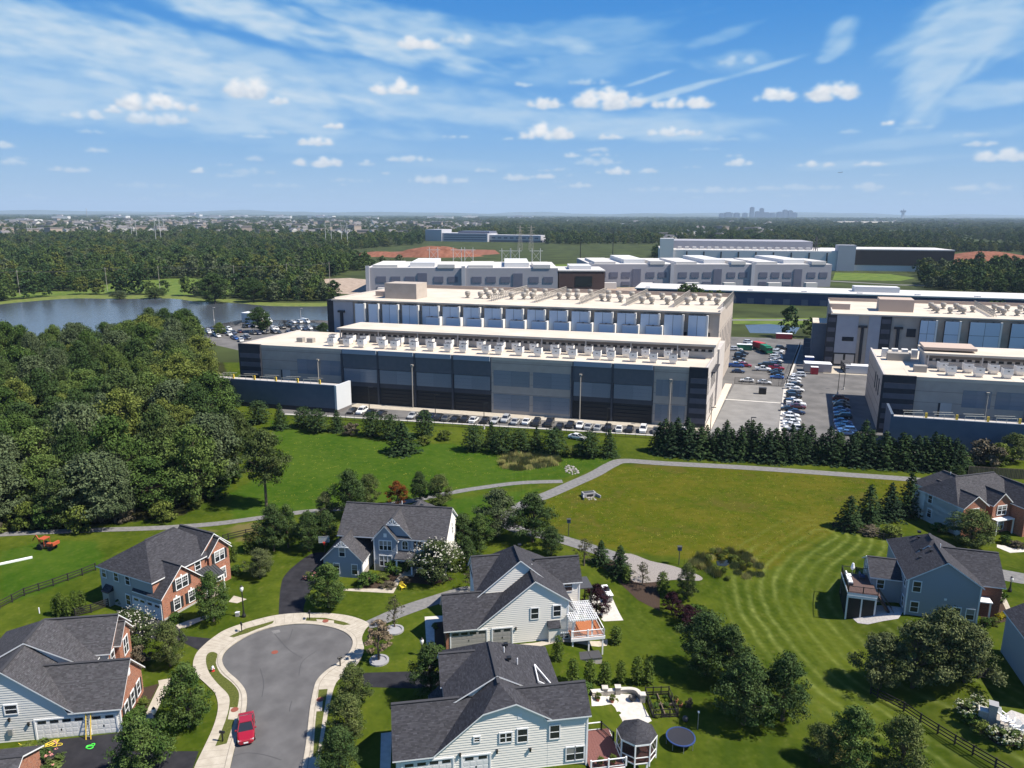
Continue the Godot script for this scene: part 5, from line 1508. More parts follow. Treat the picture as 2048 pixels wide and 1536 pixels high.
	cbox(h, "wall_face", 1.0, 78.0, -12.2, -11.6, 0.0, 8.0, "screen_blue")
	cbox(h, "return_wall", 0.4, 1.0, -12.3, -1.0, 0.0, 8.6, "screen_blue")
	cbox(h, "catwalk", 1.0, 78.0, -11.6, -9.0, 7.4, 7.7, "panel_pale")
	ladder_loops(h, 3.4, 9, 6.6, -10.6, 7.7)
	# tall hall, right
	h = campus("data_hall", "tall hall with grey stair bay and loading docks, upper right", "building", 32.0, 100.0)
	H = 19.8
	bays = [[31.0, 5.0, 4.0, 18.4, 1.6], [39.0, 4.6, 4.0, 18.4, 1.6], [47.0, 9.6, 4.0, 18.4, 1.6], [60.0, 9.6, 4.0, 18.4, 1.6], [66.0, 6.0, 2.0, 11.4, 3.4], [74.0, 9.6, 4.0, 18.4, 1.6], [76.0, 8.0, 2.0, 11.4, 3.4], [88.0, 9.6, 4.0, 18.4, 1.6]]
	tall_hall(h, 1.0, 100.0, 46.0, H, bays)
	cbox(h, "corner_pier", -0.2, 3.0, -0.6, 3.0, 0, H - 0.2, "dark_wall")
	cbox(h, "stair_bay", 3.0, 10.5, -0.5, 0.0, 0, H - 0.4, "panel_cool")
	cbox(h, "recess", 10.5, 14.0, -0.3, 0.0, 0, H - 0.4, "panel_warm")
	cbox(h, "stair_bay", 14.0, 18.0, -0.5, 0.0, 0, H - 0.4, "panel_cool")
	cbox(h, "corner_pier", 18.0, 21.6, -0.6, 0.0, 0, H - 0.2, "dark_wall")
	for j in 5:
		cbox(h, "band", 0.1, 2.7, -0.66, -0.6, 1.8 + j * 3.7, 3.4 + j * 3.7, "dark_band"); cbox(h, "band", 18.3, 21.3, -0.66, -0.6, 1.8 + j * 3.7, 3.4 + j * 3.7, "dark_band")
	for q in [11.6, 23.6]:
		cbox(h, "downpipe", q, q + 1.0, -0.9, -0.3, 0, H - 4.4, "dark_wall"); cbox(h, "downpipe_head", q - 1.0, q + 2.0, -1.0, -0.3, H - 5.0, H - 4.2, "dark_wall")
	cbox(h, "window", 5.4, 9.4, -0.56, -0.5, 9.6, 11.2, "glass"); cbox(h, "window", 27.0, 30.0, -0.2, 0.0, 12.0, 15.0, "dark_wall")
	for q in [3.4, 7.2]:
		cbox(h, "dock_door", q, q + 3.0, -0.62, -0.5, 0.9, 4.6, "panel_pale"); cbox(h, "dock_seal", q - 0.4, q + 3.4, -0.58, -0.48, 0.3, 5.1, "black_louvre")
	cbox(h, "penthouse", 18.0, 30.0, 12.0, 22.0, H - 0.3, H + 4.4, "panel_tan")
	cbox(h, "parapet", 0.5, 8.0, 14.0, 14.5, H - 0.3, H + 2.0, "panel_tan")
	cbox(h, "annex", -5.0, 0.9, 5.0, 20.0, 0, 15.0, "screen_blue"); cbox(h, "annex_roof", -5.1, 0.9, 4.9, 20.0, 15.0, 15.3, "roof_tan")
	for k in 14:
		var fa := 38.0 + k * 4.4
		if k % 6 == 4: rail_screen(h, fa, 6.0, 40.0, H - 0.2)
		else:
			for bb in [12.0, 19.0, 27.0]:
				if (k + int(bb)) % 5 != 0: fan_stack(h, fa, bb, H - 0.2, 0.9)
	# solid blue fence round the plant yard and fuel tanks
	h = campus("yard_wall", "dark blue enclosure of walls beside the loading docks", "wall", 24.6, 106.0)
	for w in [[0.0, 6.0, 30.0, 30.5], [0.0, 6.0, 18.0, 18.5], [0.0, 6.0, 6.0, 6.5]]: cbox(h, "wall_face", w[0], w[1], w[2], w[3], 0, 4.5, "screen_blue")
	cbox(h, "wall_face", 6.0, 6.4, 6.0, 30.5, 0, 4.5, "screen_blue")

# far halls: pale boxes with window bands and stepped white roofs
func far_hall(label: String, p: Vector2, q: Vector2, depth: float, H: float, segs: int, sd: int):
	var d := q - p
	var len := d.length()
	var h := thing("data_hall", label, "building", Vector3(p.x, 0, p.y), -atan2(d.y, d.x))
	cbox(h, "wall", 0, len, 0, depth, 0, H, "far_lav")
	cbox(h, "roof", 0.2, len - 0.2, 0.4, depth, H, H + 0.3, "far_roof")
	var w := len / segs
	for i in segs:
		var a := w * i
		cbox(h, "fin_wall", a - 0.6, a + 2.0, -1.6, 0.0, 0, H + 1.5, "far_lav2")
		cbox(h, "roof_step", a + w * 0.06, a + w * 0.32, 1, depth * 0.7, H + 0.3, H + 2.0, "far_roof")
		cbox(h, "roof_step", a + w * 0.44, a + w * 0.7, 8, depth * 0.9, H + 0.3, H + 3.4, "far_white")
		cbox(h, "parapet", a + w * 0.74, a + w * 0.92, -0.4, depth * 0.5, H + 0.0, H + 2.6, "far_roof")
		for k in 6:
			if k == 3: continue
			var x := a + w * (0.1 + 0.15 * k)
			cbox(h, "window", x, x + w * 0.10, -0.3, 0.0, H * 0.42, H * 0.66, "far_win")
			if k % 2 == 0: cbox(h, "window", x, x + w * 0.10, -0.3, 0.0, H * 0.08, H * 0.24, "far_win")
		cbox(h, "stair_bay", a + w * 0.53, a + w * 0.63, -0.5, 0.0, 0, H * 0.8, "far_win")
		cbox(h, "generator", a + w * 0.14, a + w * 0.3, -14, -9, 0, 4.5, "far_roof")
		cbox(h, "generator", a + w * 0.6, a + w * 0.74, -14, -9, 0, 4.5, "far_roof")

func far_campus():
	shear = 0.0
	far_hall("pale lilac grey hall behind the tall hall, left one of the two long far halls", Vector2(-104.04,-532.69), Vector2(32.53,-534.29), 70, 17.5, 2, 1)
	far_hall("pale lilac grey hall behind the long white roof, right one of the two far halls", Vector2(59.88,-580.65), Vector2(251.43,-588.35), 80, 17.5, 3, 2)
	var p: Vector2 = Vector2(33.25,-534.31)
	var h := thing("office_block", "low dark brick office with white roof between the two far halls", "building", Vector3(p.x, 0, p.y), 0.0)
	cbox(h, "wall", 0, 33, 0, 40, 0, 15.5, "brick_far"); cbox(h, "roof", -0.3, 33.3, -0.3, 40, 15.5, 16.3, "far_roof"); cbox(h, "window", 12, 24, -0.2, 0, 5, 12, "glass"); cbox(h, "window", 3, 10, -0.2, 0, 1, 4, "glass"); cbox(h, "penthouse", 8, 24, 8, 30, 16.3, 19, "far_white")
	# long shed with white roof and dark blue front
	p = Vector2(82.07,-491.2)
	var q: Vector2 = Vector2(359.66,-415.54)
	var d := q - p
	h = thing("warehouse", "very long low shed with white roof and dark blue front", "building", Vector3(p.x, 0, p.y), -atan2(d.y, d.x))
	var len := d.length()
	cbox(h, "wall", 0, len, 0, 34, 0, 7.4, "navy")
	cbox(h, "roof", -1, len, -1.0, 36, 7.4, 8.2, "far_roof")
	cbox(h, "roof_monitor", len * 0.47, len * 0.56, 14, 24, 8.2, 11.5, "far_white")
	for i in 26:
		cbox(h, "dock_door", len * (0.02 + 0.0375 * i), len * (0.02 + 0.0375 * i) + 4, -0.3, 0, 0, 3.6, "far_win")
		if i % 3 == 0: cbox(h, "roof_hatch", len * (0.02 + 0.0375 * i), len * (0.02 + 0.0375 * i) + 3, 3, 5, 8.2, 8.8, "far_white")
	for i in [0, 1]:
		var gp: Vector2 = [Vector2(147.08,-473.52), Vector2(181.97,-469.25)][i]
		var g := thing("container", ["white plant container beside the right end of the tall hall", "white plant container nearer the upper right hall"][i], "container", Vector3(gp.x, 0, gp.y), deg_to_rad(-8))
		cbox(g, "body", 0, 13, 0, 5, 0.6, 4.4, "far_white"); cbox(g, "base", -0.4, 13.4, -0.4, 5.4, 0, 0.6, "panel_grey"); cbox(g, "louvre", 1, 5, -0.1, 0, 1, 3.4, "far_win")
	# white hall with dark end, upper right
	p = Vector2(156.21,-796.59); q = Vector2(348.17,-763.52)
	d = q - p; len = d.length()
	h = thing("warehouse", "large white hall with a black end wall and red doorway, upper right", "building", Vector3(p.x, 0, p.y), -atan2(d.y, d.x))
	cbox(h, "wall", 0, len, 0, 90, 0, 19, "far_white"); cbox(h, "roof", 0, len, 0.5, 90, 19, 19.6, "far_roof")
	cbox(h, "upper_block", len * 0.05, len * 0.82, 30, 90, 19, 28, "far_lav")
	cbox(h, "tower", 0, 14, -3, 12, 0, 31, "far_white"); cbox(h, "tower", len - 17, len, -3, 10, 0, 26, "far_lav2")
	for i in 9: cbox(h, "downpipe", len * (0.14 + 0.09 * i), len * (0.14 + 0.09 * i) + 1.4, -0.5, 0, 4, 18, "dark_grey")
	for i in 18: cbox(h, "roof_unit", len * (0.1 + 0.04 * i), len * (0.1 + 0.04 * i) + 4, 20, 26, 19.6, 22, "far_roof")
	cbox(h, "end_block", len, len + 95, 4, 60, 6, 21, "brick_black"); cbox(h, "end_base", len, len + 94, 4.5, 59, 0, 6, "far_white"); cbox(h, "red_door", len + 66, len + 78, 3.8, 4.2, 0, 8, "red_paint")
	cbox(h, "end_roof", len, len + 95, 4, 60, 21, 22, "far_roof")
	# white building left of middle, in the trees
	p = Vector2(-182,-1583.9); q = Vector2(-51.21,-1539.7)
	d = q - p; len = d.length()
	h = thing("office_block", "white block with long window bands among trees on the horizon side", "building", Vector3(p.x, 0, p.y), -atan2(d.y, d.x))
	cbox(h, "wall", 0, len, 0, 60, 0, 17, "far_lav2"); cbox(h, "tower", 0, len * 0.27, -3, 50, 0, 24, "far_lav2"); cbox(h, "end_wall", -2, 0, 0, 60, 0, 18, "brick_far")
	for i in 3: cbox(h, "window_band", len * 0.3, len * 0.98, -0.4, 0, 3 + i * 4.6, 5.0 + i * 4.6, "far_win")
	cbox(h, "upper_floor", len * 0.5, len * 1.0, 10, 55, 17, 21, "far_win")
	cbox(h, "long_wing", len, len * 1.8, 10, 50, 4, 14, "far_lav2"); cbox(h, "wing_base", len, len * 1.8, 10.5, 50, 0, 4, "far_win")
	for i in 8: cbox(h, "window", len * (1.04 + 0.095 * i), len * (1.04 + 0.095 * i) + 8, 9.6, 10, 7, 10, "far_win")

var AT := {"p0": Vector2(-46.36,-92.37), "p1": Vector2(-35.35,-70.82), "p2": Vector2(-41.15,-92.41), "p3": Vector2(-42.89,-106.26), "p4": Vector2(-38.94,-105.14), "p5": Vector2(-50.55,-66.65), "p6": Vector2(-39.66,-114.36), "p7": Vector2(-37.71,-115.72), "p8": Vector2(-33.79,-114.41), "p9": Vector2(-30.96,-104.36), "p10": Vector2(-34.27,-128.41), "p11": Vector2(-31.35,-116.46), "p12": Vector2(-26.16,-96.28), "p13": Vector2(-47.92,-64.65), "p14": Vector2(-63.68,-94.09), "p15": Vector2(-56.05,-97.04), "p16": Vector2(-41.42,-70.79), "p17": Vector2(-48.80,-85.57), "p18": Vector2(-41.63,-72.39), "p19": Vector2(-46.43,-82.14), "p20": Vector2(-42.10,-74.36), "p21": Vector2(-36.32,-63.03), "p22": Vector2(-48.13,-94.68), "p23": Vector2(-42.41,-81.98), "p24": Vector2(-2.55,-120.51), "p25": Vector2(3.64,-118.28), "p26": Vector2(6.62,-113.26), "p27": Vector2(8.44,-78.23), "p28": Vector2(11.74,-109.86), "p29": Vector2(12.48,-98.16), "p30": Vector2(14.53,-110.44), "p31": Vector2(14.38,-90.93), "p32": Vector2(17.20,-107.73), "p33": Vector2(17.96,-105.78), "p34": Vector2(20.36,-105.16), "p35": Vector2(-17.40,-64.60), "p36": Vector2(-17.60,-69.01), "p37": Vector2(-29.89,-128.49), "p38": Vector2(-17.90,-74.29), "p39": Vector2(-21.86,-102.85), "p40": Vector2(-27.62,-134.90), "p41": Vector2(-16.72,-83.44), "p42": Vector2(-19.83,-104.34), "p43": Vector2(-18.63,-102.29), "p44": Vector2(-18.43,-106.49), "p45": Vector2(-15.89,-91.09), "p46": Vector2(-22.02,-134.00), "p47": Vector2(-16.29,-103.77), "p48": Vector2(-16.32,-107.13), "p49": Vector2(-17.91,-135.95), "p50": Vector2(-9.29,-76.03), "p51": Vector2(-10.37,-90.89), "p52": Vector2(-11.49,-104.71), "p53": Vector2(-13.97,-133.15), "p54": Vector2(-9.16,-84.93), "p55": Vector2(-8.12,-115.25), "p56": Vector2(-7.05,-107.84), "p57": Vector2(-5.95,-101.24), "p58": Vector2(-5.28,-115.27), "p59": Vector2(65.56,-127.15), "p60": Vector2(63.86,-122.04), "p61": Vector2(45.86,-81.40), "p62": Vector2(70.39,-128.98), "p63": Vector2(66.71,-120.85), "p64": Vector2(23.20,-103.60), "p65": Vector2(40.49,-66.09), "p66": Vector2(74.80,-130.85), "p67": Vector2(49.45,-80.57), "p68": Vector2(26.63,-102.13), "p69": Vector2(79.90,-132.78), "p70": Vector2(25.20,-95.54), "p71": Vector2(52.71,-80.65), "p72": Vector2(93.28,-146.46), "p73": Vector2(55.08,-79.55), "p74": Vector2(78.63,-117.44), "p75": Vector2(85.15,-118.26), "p76": Vector2(86.15,-116.75), "p77": Vector2(26.83,-97.12), "p78": Vector2(24.80,-84.06), "p79": Vector2(27.10,-81.68), "p80": Vector2(26.84,-74.46), "p81": Vector2(23.58,-98.42), "p82": Vector2(31.57,-75.16), "p83": Vector2(33.20,-68.59), "p84": Vector2(60.82,-124.51), "p85": Vector2(36.04,-67.46), "p86": Vector2(-64.95,-94.67), "p87": Vector2(65.50,-92.04), "p88": Vector2(67.66,-95.29), "p89": Vector2(66.71,-92.29), "p90": Vector2(70.87,-98.21), "p91": Vector2(68.47,-94.03), "p92": Vector2(69.57,-94.29), "p93": Vector2(76.42,-123.10), "p94": Vector2(52.29,-74.31), "p95": Vector2(51.90,-72.60), "p96": Vector2(53.75,-74.74), "p97": Vector2(52.11,-70.98), "p98": Vector2(53.10,-69.63), "p99": Vector2(54.14,-68.96)}
# ---------------------------------------------------------------- trees and plants
func leaf(mb: MB, p: Vector3, n: Vector3, s: float, r: RandomNumberGenerator):
	var t := n.cross(Vector3(r.randf_range(-1, 1), r.randf_range(-1, 1), r.randf_range(-1, 1)))
	if t.length_squared() < 0.001: return
	t = t.normalized() * s
	var b := n.cross(t).normalized() * s * 0.62
	mb.tri(p - t * 0.5, p + b * 0.5, p + t * 0.6)
	mb.tri(p - t * 0.5, p + t * 0.6, p - b * 0.5 + n * s * 0.12)

func rdir(r: RandomNumberGenerator) -> Vector3:
	var z := r.randf_range(-1, 1); var a := r.randf() * TAU; var q := sqrt(1 - z * z)
	return Vector3(q * cos(a), z, q * sin(a))

# broad crown: leaf clumps round the ends of limbs; R half width, H crown height, y0 its foot
func broad(sd: int, R: float, y0: float, H: float, clumps: int, leaves: int, ls: float, ca: Color, cb: Color, open_ := 0.0, flat_ := 0.0) -> Array:
	var r := RandomNumberGenerator.new(); r.seed = sd
	var cr := MB.new(); var tr := MB.new()
	var tw := R * 0.034 + 0.05
	tr.tube(Vector3.ZERO, Vector3(r.randf_range(-0.2, 0.2), y0 + H * 0.3, 0), tw * 1.3, tw * 0.8, 8, false)
	tr.tube(Vector3(0, y0 + H * 0.25, 0), Vector3(r.randf_range(-0.4, 0.4), y0 + H * 0.8, r.randf_range(-0.4, 0.4)), tw * 0.8, tw * 0.25, 6, false)
	var ph := r.randf() * TAU
	for i in clumps:
		# height first, then how wide the crown is there
		var f := pow(r.randf(), 0.85)
		var wide := pow(sin(PI * clampf(0.13 + 0.87 * f, 0.0, 1.0)), 0.62)
		if flat_ > 0.0: wide = lerpf(wide, minf(1.0, (1.06 - f) * 1.55) * minf(1.0, 0.55 + f * 3.0), flat_)
		var a := r.randf() * TAU
		var lob := 1.0 + 0.16 * sin(a * 3.0 + ph) + 0.10 * sin(a * 5.0 + f * 7.0) + r.randf_range(-0.14, 0.10)
		var k := sqrt(r.randf_range(0.06, 1.0)) * 0.84
		var c := Vector3(cos(a) * R * wide * lob * k, y0 + H * (0.06 + 0.86 * f), sin(a) * R * wide * lob * k)
		var br := R * r.randf_range(0.15, 0.27) * (1.0 - open_ * 0.3)
		var col := ca.lerp(cb, r.randf())
		if i % 2 == 0: tr.tube(Vector3(0, y0 + H * f * r.randf_range(0.3, 0.7), 0), c, tw * 0.28, 0.02, 4, false)
		for j in leaves / clumps:
			var e := rdir(r)
			e.y = e.y * 0.8 + 0.18
			var q := c + Vector3(e.x, e.y * 0.8, e.z) * br * (pow(r.randf(), 0.45) * 1.1)
			var v := r.randf_range(0.7, 1.3)
			cr.col = Color(col.r * v, col.g * v, col.b * v)
			leaf(cr, q, (e + rdir(r) * 0.8 + Vector3.UP * 0.2).normalized(), ls * r.randf_range(0.65, 1.35), r)
	return [tr.mesh(), cr.mesh()]

# conifer: whorls of drooping boughs
func conifer(sd: int, R: float, H: float, ls: float, ca: Color, cb: Color, tiers := 16, dens := 1.0, colm := 0.0, y0 := 0.25) -> Array:
	var r := RandomNumberGenerator.new(); r.seed = sd
	var cr := MB.new(); var tr := MB.new()
	tr.tube(Vector3.ZERO, Vector3(0, H * 0.92, 0), R * 0.07 + 0.05, 0.02, 7, false)
	for t in tiers:
		var f := float(t) / tiers
		var y := y0 + (H - y0) * f
		var prof := (1.0 - f) if colm <= 0.0 else (sqrt(1.0 - pow(maxf(0.0, f * 1.06 - 0.06), 2.2)) * (0.75 + 0.25 * minf(1.0, f * 5.0)))
		var rad := R * pow(prof, 0.85) + 0.08
		var nb := int((6 + rad * 3.2))
		for b in nb:
			var a := TAU * (b + r.randf()) / nb
			var rl := rad * r.randf_range(0.72, 1.12)
			var d := Vector3(cos(a), 0, sin(a))
			var col := ca.lerp(cb, r.randf())
			var n := int(rl * 7.0 / ls * 0.42 * dens) + 4
			for i in n:
				var k := pow(r.randf(), 0.6)
				var q := Vector3(0, y, 0) + d * rl * k + Vector3(-d.z, 0, d.x) * r.randf_range(-0.30, 0.30) * rl * (1.15 - k) + Vector3.UP * (r.randf_range(-0.10, 0.16) * (H / tiers) * 2.0 - k * rl * (0.10 if colm > 0.0 else 0.20) + k * k * rl * 0.16)
				var v := r.randf_range(0.7, 1.3)
				cr.col = Color(col.r * v, col.g * v, col.b * v)
				leaf(cr, q, (d * 0.5 + Vector3.UP * 0.7 + rdir(r) * 0.6).normalized(), ls * r.randf_range(0.7, 1.25), r)
	for i in 24:
		cr.col = ca
		leaf(cr, Vector3(0, H * (0.92 + 0.08 * i / 24.0), 0), rdir(r), ls * 0.6, r)
	return [tr.mesh(), cr.mesh()]

var kinds := {}
var foliage: StandardMaterial3D
var bark: StandardMaterial3D

func tree_kind(key: String, parts: Array, extra = null):
	var o := Node3D.new()
	o.name = key
	part(parts[0], "trunk", bark, o)
	part(parts[1], "crown", foliage, o)
	if extra: part(extra, "blossom", foliage, o)
	kinds[key] = o

func blossoms(sd: int, R: float, y0: float, H: float, n: int, s: float, c: Color) -> ArrayMesh:
	var r := RandomNumberGenerator.new(); r.seed = sd
	var m := MB.new()
	for i in n:
		var d := rdir(r)
		if d.y < -0.35: d.y = -d.y
		var p := Vector3(0, y0 + H * 0.5, 0) + Vector3(d.x * R, d.y * H * 0.5, d.z * R) * r.randf_range(0.84, 1.04)
		for j in 4:
			var v := r.randf_range(0.85, 1.1)
			m.col = Color(c.r * v, c.g * v, c.b * v)
			leaf(m, p + rdir(r) * s * 0.5, (d + rdir(r) * 0.7).normalized(), s, r)
	return m.mesh()

func plant(kind: String, called: String, label: String, category: String, p: Vector2, w: float, h: float, turn: float, group := "", sink := 0.0) -> Node3D:
	# w, h scale the prototype's unit size
	var o: Node3D = kinds[kind].duplicate()
	o.name = numbered(called)
	add_child(o)
	o.transform = Transform3D(Basis(Vector3.UP, turn).scaled_local(Vector3(w, h, w)), G3(p, -sink))
	o.set_meta("label", label); o.set_meta("category", category)
	if group: o.set_meta("group", group)
	return o

func vegetation_kinds():
	foliage = mat("foliage", Color.WHITE, 0.75)
	foliage.vertex_color_use_as_albedo = true
	foliage.metallic_specular = 0.15
	foliage.backlight_enabled = true
	foliage.backlight = Color(0.10, 0.14, 0.03)
	bark = nmat("bark", lin(0.075, 0.058, 0.045), lin(0.15, 0.125, 0.10), 1.5, 0.05, 0.95)
	var g := [Color(0.038, 0.063, 0.020), Color(0.080, 0.108, 0.038)]
	# woodland trees, about 15 m high and 12 m wide
	for i in 6:
		var a: Color = [g[0], Color(0.034, 0.064, 0.016), Color(0.057, 0.092, 0.024), Color(0.053, 0.075, 0.035), Color(0.027, 0.051, 0.017), Color(0.073, 0.099, 0.023)][i]
		var b: Color = [g[1], Color(0.074, 0.115, 0.031), Color(0.109, 0.151, 0.041), Color(0.102, 0.131, 0.066), Color(0.053, 0.085, 0.029), Color(0.133, 0.157, 0.038)][i]
		tree_kind("oak%d" % i, broad(100 + i, 6.4, 1.2, 13.2, 120, 13200, 0.40, a, b, 0.1))
	tree_kind("oak_tall", broad(131, 6.2, 4.6, 10.5, 110, 12000, 0.38, Color(0.036, 0.056, 0.018), Color(0.076, 0.098, 0.034), 0.2))
	# garden trees, unit 3 m half width, 7 m high
	for i in 4:
		tree_kind("yard%d" % i, broad(200 + i, 3.0, 0.45, 6.8, 110, 12500, 0.185, [Color(0.035, 0.068, 0.017), Color(0.047, 0.072, 0.022), Color(0.031, 0.058, 0.019), Color(0.053, 0.069, 0.026)][i], [Color(0.088, 0.129, 0.037), Color(0.114, 0.134, 0.046), Color(0.064, 0.095, 0.033), Color(0.116, 0.133, 0.058)][i], 0.2, 0.5))
	tree_kind("willow", broad(230, 3.0, 0.3, 7.0, 120, 12000, 0.18, Color(0.050, 0.070, 0.030), Color(0.100, 0.125, 0.060), 0.2, 0.2))
	tree_kind("plum", broad(231, 2.4, 0.5, 4.9, 60, 5500, 0.18, Color(0.016, 0.008, 0.011), Color(0.040, 0.018, 0.024), 0.2, 0.2))
	tree_kind("rust", broad(232, 2.4, 0.5, 4.9, 60, 5500, 0.18, Color(0.09, 0.028, 0.010), Color(0.17, 0.060, 0.018), 0.2, 0.2))
	tree_kind("bare", broad(233, 2.2, 1.0, 4.8, 40, 900, 0.20, Color(0.05, 0.055, 0.03), Color(0.10, 0.095, 0.055), 0.6, 0.2))
	tree_kind("tan", broad(234, 2.2, 1.0, 5.0, 40, 3000, 0.22, Color(0.15, 0.115, 0.075), Color(0.26, 0.20, 0.135), 0.5, 0.2))
	tree_kind("myrtle", broad(235, 2.6, 0.2, 4.9, 80, 8500, 0.17, Color(0.032, 0.052, 0.020), Color(0.075, 0.095, 0.038), 0.1), blossoms(235, 2.5, 0.5, 4.7, 210, 0.12, Color(0.46, 0.44, 0.38)))
	# shrubs, unit 1 m half width, 1.4 m high
	for i in 4:
		tree_kind("shrub%d" % i, broad(240 + i, 1.0, 0.0, 1.4, 40, 2600, 0.12, [Color(0.030, 0.060, 0.014), Color(0.060, 0.085, 0.018), Color(0.075, 0.066, 0.045), Color(0.16, 0.15, 0.015)][i], [Color(0.075, 0.125, 0.030), Color(0.125, 0.150, 0.035), Color(0.135, 0.115, 0.080), Color(0.46, 0.40, 0.03)][i]))
	tree_kind("hydrangea", broad(246, 1.0, 0.05, 1.4, 22, 1500, 0.15, Color(0.035, 0.060, 0.018), Color(0.085, 0.115, 0.035)), blossoms(246, 0.98, 0.1, 1.4, 70, 0.12, Color(0.48, 0.48, 0.34)))
	tree_kind("pinkrose", broad(247, 1.0, 0.05, 1.4, 22, 1300, 0.15, Color(0.035, 0.060, 0.018), Color(0.085, 0.115, 0.035)), blossoms(247, 0.98, 0.1, 1.4, 26, 0.09, Color(0.50, 0.22, 0.20)))
	# conifers, unit 2.2 m half width, 8 m high
	for i in 3:
		tree_kind("spruce%d" % i, conifer(300 + i, 2.3, 8.0, 0.34, [Color(0.016, 0.032, 0.013), Color(0.020, 0.040, 0.016), Color(0.014, 0.028, 0.015)][i], [Color(0.038, 0.064, 0.024), Color(0.048, 0.078, 0.030), Color(0.034, 0.058, 0.028)][i], 17, 0.9))
	tree_kind("cedar", conifer(310, 1.8, 5.0, 0.24, Color(0.022, 0.044, 0.017), Color(0.055, 0.085, 0.032), 15, 0.9, 1.0))
	tree_kind("column", conifer(311, 0.62, 3.2, 0.14, Color(0.040, 0.066, 0.014), Color(0.085, 0.120, 0.026), 16, 1.1, 1.0, 0.1))
	# reed clump: upright blades
	var r := RandomNumberGenerator.new(); r.seed = 6
	var m := MB.new()
	for i in 420:
		var p := Vector3(r.randfn(0, 0.45), 0, r.randfn(0, 0.45))
		var t := p + Vector3(r.randf_range(-0.25, 0.25), r.randf_range(0.7, 1.5), r.randf_range(-0.25, 0.25))
		var v := r.randf_range(0.7, 1.3)
		var c := Color(0.27, 0.235, 0.10) if r.randf() < 0.6 else Color(0.12, 0.16, 0.04)
		m.col = Color(c.r * v, c.g * v, c.b * v)
		m.tri(p - Vector3(0.035, 0, 0), p + Vector3(0.05, 0, 0.04), t)
	var o := Node3D.new(); o.name = "reed"
	part(m, "blades", foliage, o)
	kinds["reed"] = o

func spread(poly: Array, gap: float, sd: int, keep: Array, limit := 100000) -> Array:
	# points at least gap apart inside an outline
	var pv := PackedVector2Array(poly)
	var r := RandomNumberGenerator.new(); r.seed = sd
	var box := Rect2(pv[0], Vector2.ZERO)
	for p in pv: box = box.expand(p)
	var cells := {}
	for p in keep: cells[Vector2i((p / gap).floor())] = [p]
	var out := []
	var tries := int(box.get_area() / (gap * gap) * 7.0)
	for i in tries:
		var p := Vector2(r.randf_range(box.position.x, box.end.x), r.randf_range(box.position.y, box.end.y))
		if not Geometry2D.is_point_in_polygon(p, pv): continue
		var c := Vector2i((p / gap).floor())
		var ok := true
		for dx in [-1, 0, 1]:
			for dy in [-1, 0, 1]:
				for q in cells.get(c + Vector2i(dx, dy), []):
					if p.distance_to(q) < gap: ok = false
		if not ok: continue
		if not cells.has(c): cells[c] = []
		cells[c].append(p)
		out.append(p)
		if out.size() >= limit: break
	return out

func ordinal(i: int) -> String:
	var w := ["first", "second", "third", "fourth", "fifth", "sixth", "seventh", "eighth", "ninth", "tenth", "eleventh", "twelfth", "thirteenth", "fourteenth", "fifteenth", "sixteenth", "seventeenth", "eighteenth", "nineteenth", "twentieth"]
	if i < 20: return w[i]
	var tens: String = ["twenty", "thirty", "forty", "fifty"][int((i + 1) / 10) - 2]
	return tens + "-" + w[i % 10] if (i + 1) % 10 else tens.replace("ty", "tieth")

func wood_label(k: int, h: float) -> String:
	return "%s %s tree standing in the dense wood at the left" % ["tall" if h > 1.05 else ("low" if h < 0.8 else "middling"), ["mid green", "fresh green", "bright green", "silvery green", "deep green", "yellowish green"][k]]

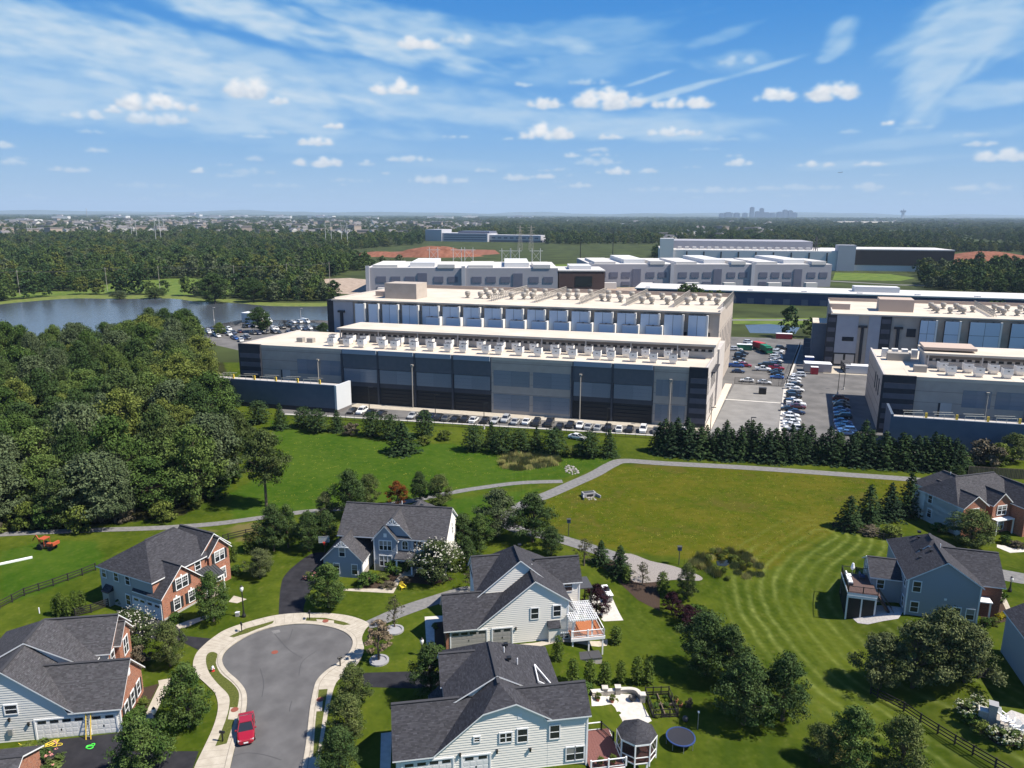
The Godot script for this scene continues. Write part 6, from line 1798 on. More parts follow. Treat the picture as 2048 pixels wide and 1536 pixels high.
func woods():
	var r := RandomNumberGenerator.new(); r.seed = 77
	# the wood at the left
	var wood := vs([-124.95,-118.89, -98.48,-120.57, -92.06,-124.05, -87.53,-125.42, -78.13,-123.31, -72.16,-125.57, -63.21,-127.93, -60.26,-134.25, -60.02,-143.67, -63.04,-154.34, -71.08,-172.34, -79.7,-194.72, -91.27,-216.89, -103.93,-244.4, -120.99,-279.38, -137.98,-312.56, -143.14,-300.45, -139.09,-279.02, -145.69,-255.82, -170.15,-255.37, -215.37,-254.54, -288.12,-241.15, -226.87,-166.48])
	var pts := spread(wood, 6.6, 5, [])
	pts.sort_custom(func(a, b): return a.length() < b.length())
	var n := 0
	var rest := []
	for p in pts:
		# only what the lens can see counts as single trees
		if n < 260 and absf(p.x) < -p.y * 0.78 + 14.0:
			var k := r.randf_range(0.66, 1.25)
			var hh := r.randf_range(0.68, 1.22) * (0.9 + 0.1 * k)
			var kd := r.randi() % 6
			plant("oak%d" % kd, "woodland_tree", wood_label(kd, hh), "tree", p, k, hh * 1.08, r.randf() * TAU, "trees of the wood at the left")
			n += 1
		else: rest.append(p)
	mass("woodland_trees", rest, 0.9, 1.2, r, "leafy trees continuing the wood beyond the left edge", ["oak0", "oak2"], 1.0)
	var edge_pts := spread(vs([-95.94,-117.14, -89.21,-119.83, -83.04,-121.13, -76.91,-121.19, -70.56,-122.52, -63.1,-125.66, -59.53,-127.97, -58.33,-134.27, -57.95,-142.27, -60.26,-152.75, -67.2,-168.46, -75.82,-189.85, -83.77,-205.26, -95.66,-229.89, -95.33,-223.18, -80.46,-189.78, -67.64,-157.61, -63.54,-142.21, -66.04,-134.19, -76.86,-129.2, -89.86,-129.08, -101.32,-124.41]), 3.6, 12, [])
	mass("undergrowth", edge_pts, 1.6, 3.4, r, "tangled undergrowth along the edge of the wood", ["shrub0", "shrub1", "shrub2"], 1.1)
	# single large trees at the edge of the meadow
	plant("oak_tall", "oak_tree", "tall oak with bare lower trunk at the wood edge nearest the meadow", "tree", Vector2(-47.25,-133.75), 0.86, 1.02, 1.0)
	plant("oak_tall", "oak_tree", "oak standing just behind the tall oak at the meadow edge", "tree", Vector2(-58.27,-149.24), 0.8, 1.0, 2.2)
	plant("oak1", "oak_tree", "rounded tree at the wood edge above the brick house", "tree", Vector2(-68.32,-140.08), 1.0, 0.92, 0.3)
	plant("oak3", "pale_tree", "broad pale leaved tree left of the brick house roof", "tree", Vector2(-75.61,-126.89), 1.25, 0.95, 4.0)
	plant("oak2", "olive_tree", "olive tree beside the pond, against the parked cars", "tree", Vector2(-129.38,-258.7), 0.9, 0.9, 1.1)
	# dead tree by the blue wall
	var dt := thing("dead_tree", "bare grey dead tree by the left end of the blue wall", "tree", G3(Vector2(-82.05,-205.29)))
	var dm := MB.new(); dm.tube(Vector3.ZERO, Vector3(0.3, 7, 0), 0.28, 0.14, 7, false)
	part(dm, "trunk", M["dead_wood"], dt)
	for i in 9:
		var b := MB.new(); var a := i * 2.4
		var s := Vector3(0.25, 4.0 + i * 0.4, 0); var e := s + Vector3(cos(a) * 2.6, 2.6 + (i % 3), sin(a) * 2.6)
		b.tube(s, e, 0.09, 0.03, 5, false); b.tube(s.lerp(e, 0.6), e + Vector3(sin(a) * 1.2, 0.6, 0.7), 0.05, 0.015, 4, false)
		part(b, "branch", M["dead_wood"], dt)
	# row of spruces along the campus fence
	var row := vs([35.22,-168.96, 37.38,-166.71, 41,-166.01, 44.12,-165.31, 47.69,-164.62, 50.99,-163.93, 54.71,-164.7, 56.94,-163.28, 60.53,-162.6, 63.98,-161.93, 67.44,-161.97, 70.62,-161.31, 73.78,-160.64, 76.91,-159.98, 80.58,-159.34, 83.67,-158.69, 87.29,-158.05, 90.32,-157.42, 93.56,-156.79, 96.32,-156.15, 99.07,-155.53, 39.39,-170.56, 51.06,-169.15, 68.23,-167.09, 81.74,-164.3, 94.25,-161.58])
	for i in 20: row.append(row[i].lerp(row[i + 1], 0.5) + Vector2(0, r.randf_range(-2.5, 1.0)))
	row.sort_custom(func(a, b): return a.x / -a.y < b.x / -b.y)
	for i in row.size():
		plant("spruce%d" % (i % 3), "spruce_tree", "dark spruce, %s from the left in the unbroken row above the olive meadow" % ordinal(i), "tree", row[i], r.randf_range(1.35, 1.9), r.randf_range(0.78, 1.18), r.randf() * TAU, "spruces in the long row")
	# looser evergreens left of them
	var loose := vs([-60.57,-186.22, -54.95,-188.12, -50.2,-183.68, -45.29,-184.28, -35.46,-180.41, -30.59,-177.95, -25.82,-167.07, -21.97,-179.74, -9.04,-168.76, -4.93,-171.86, -2.02,-167.36, 2.14,-167.41, 5.85,-167.45, 9.9,-165.31, 18.08,-164.69, 22.65,-164.75, -68.03,-191.7])
	var names := ["left of four at the head of the bright meadow", "second of four at the head of the bright meadow", "third of four at the head of the bright meadow", "right of four at the head of the bright meadow", "right of the reddish shrub", "behind the big rounded evergreen", "big and rounded, standing forward in the meadow", "right behind the big rounded evergreen", "left end of the thicket before the fence", "behind the thicket before the fence", "middle of the thicket before the fence", "right part of the thicket before the fence", "left of the tan reed patch", "above the tan reed patch", "right of the tan reed patch", "beside the bend of the path", "half hidden behind the oak below the blue wall"]
	for i in loose.size():
		var big := 1.0 if i != 6 else 1.75
		plant("cedar" if i % 3 else "spruce1", "evergreen_tree", "bushy evergreen, " + names[i], "tree", loose[i], (1.55 if i % 3 else 1.1) * big * r.randf_range(0.95, 1.2), (1.25 if i % 3 else 0.8) * (1.3 if i == 6 else 1.0) * r.randf_range(0.9, 1.15), r.randf() * TAU, "evergreens before the campus fence")
	for a in [["shrub2", Vector2(-40.91,-180.85), 2.4, 2.4, "reddish brown shrub between the evergreens by the parking lot"], ["shrub1", Vector2(-21.25,-173.54), 2.2, 1.6, "light green shrub at the foot of the big rounded evergreen"], ["shrub1", Vector2(-16.8,-177.31), 2.4, 1.8, "pale bushy shrub right of the big rounded evergreen"], ["shrub1", Vector2(5.39,-167.45), 2.3, 2.0, "yellow green shrub in the thicket before the fence"], ["shrub1", Vector2(13.51,-164.64), 2.2, 1.8, "pale shrub behind the reed patch"], ["shrub0", Vector2(15.86,-165.39), 2.4, 2.0, "dark shrub right behind the reed patch"], ["shrub2", Vector2(107.15,-159.98), 4.5, 4.2, "pale brown green bush before the blue wall at the right"], ["shrub1", Vector2(110.94,-160.03), 3.6, 3.6, "light bush nearest the right edge before the blue wall"], ["yard1", Vector2(115.47,-162.25), 1.2, 1.0, "green bush by the blue wall in the right corner"]]:
		plant(a[0], "bush", a[4], "shrub", a[1], a[2], a[3], r.randf() * TAU)
	# reeds
	var rp := spread(vs([-3.27,-160.25, -1.08,-165.18, 3.07,-167.12, 7.18,-166, 10.65,-162.48, 10.89,-159.06, 6.4,-157.02, 2.01,-155.03, -1.02,-156.28]), 1.3, 3, [])
	mass("reed_patch", rp, 0.9, 1.4, r, "tan reed patch on the bright meadow near the path", ["reed"], 0.7)
	rp = spread(vs([29.32,-111.24, 32.71,-113.35, 35.57,-115.56, 38.63,-114.85, 40.11,-111.32, 39.87,-107.61, 36.84,-106.68, 33.96,-106.22, 31.37,-108.03, 29.55,-109.52]), 1.1, 4, vs([33.56,-110.55, 34.38,-110.67, 35.02,-110.67, 34.04,-109.98]))
	mass("reed_patch", rp, 0.6, 1.0, r, "ring of reeds round the small dark pond on the lawn", ["reed", "reed", "shrub1"], 0.9)
	# garden trees
	var T := [
		["yard0", "p2", 1.15, 1.15, "dense round tree before the brick house, by the street lamp"], ["myrtle", "p17", 1.35, 1.1, "white blooming shrub tree between the brick house and the ladder house"], ["yard1", "p23", 0.95, 1.0, "young tree right of the white blooming shrub tree"], ["yard0", "p1", 1.25, 1.2, "leafy tree on the strip left of the sidewalk curve"], ["yard0", "p21", 1.35, 1.1, "leafy tree at the bottom edge beside the dark driveway"], ["yard3", "p4", 1.1, 0.75, "loose grey green shrub tree beside the brick house"], ["yard0", "p12", 1.35, 1.05, "round tree at the head of the dark driveway before the blue house"],
		["myrtle", "p52", 1.75, 1.25, "big white blooming shrub tree before the blue grey house"], ["yard2", "p56", 0.9, 0.9, "small tree right of the white blooming shrub tree"], ["bare", "p57", 0.9, 0.65, "dark thin shrub beside the white house corner"], ["bare", "p45", 0.75, 0.85, "thin bare tree in a mulch ring beside the path"], ["tan", "p41", 1.0, 1.0, "tan withered tree in a mulch ring beside the kerb"], ["yard2", "p50", 1.15, 1.1, "dark leafy tree left of the clipped gable house"], ["yard1", "p38", 0.94, 0.88, "leafy tree on the right verge, upper of three"], ["yard1", "p36", 1.02, 0.88, "leafy tree on the right verge, middle of three"], ["yard2", "p35", 1.02, 0.75, "leafy tree on the right verge, lowest of three"],
		["yard2", "p37", 1.6, 1.45, "tall dark tree left behind the blue grey house"], ["yard1", "p40", 1.1, 1.0, "tree behind the left end of the blue grey roof"], ["rust", "p46", 1.0, 1.0, "rust red tree behind the blue grey house"], ["yard2", "p49", 1.0, 1.0, "dark tree behind the blue house, left of two near its rear gable"], ["yard1", "p53", 1.25, 1.1, "tree behind the blue house, right of two near its rear gable"], ["willow", "p24", 1.9, 1.35, "large soft willow like tree between the blue and white houses"], ["yard2", "p25", 1.75, 1.4, "large dark tree right of the willow like tree"], ["yard2", "p55", 1.3, 1.0, "tree just right of the blue house white end wall"], ["yard0", "p58", 1.2, 1.0, "tree at the left foot of the willow like tree"], ["yard2", "p26", 1.0, 0.8, "low dark tree at the right foot of the large dark tree"],
		["yard2", "p6", 1.3, 1.3, "tall evergreen looking tree left of the blue house driveway"], ["yard0", "p7", 1.1, 1.2, "bright tree above the dark driveway"], ["yard2", "p8", 1.2, 1.1, "dark bushy tree behind the basketball hoop"], ["yard2", "p11", 1.1, 1.0, "dark bushy tree between hoop and blue house"], ["yard3", "p10", 1.0, 0.8, "pale feathery tree above the hoop"],
		["plum", "p29", 1.1, 0.95, "dark purple plum tree beside the white pergola"], ["bare", "p28", 0.95, 0.85, "thin tree by the gravel path right of the white house"], ["spruce1", "p30", 0.85, 0.52, "small conical spruce by the gravel path, left of two"], ["spruce0", "p32", 1.0, 0.62, "small conical spruce by the gravel path, right of two"], ["bare", "p34", 0.85, 0.7, "thin little tree on the lawn by the gravel patch"], ["column", "p33", 1.2, 0.9, "tiny columnar evergreen below the small spruces"],
		["yard1", "p68", 0.75, 0.95, "young upright tree below the gravel patch"], ["plum", "p81", 0.75, 0.7, "small purple tree beneath the young upright tree"], ["plum", "p70", 0.95, 0.6, "low dark purple shrub tree above the big tree group"], ["shrub0", "p77", 1.8, 1.7, "green bush beside the low purple shrub tree"], ["column", "p64", 1.6, 1.1, "small dark evergreen near the left of the lawn bed"],
		["yard2", "p78", 1.75, 1.35, "large dark tree, topmost of the lawn group of four"], ["yard2", "p79", 1.3, 1.3, "dark tree in the middle of the lawn group of four"], ["yard2", "p80", 1.7, 1.35, "dark tree at the bottom of the lawn group of four"], ["yard2", "p82", 1.45, 1.35, "dark tree, rightmost of the lawn group of four"],
		["yard3", "p61", 1.55, 1.15, "silvery tree, leftmost of the clump before the grey house"], ["yard3", "p67", 1.75, 1.4, "silvery tree, second from left in the clump before the grey house"], ["yard3", "p71", 1.8, 1.5, "silvery tree, tallest in the clump before the grey house"], ["yard3", "p73", 1.6, 1.2, "silvery tree, rightmost of the clump before the grey house"],
		["yard0", "p85", 1.35, 1.15, "leafy tree at the bottom edge, left of the fence"], ["yard1", "p83", 0.85, 0.75, "small sparse tree left of the leafy tree at the bottom edge"], ["yard1", "p65", 1.2, 1.2, "slender tree at the bottom edge below the fence"],
		["yard1", "p74", 1.9, 1.05, "broad tree before the upper right brick house"], ["spruce0", "p84", 1.35, 0.8, "dark spruce, leftmost of five by the right houses"], ["spruce1", "p59", 1.35, 0.95, "dark spruce, second of five by the right houses"], ["spruce2", "p62", 1.35, 0.9, "dark spruce, third of five by the right houses"], ["spruce0", "p66", 1.3, 1.1, "dark spruce, tallest of five by the right houses"], ["spruce1", "p69", 0.9, 0.7, "dark spruce, rightmost of five by the right houses"], ["yard2", "p72", 0.8, 0.7, "small dark tree left of the far right roof"]]
	for a in T:
		var nar := 0.8 if a[0].begins_with("yard") or a[0] == "willow" else 1.0
		plant(a[0], "spruce_tree" if a[0].begins_with("spruce") or a[0] == "column" else "garden_tree", a[4], "tree", AT[a[1]], a[2] * nar, a[3] * (0.92 if nar < 1.0 else 1.0), r.randf() * TAU, "", 0.05)
	# columnar evergreens
	var rows := {"columns beside the brick house fence": vs([-63.78,-93.86, -62.91,-93.63, -61.93,-93.64, -61.17,-94.11, -60.77,-95.06]), "columns behind the brick house": vs([-43.82,-113.67, -42.92,-114, -42,-114.34, -41.08,-114.68, -44.99,-110.46]), "columns between the two white houses": vs([5.94,-83.59, 7.49,-79.16, 9.64,-79.92, 11.65,-81.17, 13.73,-81.87, 15.79,-82, 17.16,-82])}
	for key in rows:
		var q: Array = rows[key]
		for i in q.size():
			var big := 1.2 if key.ends_with("houses") else 1.0
			plant("column", "column_evergreen", "narrow evergreen, %s from left, %s" % [ordinal(i), key], "shrub", q[i], big * r.randf_range(0.9, 1.25), big * r.randf_range(0.85, 1.2), r.randf() * TAU, key, 0.05)
	# shrubs
	var S := [
		["shrub0", "p16", 1.5, 1.3, "round bright shrub at the brick corner by the ladder"], ["shrub0", "p18", 1.1, 0.9, "shrub behind the round shrub at the brick corner"], ["shrub1", "p20", 0.9, 0.7, "yellow green shrub in the mulch bed by the walk"], ["shrub2", "p19", 1.8, 1.8, "dark brown shrub beneath the white blooming shrub tree"], ["pinkrose", "p13", 2.6, 1.4, "pink flowering shrub at the bottom left edge"], ["shrub1", "p5", 1.3, 0.7, "low green shrub beside the yellow hose"],
		["shrub0", "p0", 1.0, 1.0, "shrub at the foot of the brick gable"], ["shrub1", "p22", 0.9, 1.6, "flowering shrub by the brick house garage"], ["shrub0", "p15", 1.0, 1.2, "shrub by the sided wall of the brick house"], ["shrub0", "p3", 1.3, 1.1, "green shrub right of the brick house front"],
		["shrub0", "p39", 2.0, 1.5, "clipped shrub before the garage wing of the blue house"], ["shrub0", "p44", 1.8, 1.5, "green shrub left of the blue house door"], ["shrub1", "p42", 1.5, 0.8, "yellow green shrub in the bed of the blue house"], ["shrub0", "p48", 1.4, 1.3, "shrub right of the blue house door"], ["shrub2", "p43", 1.4, 0.6, "brownish groundcover shrub by the front walk"], ["pinkrose", "p9", 1.2, 0.9, "coral flowering shrub beside the dark driveway"], ["shrub2", "p47", 1.0, 0.7, "reddish shrub behind the yellow chair"],
		["shrub0", "p54", 0.9, 0.8, "round shrub beside the white walk"], ["shrub1", "p51", 0.6, 0.5, "small yellow green shrub at the head of the white walk"], ["shrub0", "p27", 1.6, 0.9, "bright low shrub behind the clipped gable house"], ["column", "p31", 1.4, 0.8, "small evergreen right of the pergola deck"],
		["shrub0", "p90", 1.5, 1.6, "dark round shrub by the grey house walk"], ["shrub3", "p91", 0.8, 0.6, "yellow blooming cushion, left of two by the grey house"], ["shrub3", "p92", 0.8, 0.6, "yellow blooming cushion, right of two by the grey house"], ["shrub0", "p87", 1.0, 0.9, "dark shrub at the right corner of the grey house"], ["shrub1", "p89", 0.9, 0.8, "green shrub before the yellow cushions"], ["shrub0", "p88", 1.0, 1.2, "shrub along the dark brick side of the grey house"],
		["hydrangea", "p94", 1.56, 1.02, "white hydrangea left of the stone fireplace"], ["hydrangea", "p96", 1.17, 1.10, "white hydrangea behind the stone fireplace"], ["shrub0", "p95", 1.2, 1.0, "green shrub below the white hydrangea"], ["shrub1", "p97", 1.5, 1.0, "light green shrub before the stone fireplace"], ["hydrangea", "p98", 1.56, 1.02, "white hydrangea, left of two before the garden chairs"], ["hydrangea", "p99", 1.48, 0.94, "white hydrangea, right of two before the garden chairs"],
		["shrub1", "p63", 2.4, 1.6, "pale flowering shrub by the black fence near the grey house"], ["shrub2", "p60", 2.4, 1.0, "brown shrub behind the black fence near the grey house"], ["shrub0", "p75", 1.2, 1.2, "clipped shrub by the upper right brick house"], ["shrub2", "p76", 1.5, 0.9, "reddish shrub at the right edge by the brick house"], ["shrub0", "p93", 1.6, 1.2, "blue green shrub at the foot of the white sided wall"]]
	for a in S:
		plant(a[0], "shrub", a[4], "shrub", AT[a[1]], a[2], a[3], r.randf() * TAU, "", 0.03)

# a crowd of plants nobody could count, as one mass
func mass(called: String, pts: Array, s0: float, s1: float, r: RandomNumberGenerator, label: String, ks: Array, hk: float, y0 := 0.0):
	if pts.is_empty(): return
	var host := Node3D.new()
	host.name = numbered(called); add_child(host)
	host.set_meta("label", label); host.set_meta("category", "plants"); host.set_meta("kind", "stuff")
	for k in ks.size():
		var mine := []
		for i in pts.size():
			if i % ks.size() == k: mine.append(pts[i])
		if mine.is_empty(): continue
		var src: Node3D = kinds[ks[k]]
		var crown: MeshInstance3D = src.get_child(src.get_child_count() - 1 if src.get_child_count() < 3 else 1)
		var mm := MultiMesh.new()
		mm.transform_format = MultiMesh.TRANSFORM_3D
		mm.mesh = crown.mesh
		mm.instance_count = mine.size()
		for i in mine.size():
			var p: Vector2 = mine[i]
			var s := r.randf_range(s0, s1)
			mm.set_instance_transform(i, Transform3D(Basis(Vector3.UP, r.randf() * TAU).scaled_local(Vector3(s, s * hk * r.randf_range(0.8, 1.1), s)), G3(p, y0)))
		var mi := MultiMeshInstance3D.new()
		mi.multimesh = mm; mi.material_override = crown.material_override
		mi.name = "crowns"
		host.add_child(mi, true)

func tufts():
	# weeds and uneven blades over the open grass
	var r := RandomNumberGenerator.new(); r.seed = 15
	var src := []
	for k in 4:
		var m := MB.new()
		for i in 9:
			var p := Vector3(r.randfn(0, 0.16), 0, r.randfn(0, 0.16))
			var c: Color = [Color(0.075, 0.125, 0.008), Color(0.13, 0.16, 0.012), Color(0.19, 0.18, 0.035), Color(0.095, 0.14, 0.012)][k]
			m.col = c * r.randf_range(0.75, 1.3)
			m.tri(p - Vector3(0.06, 0, 0.02), p + Vector3(0.06, 0, 0.03), p + Vector3(r.randf_range(-0.12, 0.12), r.randf_range(0.03, 0.08), r.randf_range(-0.12, 0.12)))
		src.append(m.mesh())
	var areas := [[vs([6.1,-136.98, 13.19,-145.32, 24.81,-157.33, 41.71,-155.53, 72.81,-150.77, 89.08,-145.26, 61.36,-127.06, 54.53,-121.55, 44.65,-113.59, 38.19,-108.79, 33.34,-111.67, 23.18,-114.33, 15.26,-118.13, 7.86,-124.33]), 5000], [vs([-59.08,-180.89, -32.18,-172.83, -2.76,-166.22, 22.44,-160.74, 8.19,-149.44, -6.59,-145.69, -22.09,-137.74, -36.98,-133.98, -48.69,-134.37]), 1500]]
	var host := Node3D.new(); host.name = "grass"; add_child(host)
	host.set_meta("label", "rough grass and weeds of the meadows and lawns"); host.set_meta("category", "grass"); host.set_meta("kind", "stuff")
	var lists := [[], [], [], []]
	for a in areas:
		var pv := PackedVector2Array(a[0])
		var box := Rect2(pv[0], Vector2.ZERO)
		for p in pv: box = box.expand(p)
		var n: int = a[1]
		while n > 0:
			var p := Vector2(r.randf_range(box.position.x, box.end.x), r.randf_range(box.position.y, box.end.y))
			if not Geometry2D.is_point_in_polygon(p, pv): continue
			lists[r.randi() % 4].append(p)
			n -= 1
	for k in 4:
		var mm := MultiMesh.new(); mm.transform_format = MultiMesh.TRANSFORM_3D; mm.mesh = src[k]; mm.instance_count = lists[k].size()
		for i in lists[k].size():
			var s := r.randf_range(0.6, 1.5)
			mm.set_instance_transform(i, Transform3D(Basis(Vector3.UP, r.randf() * TAU).scaled_local(Vector3(s, s, s)), G3(lists[k][i], -0.01)))
		var mi := MultiMeshInstance3D.new(); mi.multimesh = mm; mi.material_override = foliage; mi.name = "tufts"
		host.add_child(mi, true)

# ---------------------------------------------------------------- vehicles
var car_cache := {}
var car_paint := {"white": Color(0.72, 0.72, 0.71), "black": Color(0.012, 0.012, 0.014), "silver": Color(0.38, 0.39, 0.40), "grey": Color(0.10, 0.105, 0.11), "navy": Color(0.012, 0.020, 0.055), "blue": Color(0.02, 0.075, 0.28), "red": Color(0.27, 0.006, 0.015), "maroon": Color(0.09, 0.012, 0.014), "green": Color(0.01, 0.13, 0.06), "sky": Color(0.055, 0.12, 0.27)}

func ring_loft(mb: MB, rings: Array, closed := true, cap := true):
	var m: int = rings[0].size()
	for i in rings.size() - 1:
		for j in (m if closed else m - 1):
			var k := (j + 1) % m
			mb.quad(rings[i][j], rings[i][k], rings[i + 1][k], rings[i + 1][j])
	if cap:
		var a: Array = rings[0].duplicate(); a.reverse()
		mb.poly(a); mb.poly(rings[-1])

func car_meshes(type: String) -> Dictionary:
	if car_cache.has(type): return car_cache[type]
	# stations front (+z) to back: z, half width, top of body; then greenhouse: z, base y, roof y, half width at roof
	var st: Array; var gh: Array; var len := 4.7; var sill := 0.30
	match type:
		"suv": st = [[2.35, 0.72, 0.74], [2.25, 0.86, 0.92], [1.5, 0.93, 1.06], [1.0, 0.95, 1.10], [-2.0, 0.95, 1.14], [-2.3, 0.88, 1.10], [-2.38, 0.80, 0.95]]; gh = [[1.15, 1.08, 1.10], [0.35, 1.10, 1.66], [-1.7, 1.13, 1.70], [-2.25, 1.10, 1.14]]
		"pickup": st = [[2.8, 0.80, 0.80], [2.7, 0.95, 1.02], [1.7, 1.0, 1.14], [1.1, 1.0, 1.16], [-0.9, 1.0, 1.16], [-2.75, 1.0, 1.14], [-2.85, 0.95, 1.0]]; gh = [[1.2, 1.14, 1.16], [0.5, 1.16, 1.82], [-0.75, 1.16, 1.84], [-1.05, 1.16, 1.20]]
		"van": st = [[2.8, 0.80, 0.85], [2.7, 0.95, 1.05], [2.0, 1.0, 1.30], [1.8, 1.0, 1.36], [-2.6, 1.0, 1.40], [-2.8, 0.98, 1.38], [-2.85, 0.95, 1.2]]; gh = [[2.1, 1.30, 1.34], [1.3, 1.36, 2.25], [-2.6, 1.38, 2.35], [-2.82, 1.38, 1.45]]
		_: st = [[2.33, 0.62, 0.62], [2.2, 0.80, 0.74], [1.5, 0.89, 0.86], [0.85, 0.91, 0.94], [-1.3, 0.91, 0.98], [-2.0, 0.88, 0.98], [-2.25, 0.80, 0.92], [-2.33, 0.70, 0.74]]; gh = [[1.05, 0.92, 0.93], [0.15, 0.95, 1.42], [-0.85, 0.97, 1.43], [-1.85, 0.97, 0.99]]
	var rings := []
	for s in st:
		var w: float = s[1]; var y: float = s[2]; var z: float = s[0]
		rings.append([Vector3(-w * 0.9, sill, z), Vector3(-w, sill + 0.16, z), Vector3(-w, y * 0.72, z), Vector3(-w * 0.95, y - 0.06, z), Vector3(-w * 0.80, y, z), Vector3(w * 0.80, y, z), Vector3(w * 0.95, y - 0.06, z), Vector3(w, y * 0.72, z), Vector3(w, sill + 0.16, z), Vector3(w * 0.9, sill, z)])
	rings.reverse()
	var body := MB.new(); ring_loft(body, rings)
	var w0: float = st[3][1] * 0.90; var w1: float = st[3][1] * 0.70
	var g0: Array = gh[0]; var g1: Array = gh[1]; var g2: Array = gh[2]; var g3: Array = gh[3]
	var A := Vector3(w0, g0[1] - 0.02, g0[0]); var B := Vector3(w1, g1[2], g1[0]); var C := Vector3(w1, g2[2], g2[0]); var D := Vector3(w0, g3[1] - 0.02, g3[0])
	var fl := Vector3(-1, 1, 1)
	var glass := MB.new(); var roof := MB.new()
	glass.quad(A * fl, A, B, B * fl); glass.quad(D, D * fl, C * fl, C)
	glass.quad(A, D, C, B); glass.quad(D * fl, A * fl, B * fl, C * fl)
	var up := Vector3(0, 0.045, 0)
	var b2 := B + Vector3(0.02, 0, 0.06); var c2 := C + Vector3(0.02, 0, -0.06)
	roof.quad(b2 * fl + up, b2 + up, c2 + up, c2 * fl + up)
	for e in [[b2 * fl, b2], [b2, c2], [c2, c2 * fl], [c2 * fl, b2 * fl]]: roof.quad(e[0] - up * 0.3, e[1] - up * 0.3, e[1] + up, e[0] + up)
	# door pillars
	for sx in [1.0, -1.0]:
		var f := Vector3(sx, 1, 1)
		for e in [[A, B], [D, C], [A.lerp(D, 0.47), B.lerp(C, 0.5)]]:
			roof.bar(e[0] * f, e[1] * f, 0.09, 0.07, Vector3.RIGHT)
	if type == "van":
		roof.quad(Vector3(w0, 1.38, 1.0), Vector3(w0, 1.38, g3[0]), C + Vector3(0.03, 0, 0), B.lerp(C, 0.25) + Vector3(0.03, 0, 0)); roof.quad(Vector3(-w0, 1.38, g3[0]), Vector3(-w0, 1.38, 1.0), B.lerp(C, 0.25) * fl - Vector3(0.03, 0, 0), C * fl - Vector3(0.03, 0, 0))
	if type == "pickup":
		body.box(Vector3(-0.98, 1.14, -2.8), Vector3(-0.86, 1.34, -1.0)); body.box(Vector3(0.86, 1.14, -2.8), Vector3(0.98, 1.34, -1.0)); body.box(Vector3(-0.86, 1.14, -2.82), Vector3(0.86, 1.34, -2.72))
	var wheel := MB.new(); var rw := 0.34 if type == "sedan" else 0.39
	wheel.tube(Vector3(-0.12, 0, 0), Vector3(0.12, 0, 0), rw, rw, 14)
	var rim := MB.new(); rim.tube(Vector3(-0.13, 0, 0), Vector3(0.13, 0, 0), rw * 0.62, rw * 0.62, 10)
	var hl := MB.new(); hl.obox(Vector3(0, 0, 0), Vector3(0.34, 0.13, 0.16))
	var mi := MB.new(); mi.obox(Vector3.ZERO, Vector3(0.18, 0.13, 0.12))
	car_cache[type] = {"body": body.mesh(), "glass": glass.mesh(), "roof": roof.mesh(), "wheel": wheel.mesh(), "rim": rim.mesh(), "light": hl.mesh(), "mirror": mi.mesh(), "r": rw, "st": st}
	return car_cache[type]

var car_proto := {}
func car(type: String, paint: String, label: String, at: Vector3, turn: float, group := "", near := false) -> Node3D:
	var key := type + paint + str(near)
	if not car_proto.has(key):
		var m := car_meshes(type)
		var c: Color = car_paint[paint]
		var pm := mat("paint_" + paint, lin(c.r, c.g, c.b), 0.35)
		pm.clearcoat_enabled = true; pm.clearcoat = 0.8; pm.clearcoat_roughness = 0.08
		var o := Node3D.new(); o.name = "car"
		part(m["body"], "body", pm, o); part(m["roof"], "roof", pm, o); part(m["glass"], "windows", M["glass"], o)
		var st: Array = m["st"]; var wx: float = st[3][1] - 0.10
		for sx in [-1, 1]:
			for wz in [st[0][0] - 0.92, st[-1][0] + 0.92]:
				var w := part(m["wheel"], "wheel", M["tyre"], o); w.position = Vector3(sx * wx, m["r"], wz)
				var q := part(m["rim"], "rim", M["grey_metal"], w)
		if near:
			for sx in [-1, 1]:
				var h := part(m["light"], "headlight", M["lamp_glass"], o); h.position = Vector3(sx * 0.62, 0.66, 2.16)
				var t := part(m["light"], "tail_light", M["red_paint"], o); t.position = Vector3(sx * 0.62, 0.80, -2.24)
				var k := part(m["mirror"], "mirror", pm, o); k.position = Vector3(sx * 1.0, 0.98, 0.75)
			var pl := MB.new(); pl.obox(Vector3(0, 0.46, 2.34), Vector3(0.46, 0.14, 0.03)); part(pl, "number_plate", M["white_trim"], o)
			var gr := MB.new(); gr.obox(Vector3(0, 0.58, 2.29), Vector3(0.8, 0.14, 0.06)); part(gr, "grille", M["black_metal"], o)
		car_proto[key] = o
	var r: Node3D = car_proto[key].duplicate()
	r.name = numbered({"suv": "suv", "pickup": "pickup_truck", "van": "van"}.get(type, "car"))
	add_child(r)
	r.position = at; r.rotation.y = turn
	r.set_meta("label", label); r.set_meta("category", {"suv": "suv", "pickup": "pickup", "van": "van"}.get(type, "car"))
	if group: r.set_meta("group", group)
	return r

var CC := {"w": "white", "k": "black", "s": "silver", "g": "grey", "n": "navy", "b": "blue", "r": "red", "m": "maroon", "y": "sky"}

func parked(pts: Array, code: String, types: String, turn: float, where: String, group: String, jitter := 0.04):
	var r := RandomNumberGenerator.new(); r.seed = hash(where)
	for i in pts.size():
		var p: Vector2 = pts[i]
		var tp: String = {"c": "sedan", "u": "suv", "p": "pickup", "v": "van"}[types[i % types.length()]]
		var col: String = CC[code[i]]
		var flip := PI if r.randf() < 0.3 else 0.0
		var word: String = {"sedan": "car", "suv": "suv", "pickup": "pickup", "van": "van"}[tp]
		car(tp, col, "%s %s, %s %s" % [col.replace("sky", "light blue"), word, ordinal(i), where], G3(p, 0.02), turn + flip + r.randf_range(-jitter, jitter), group)

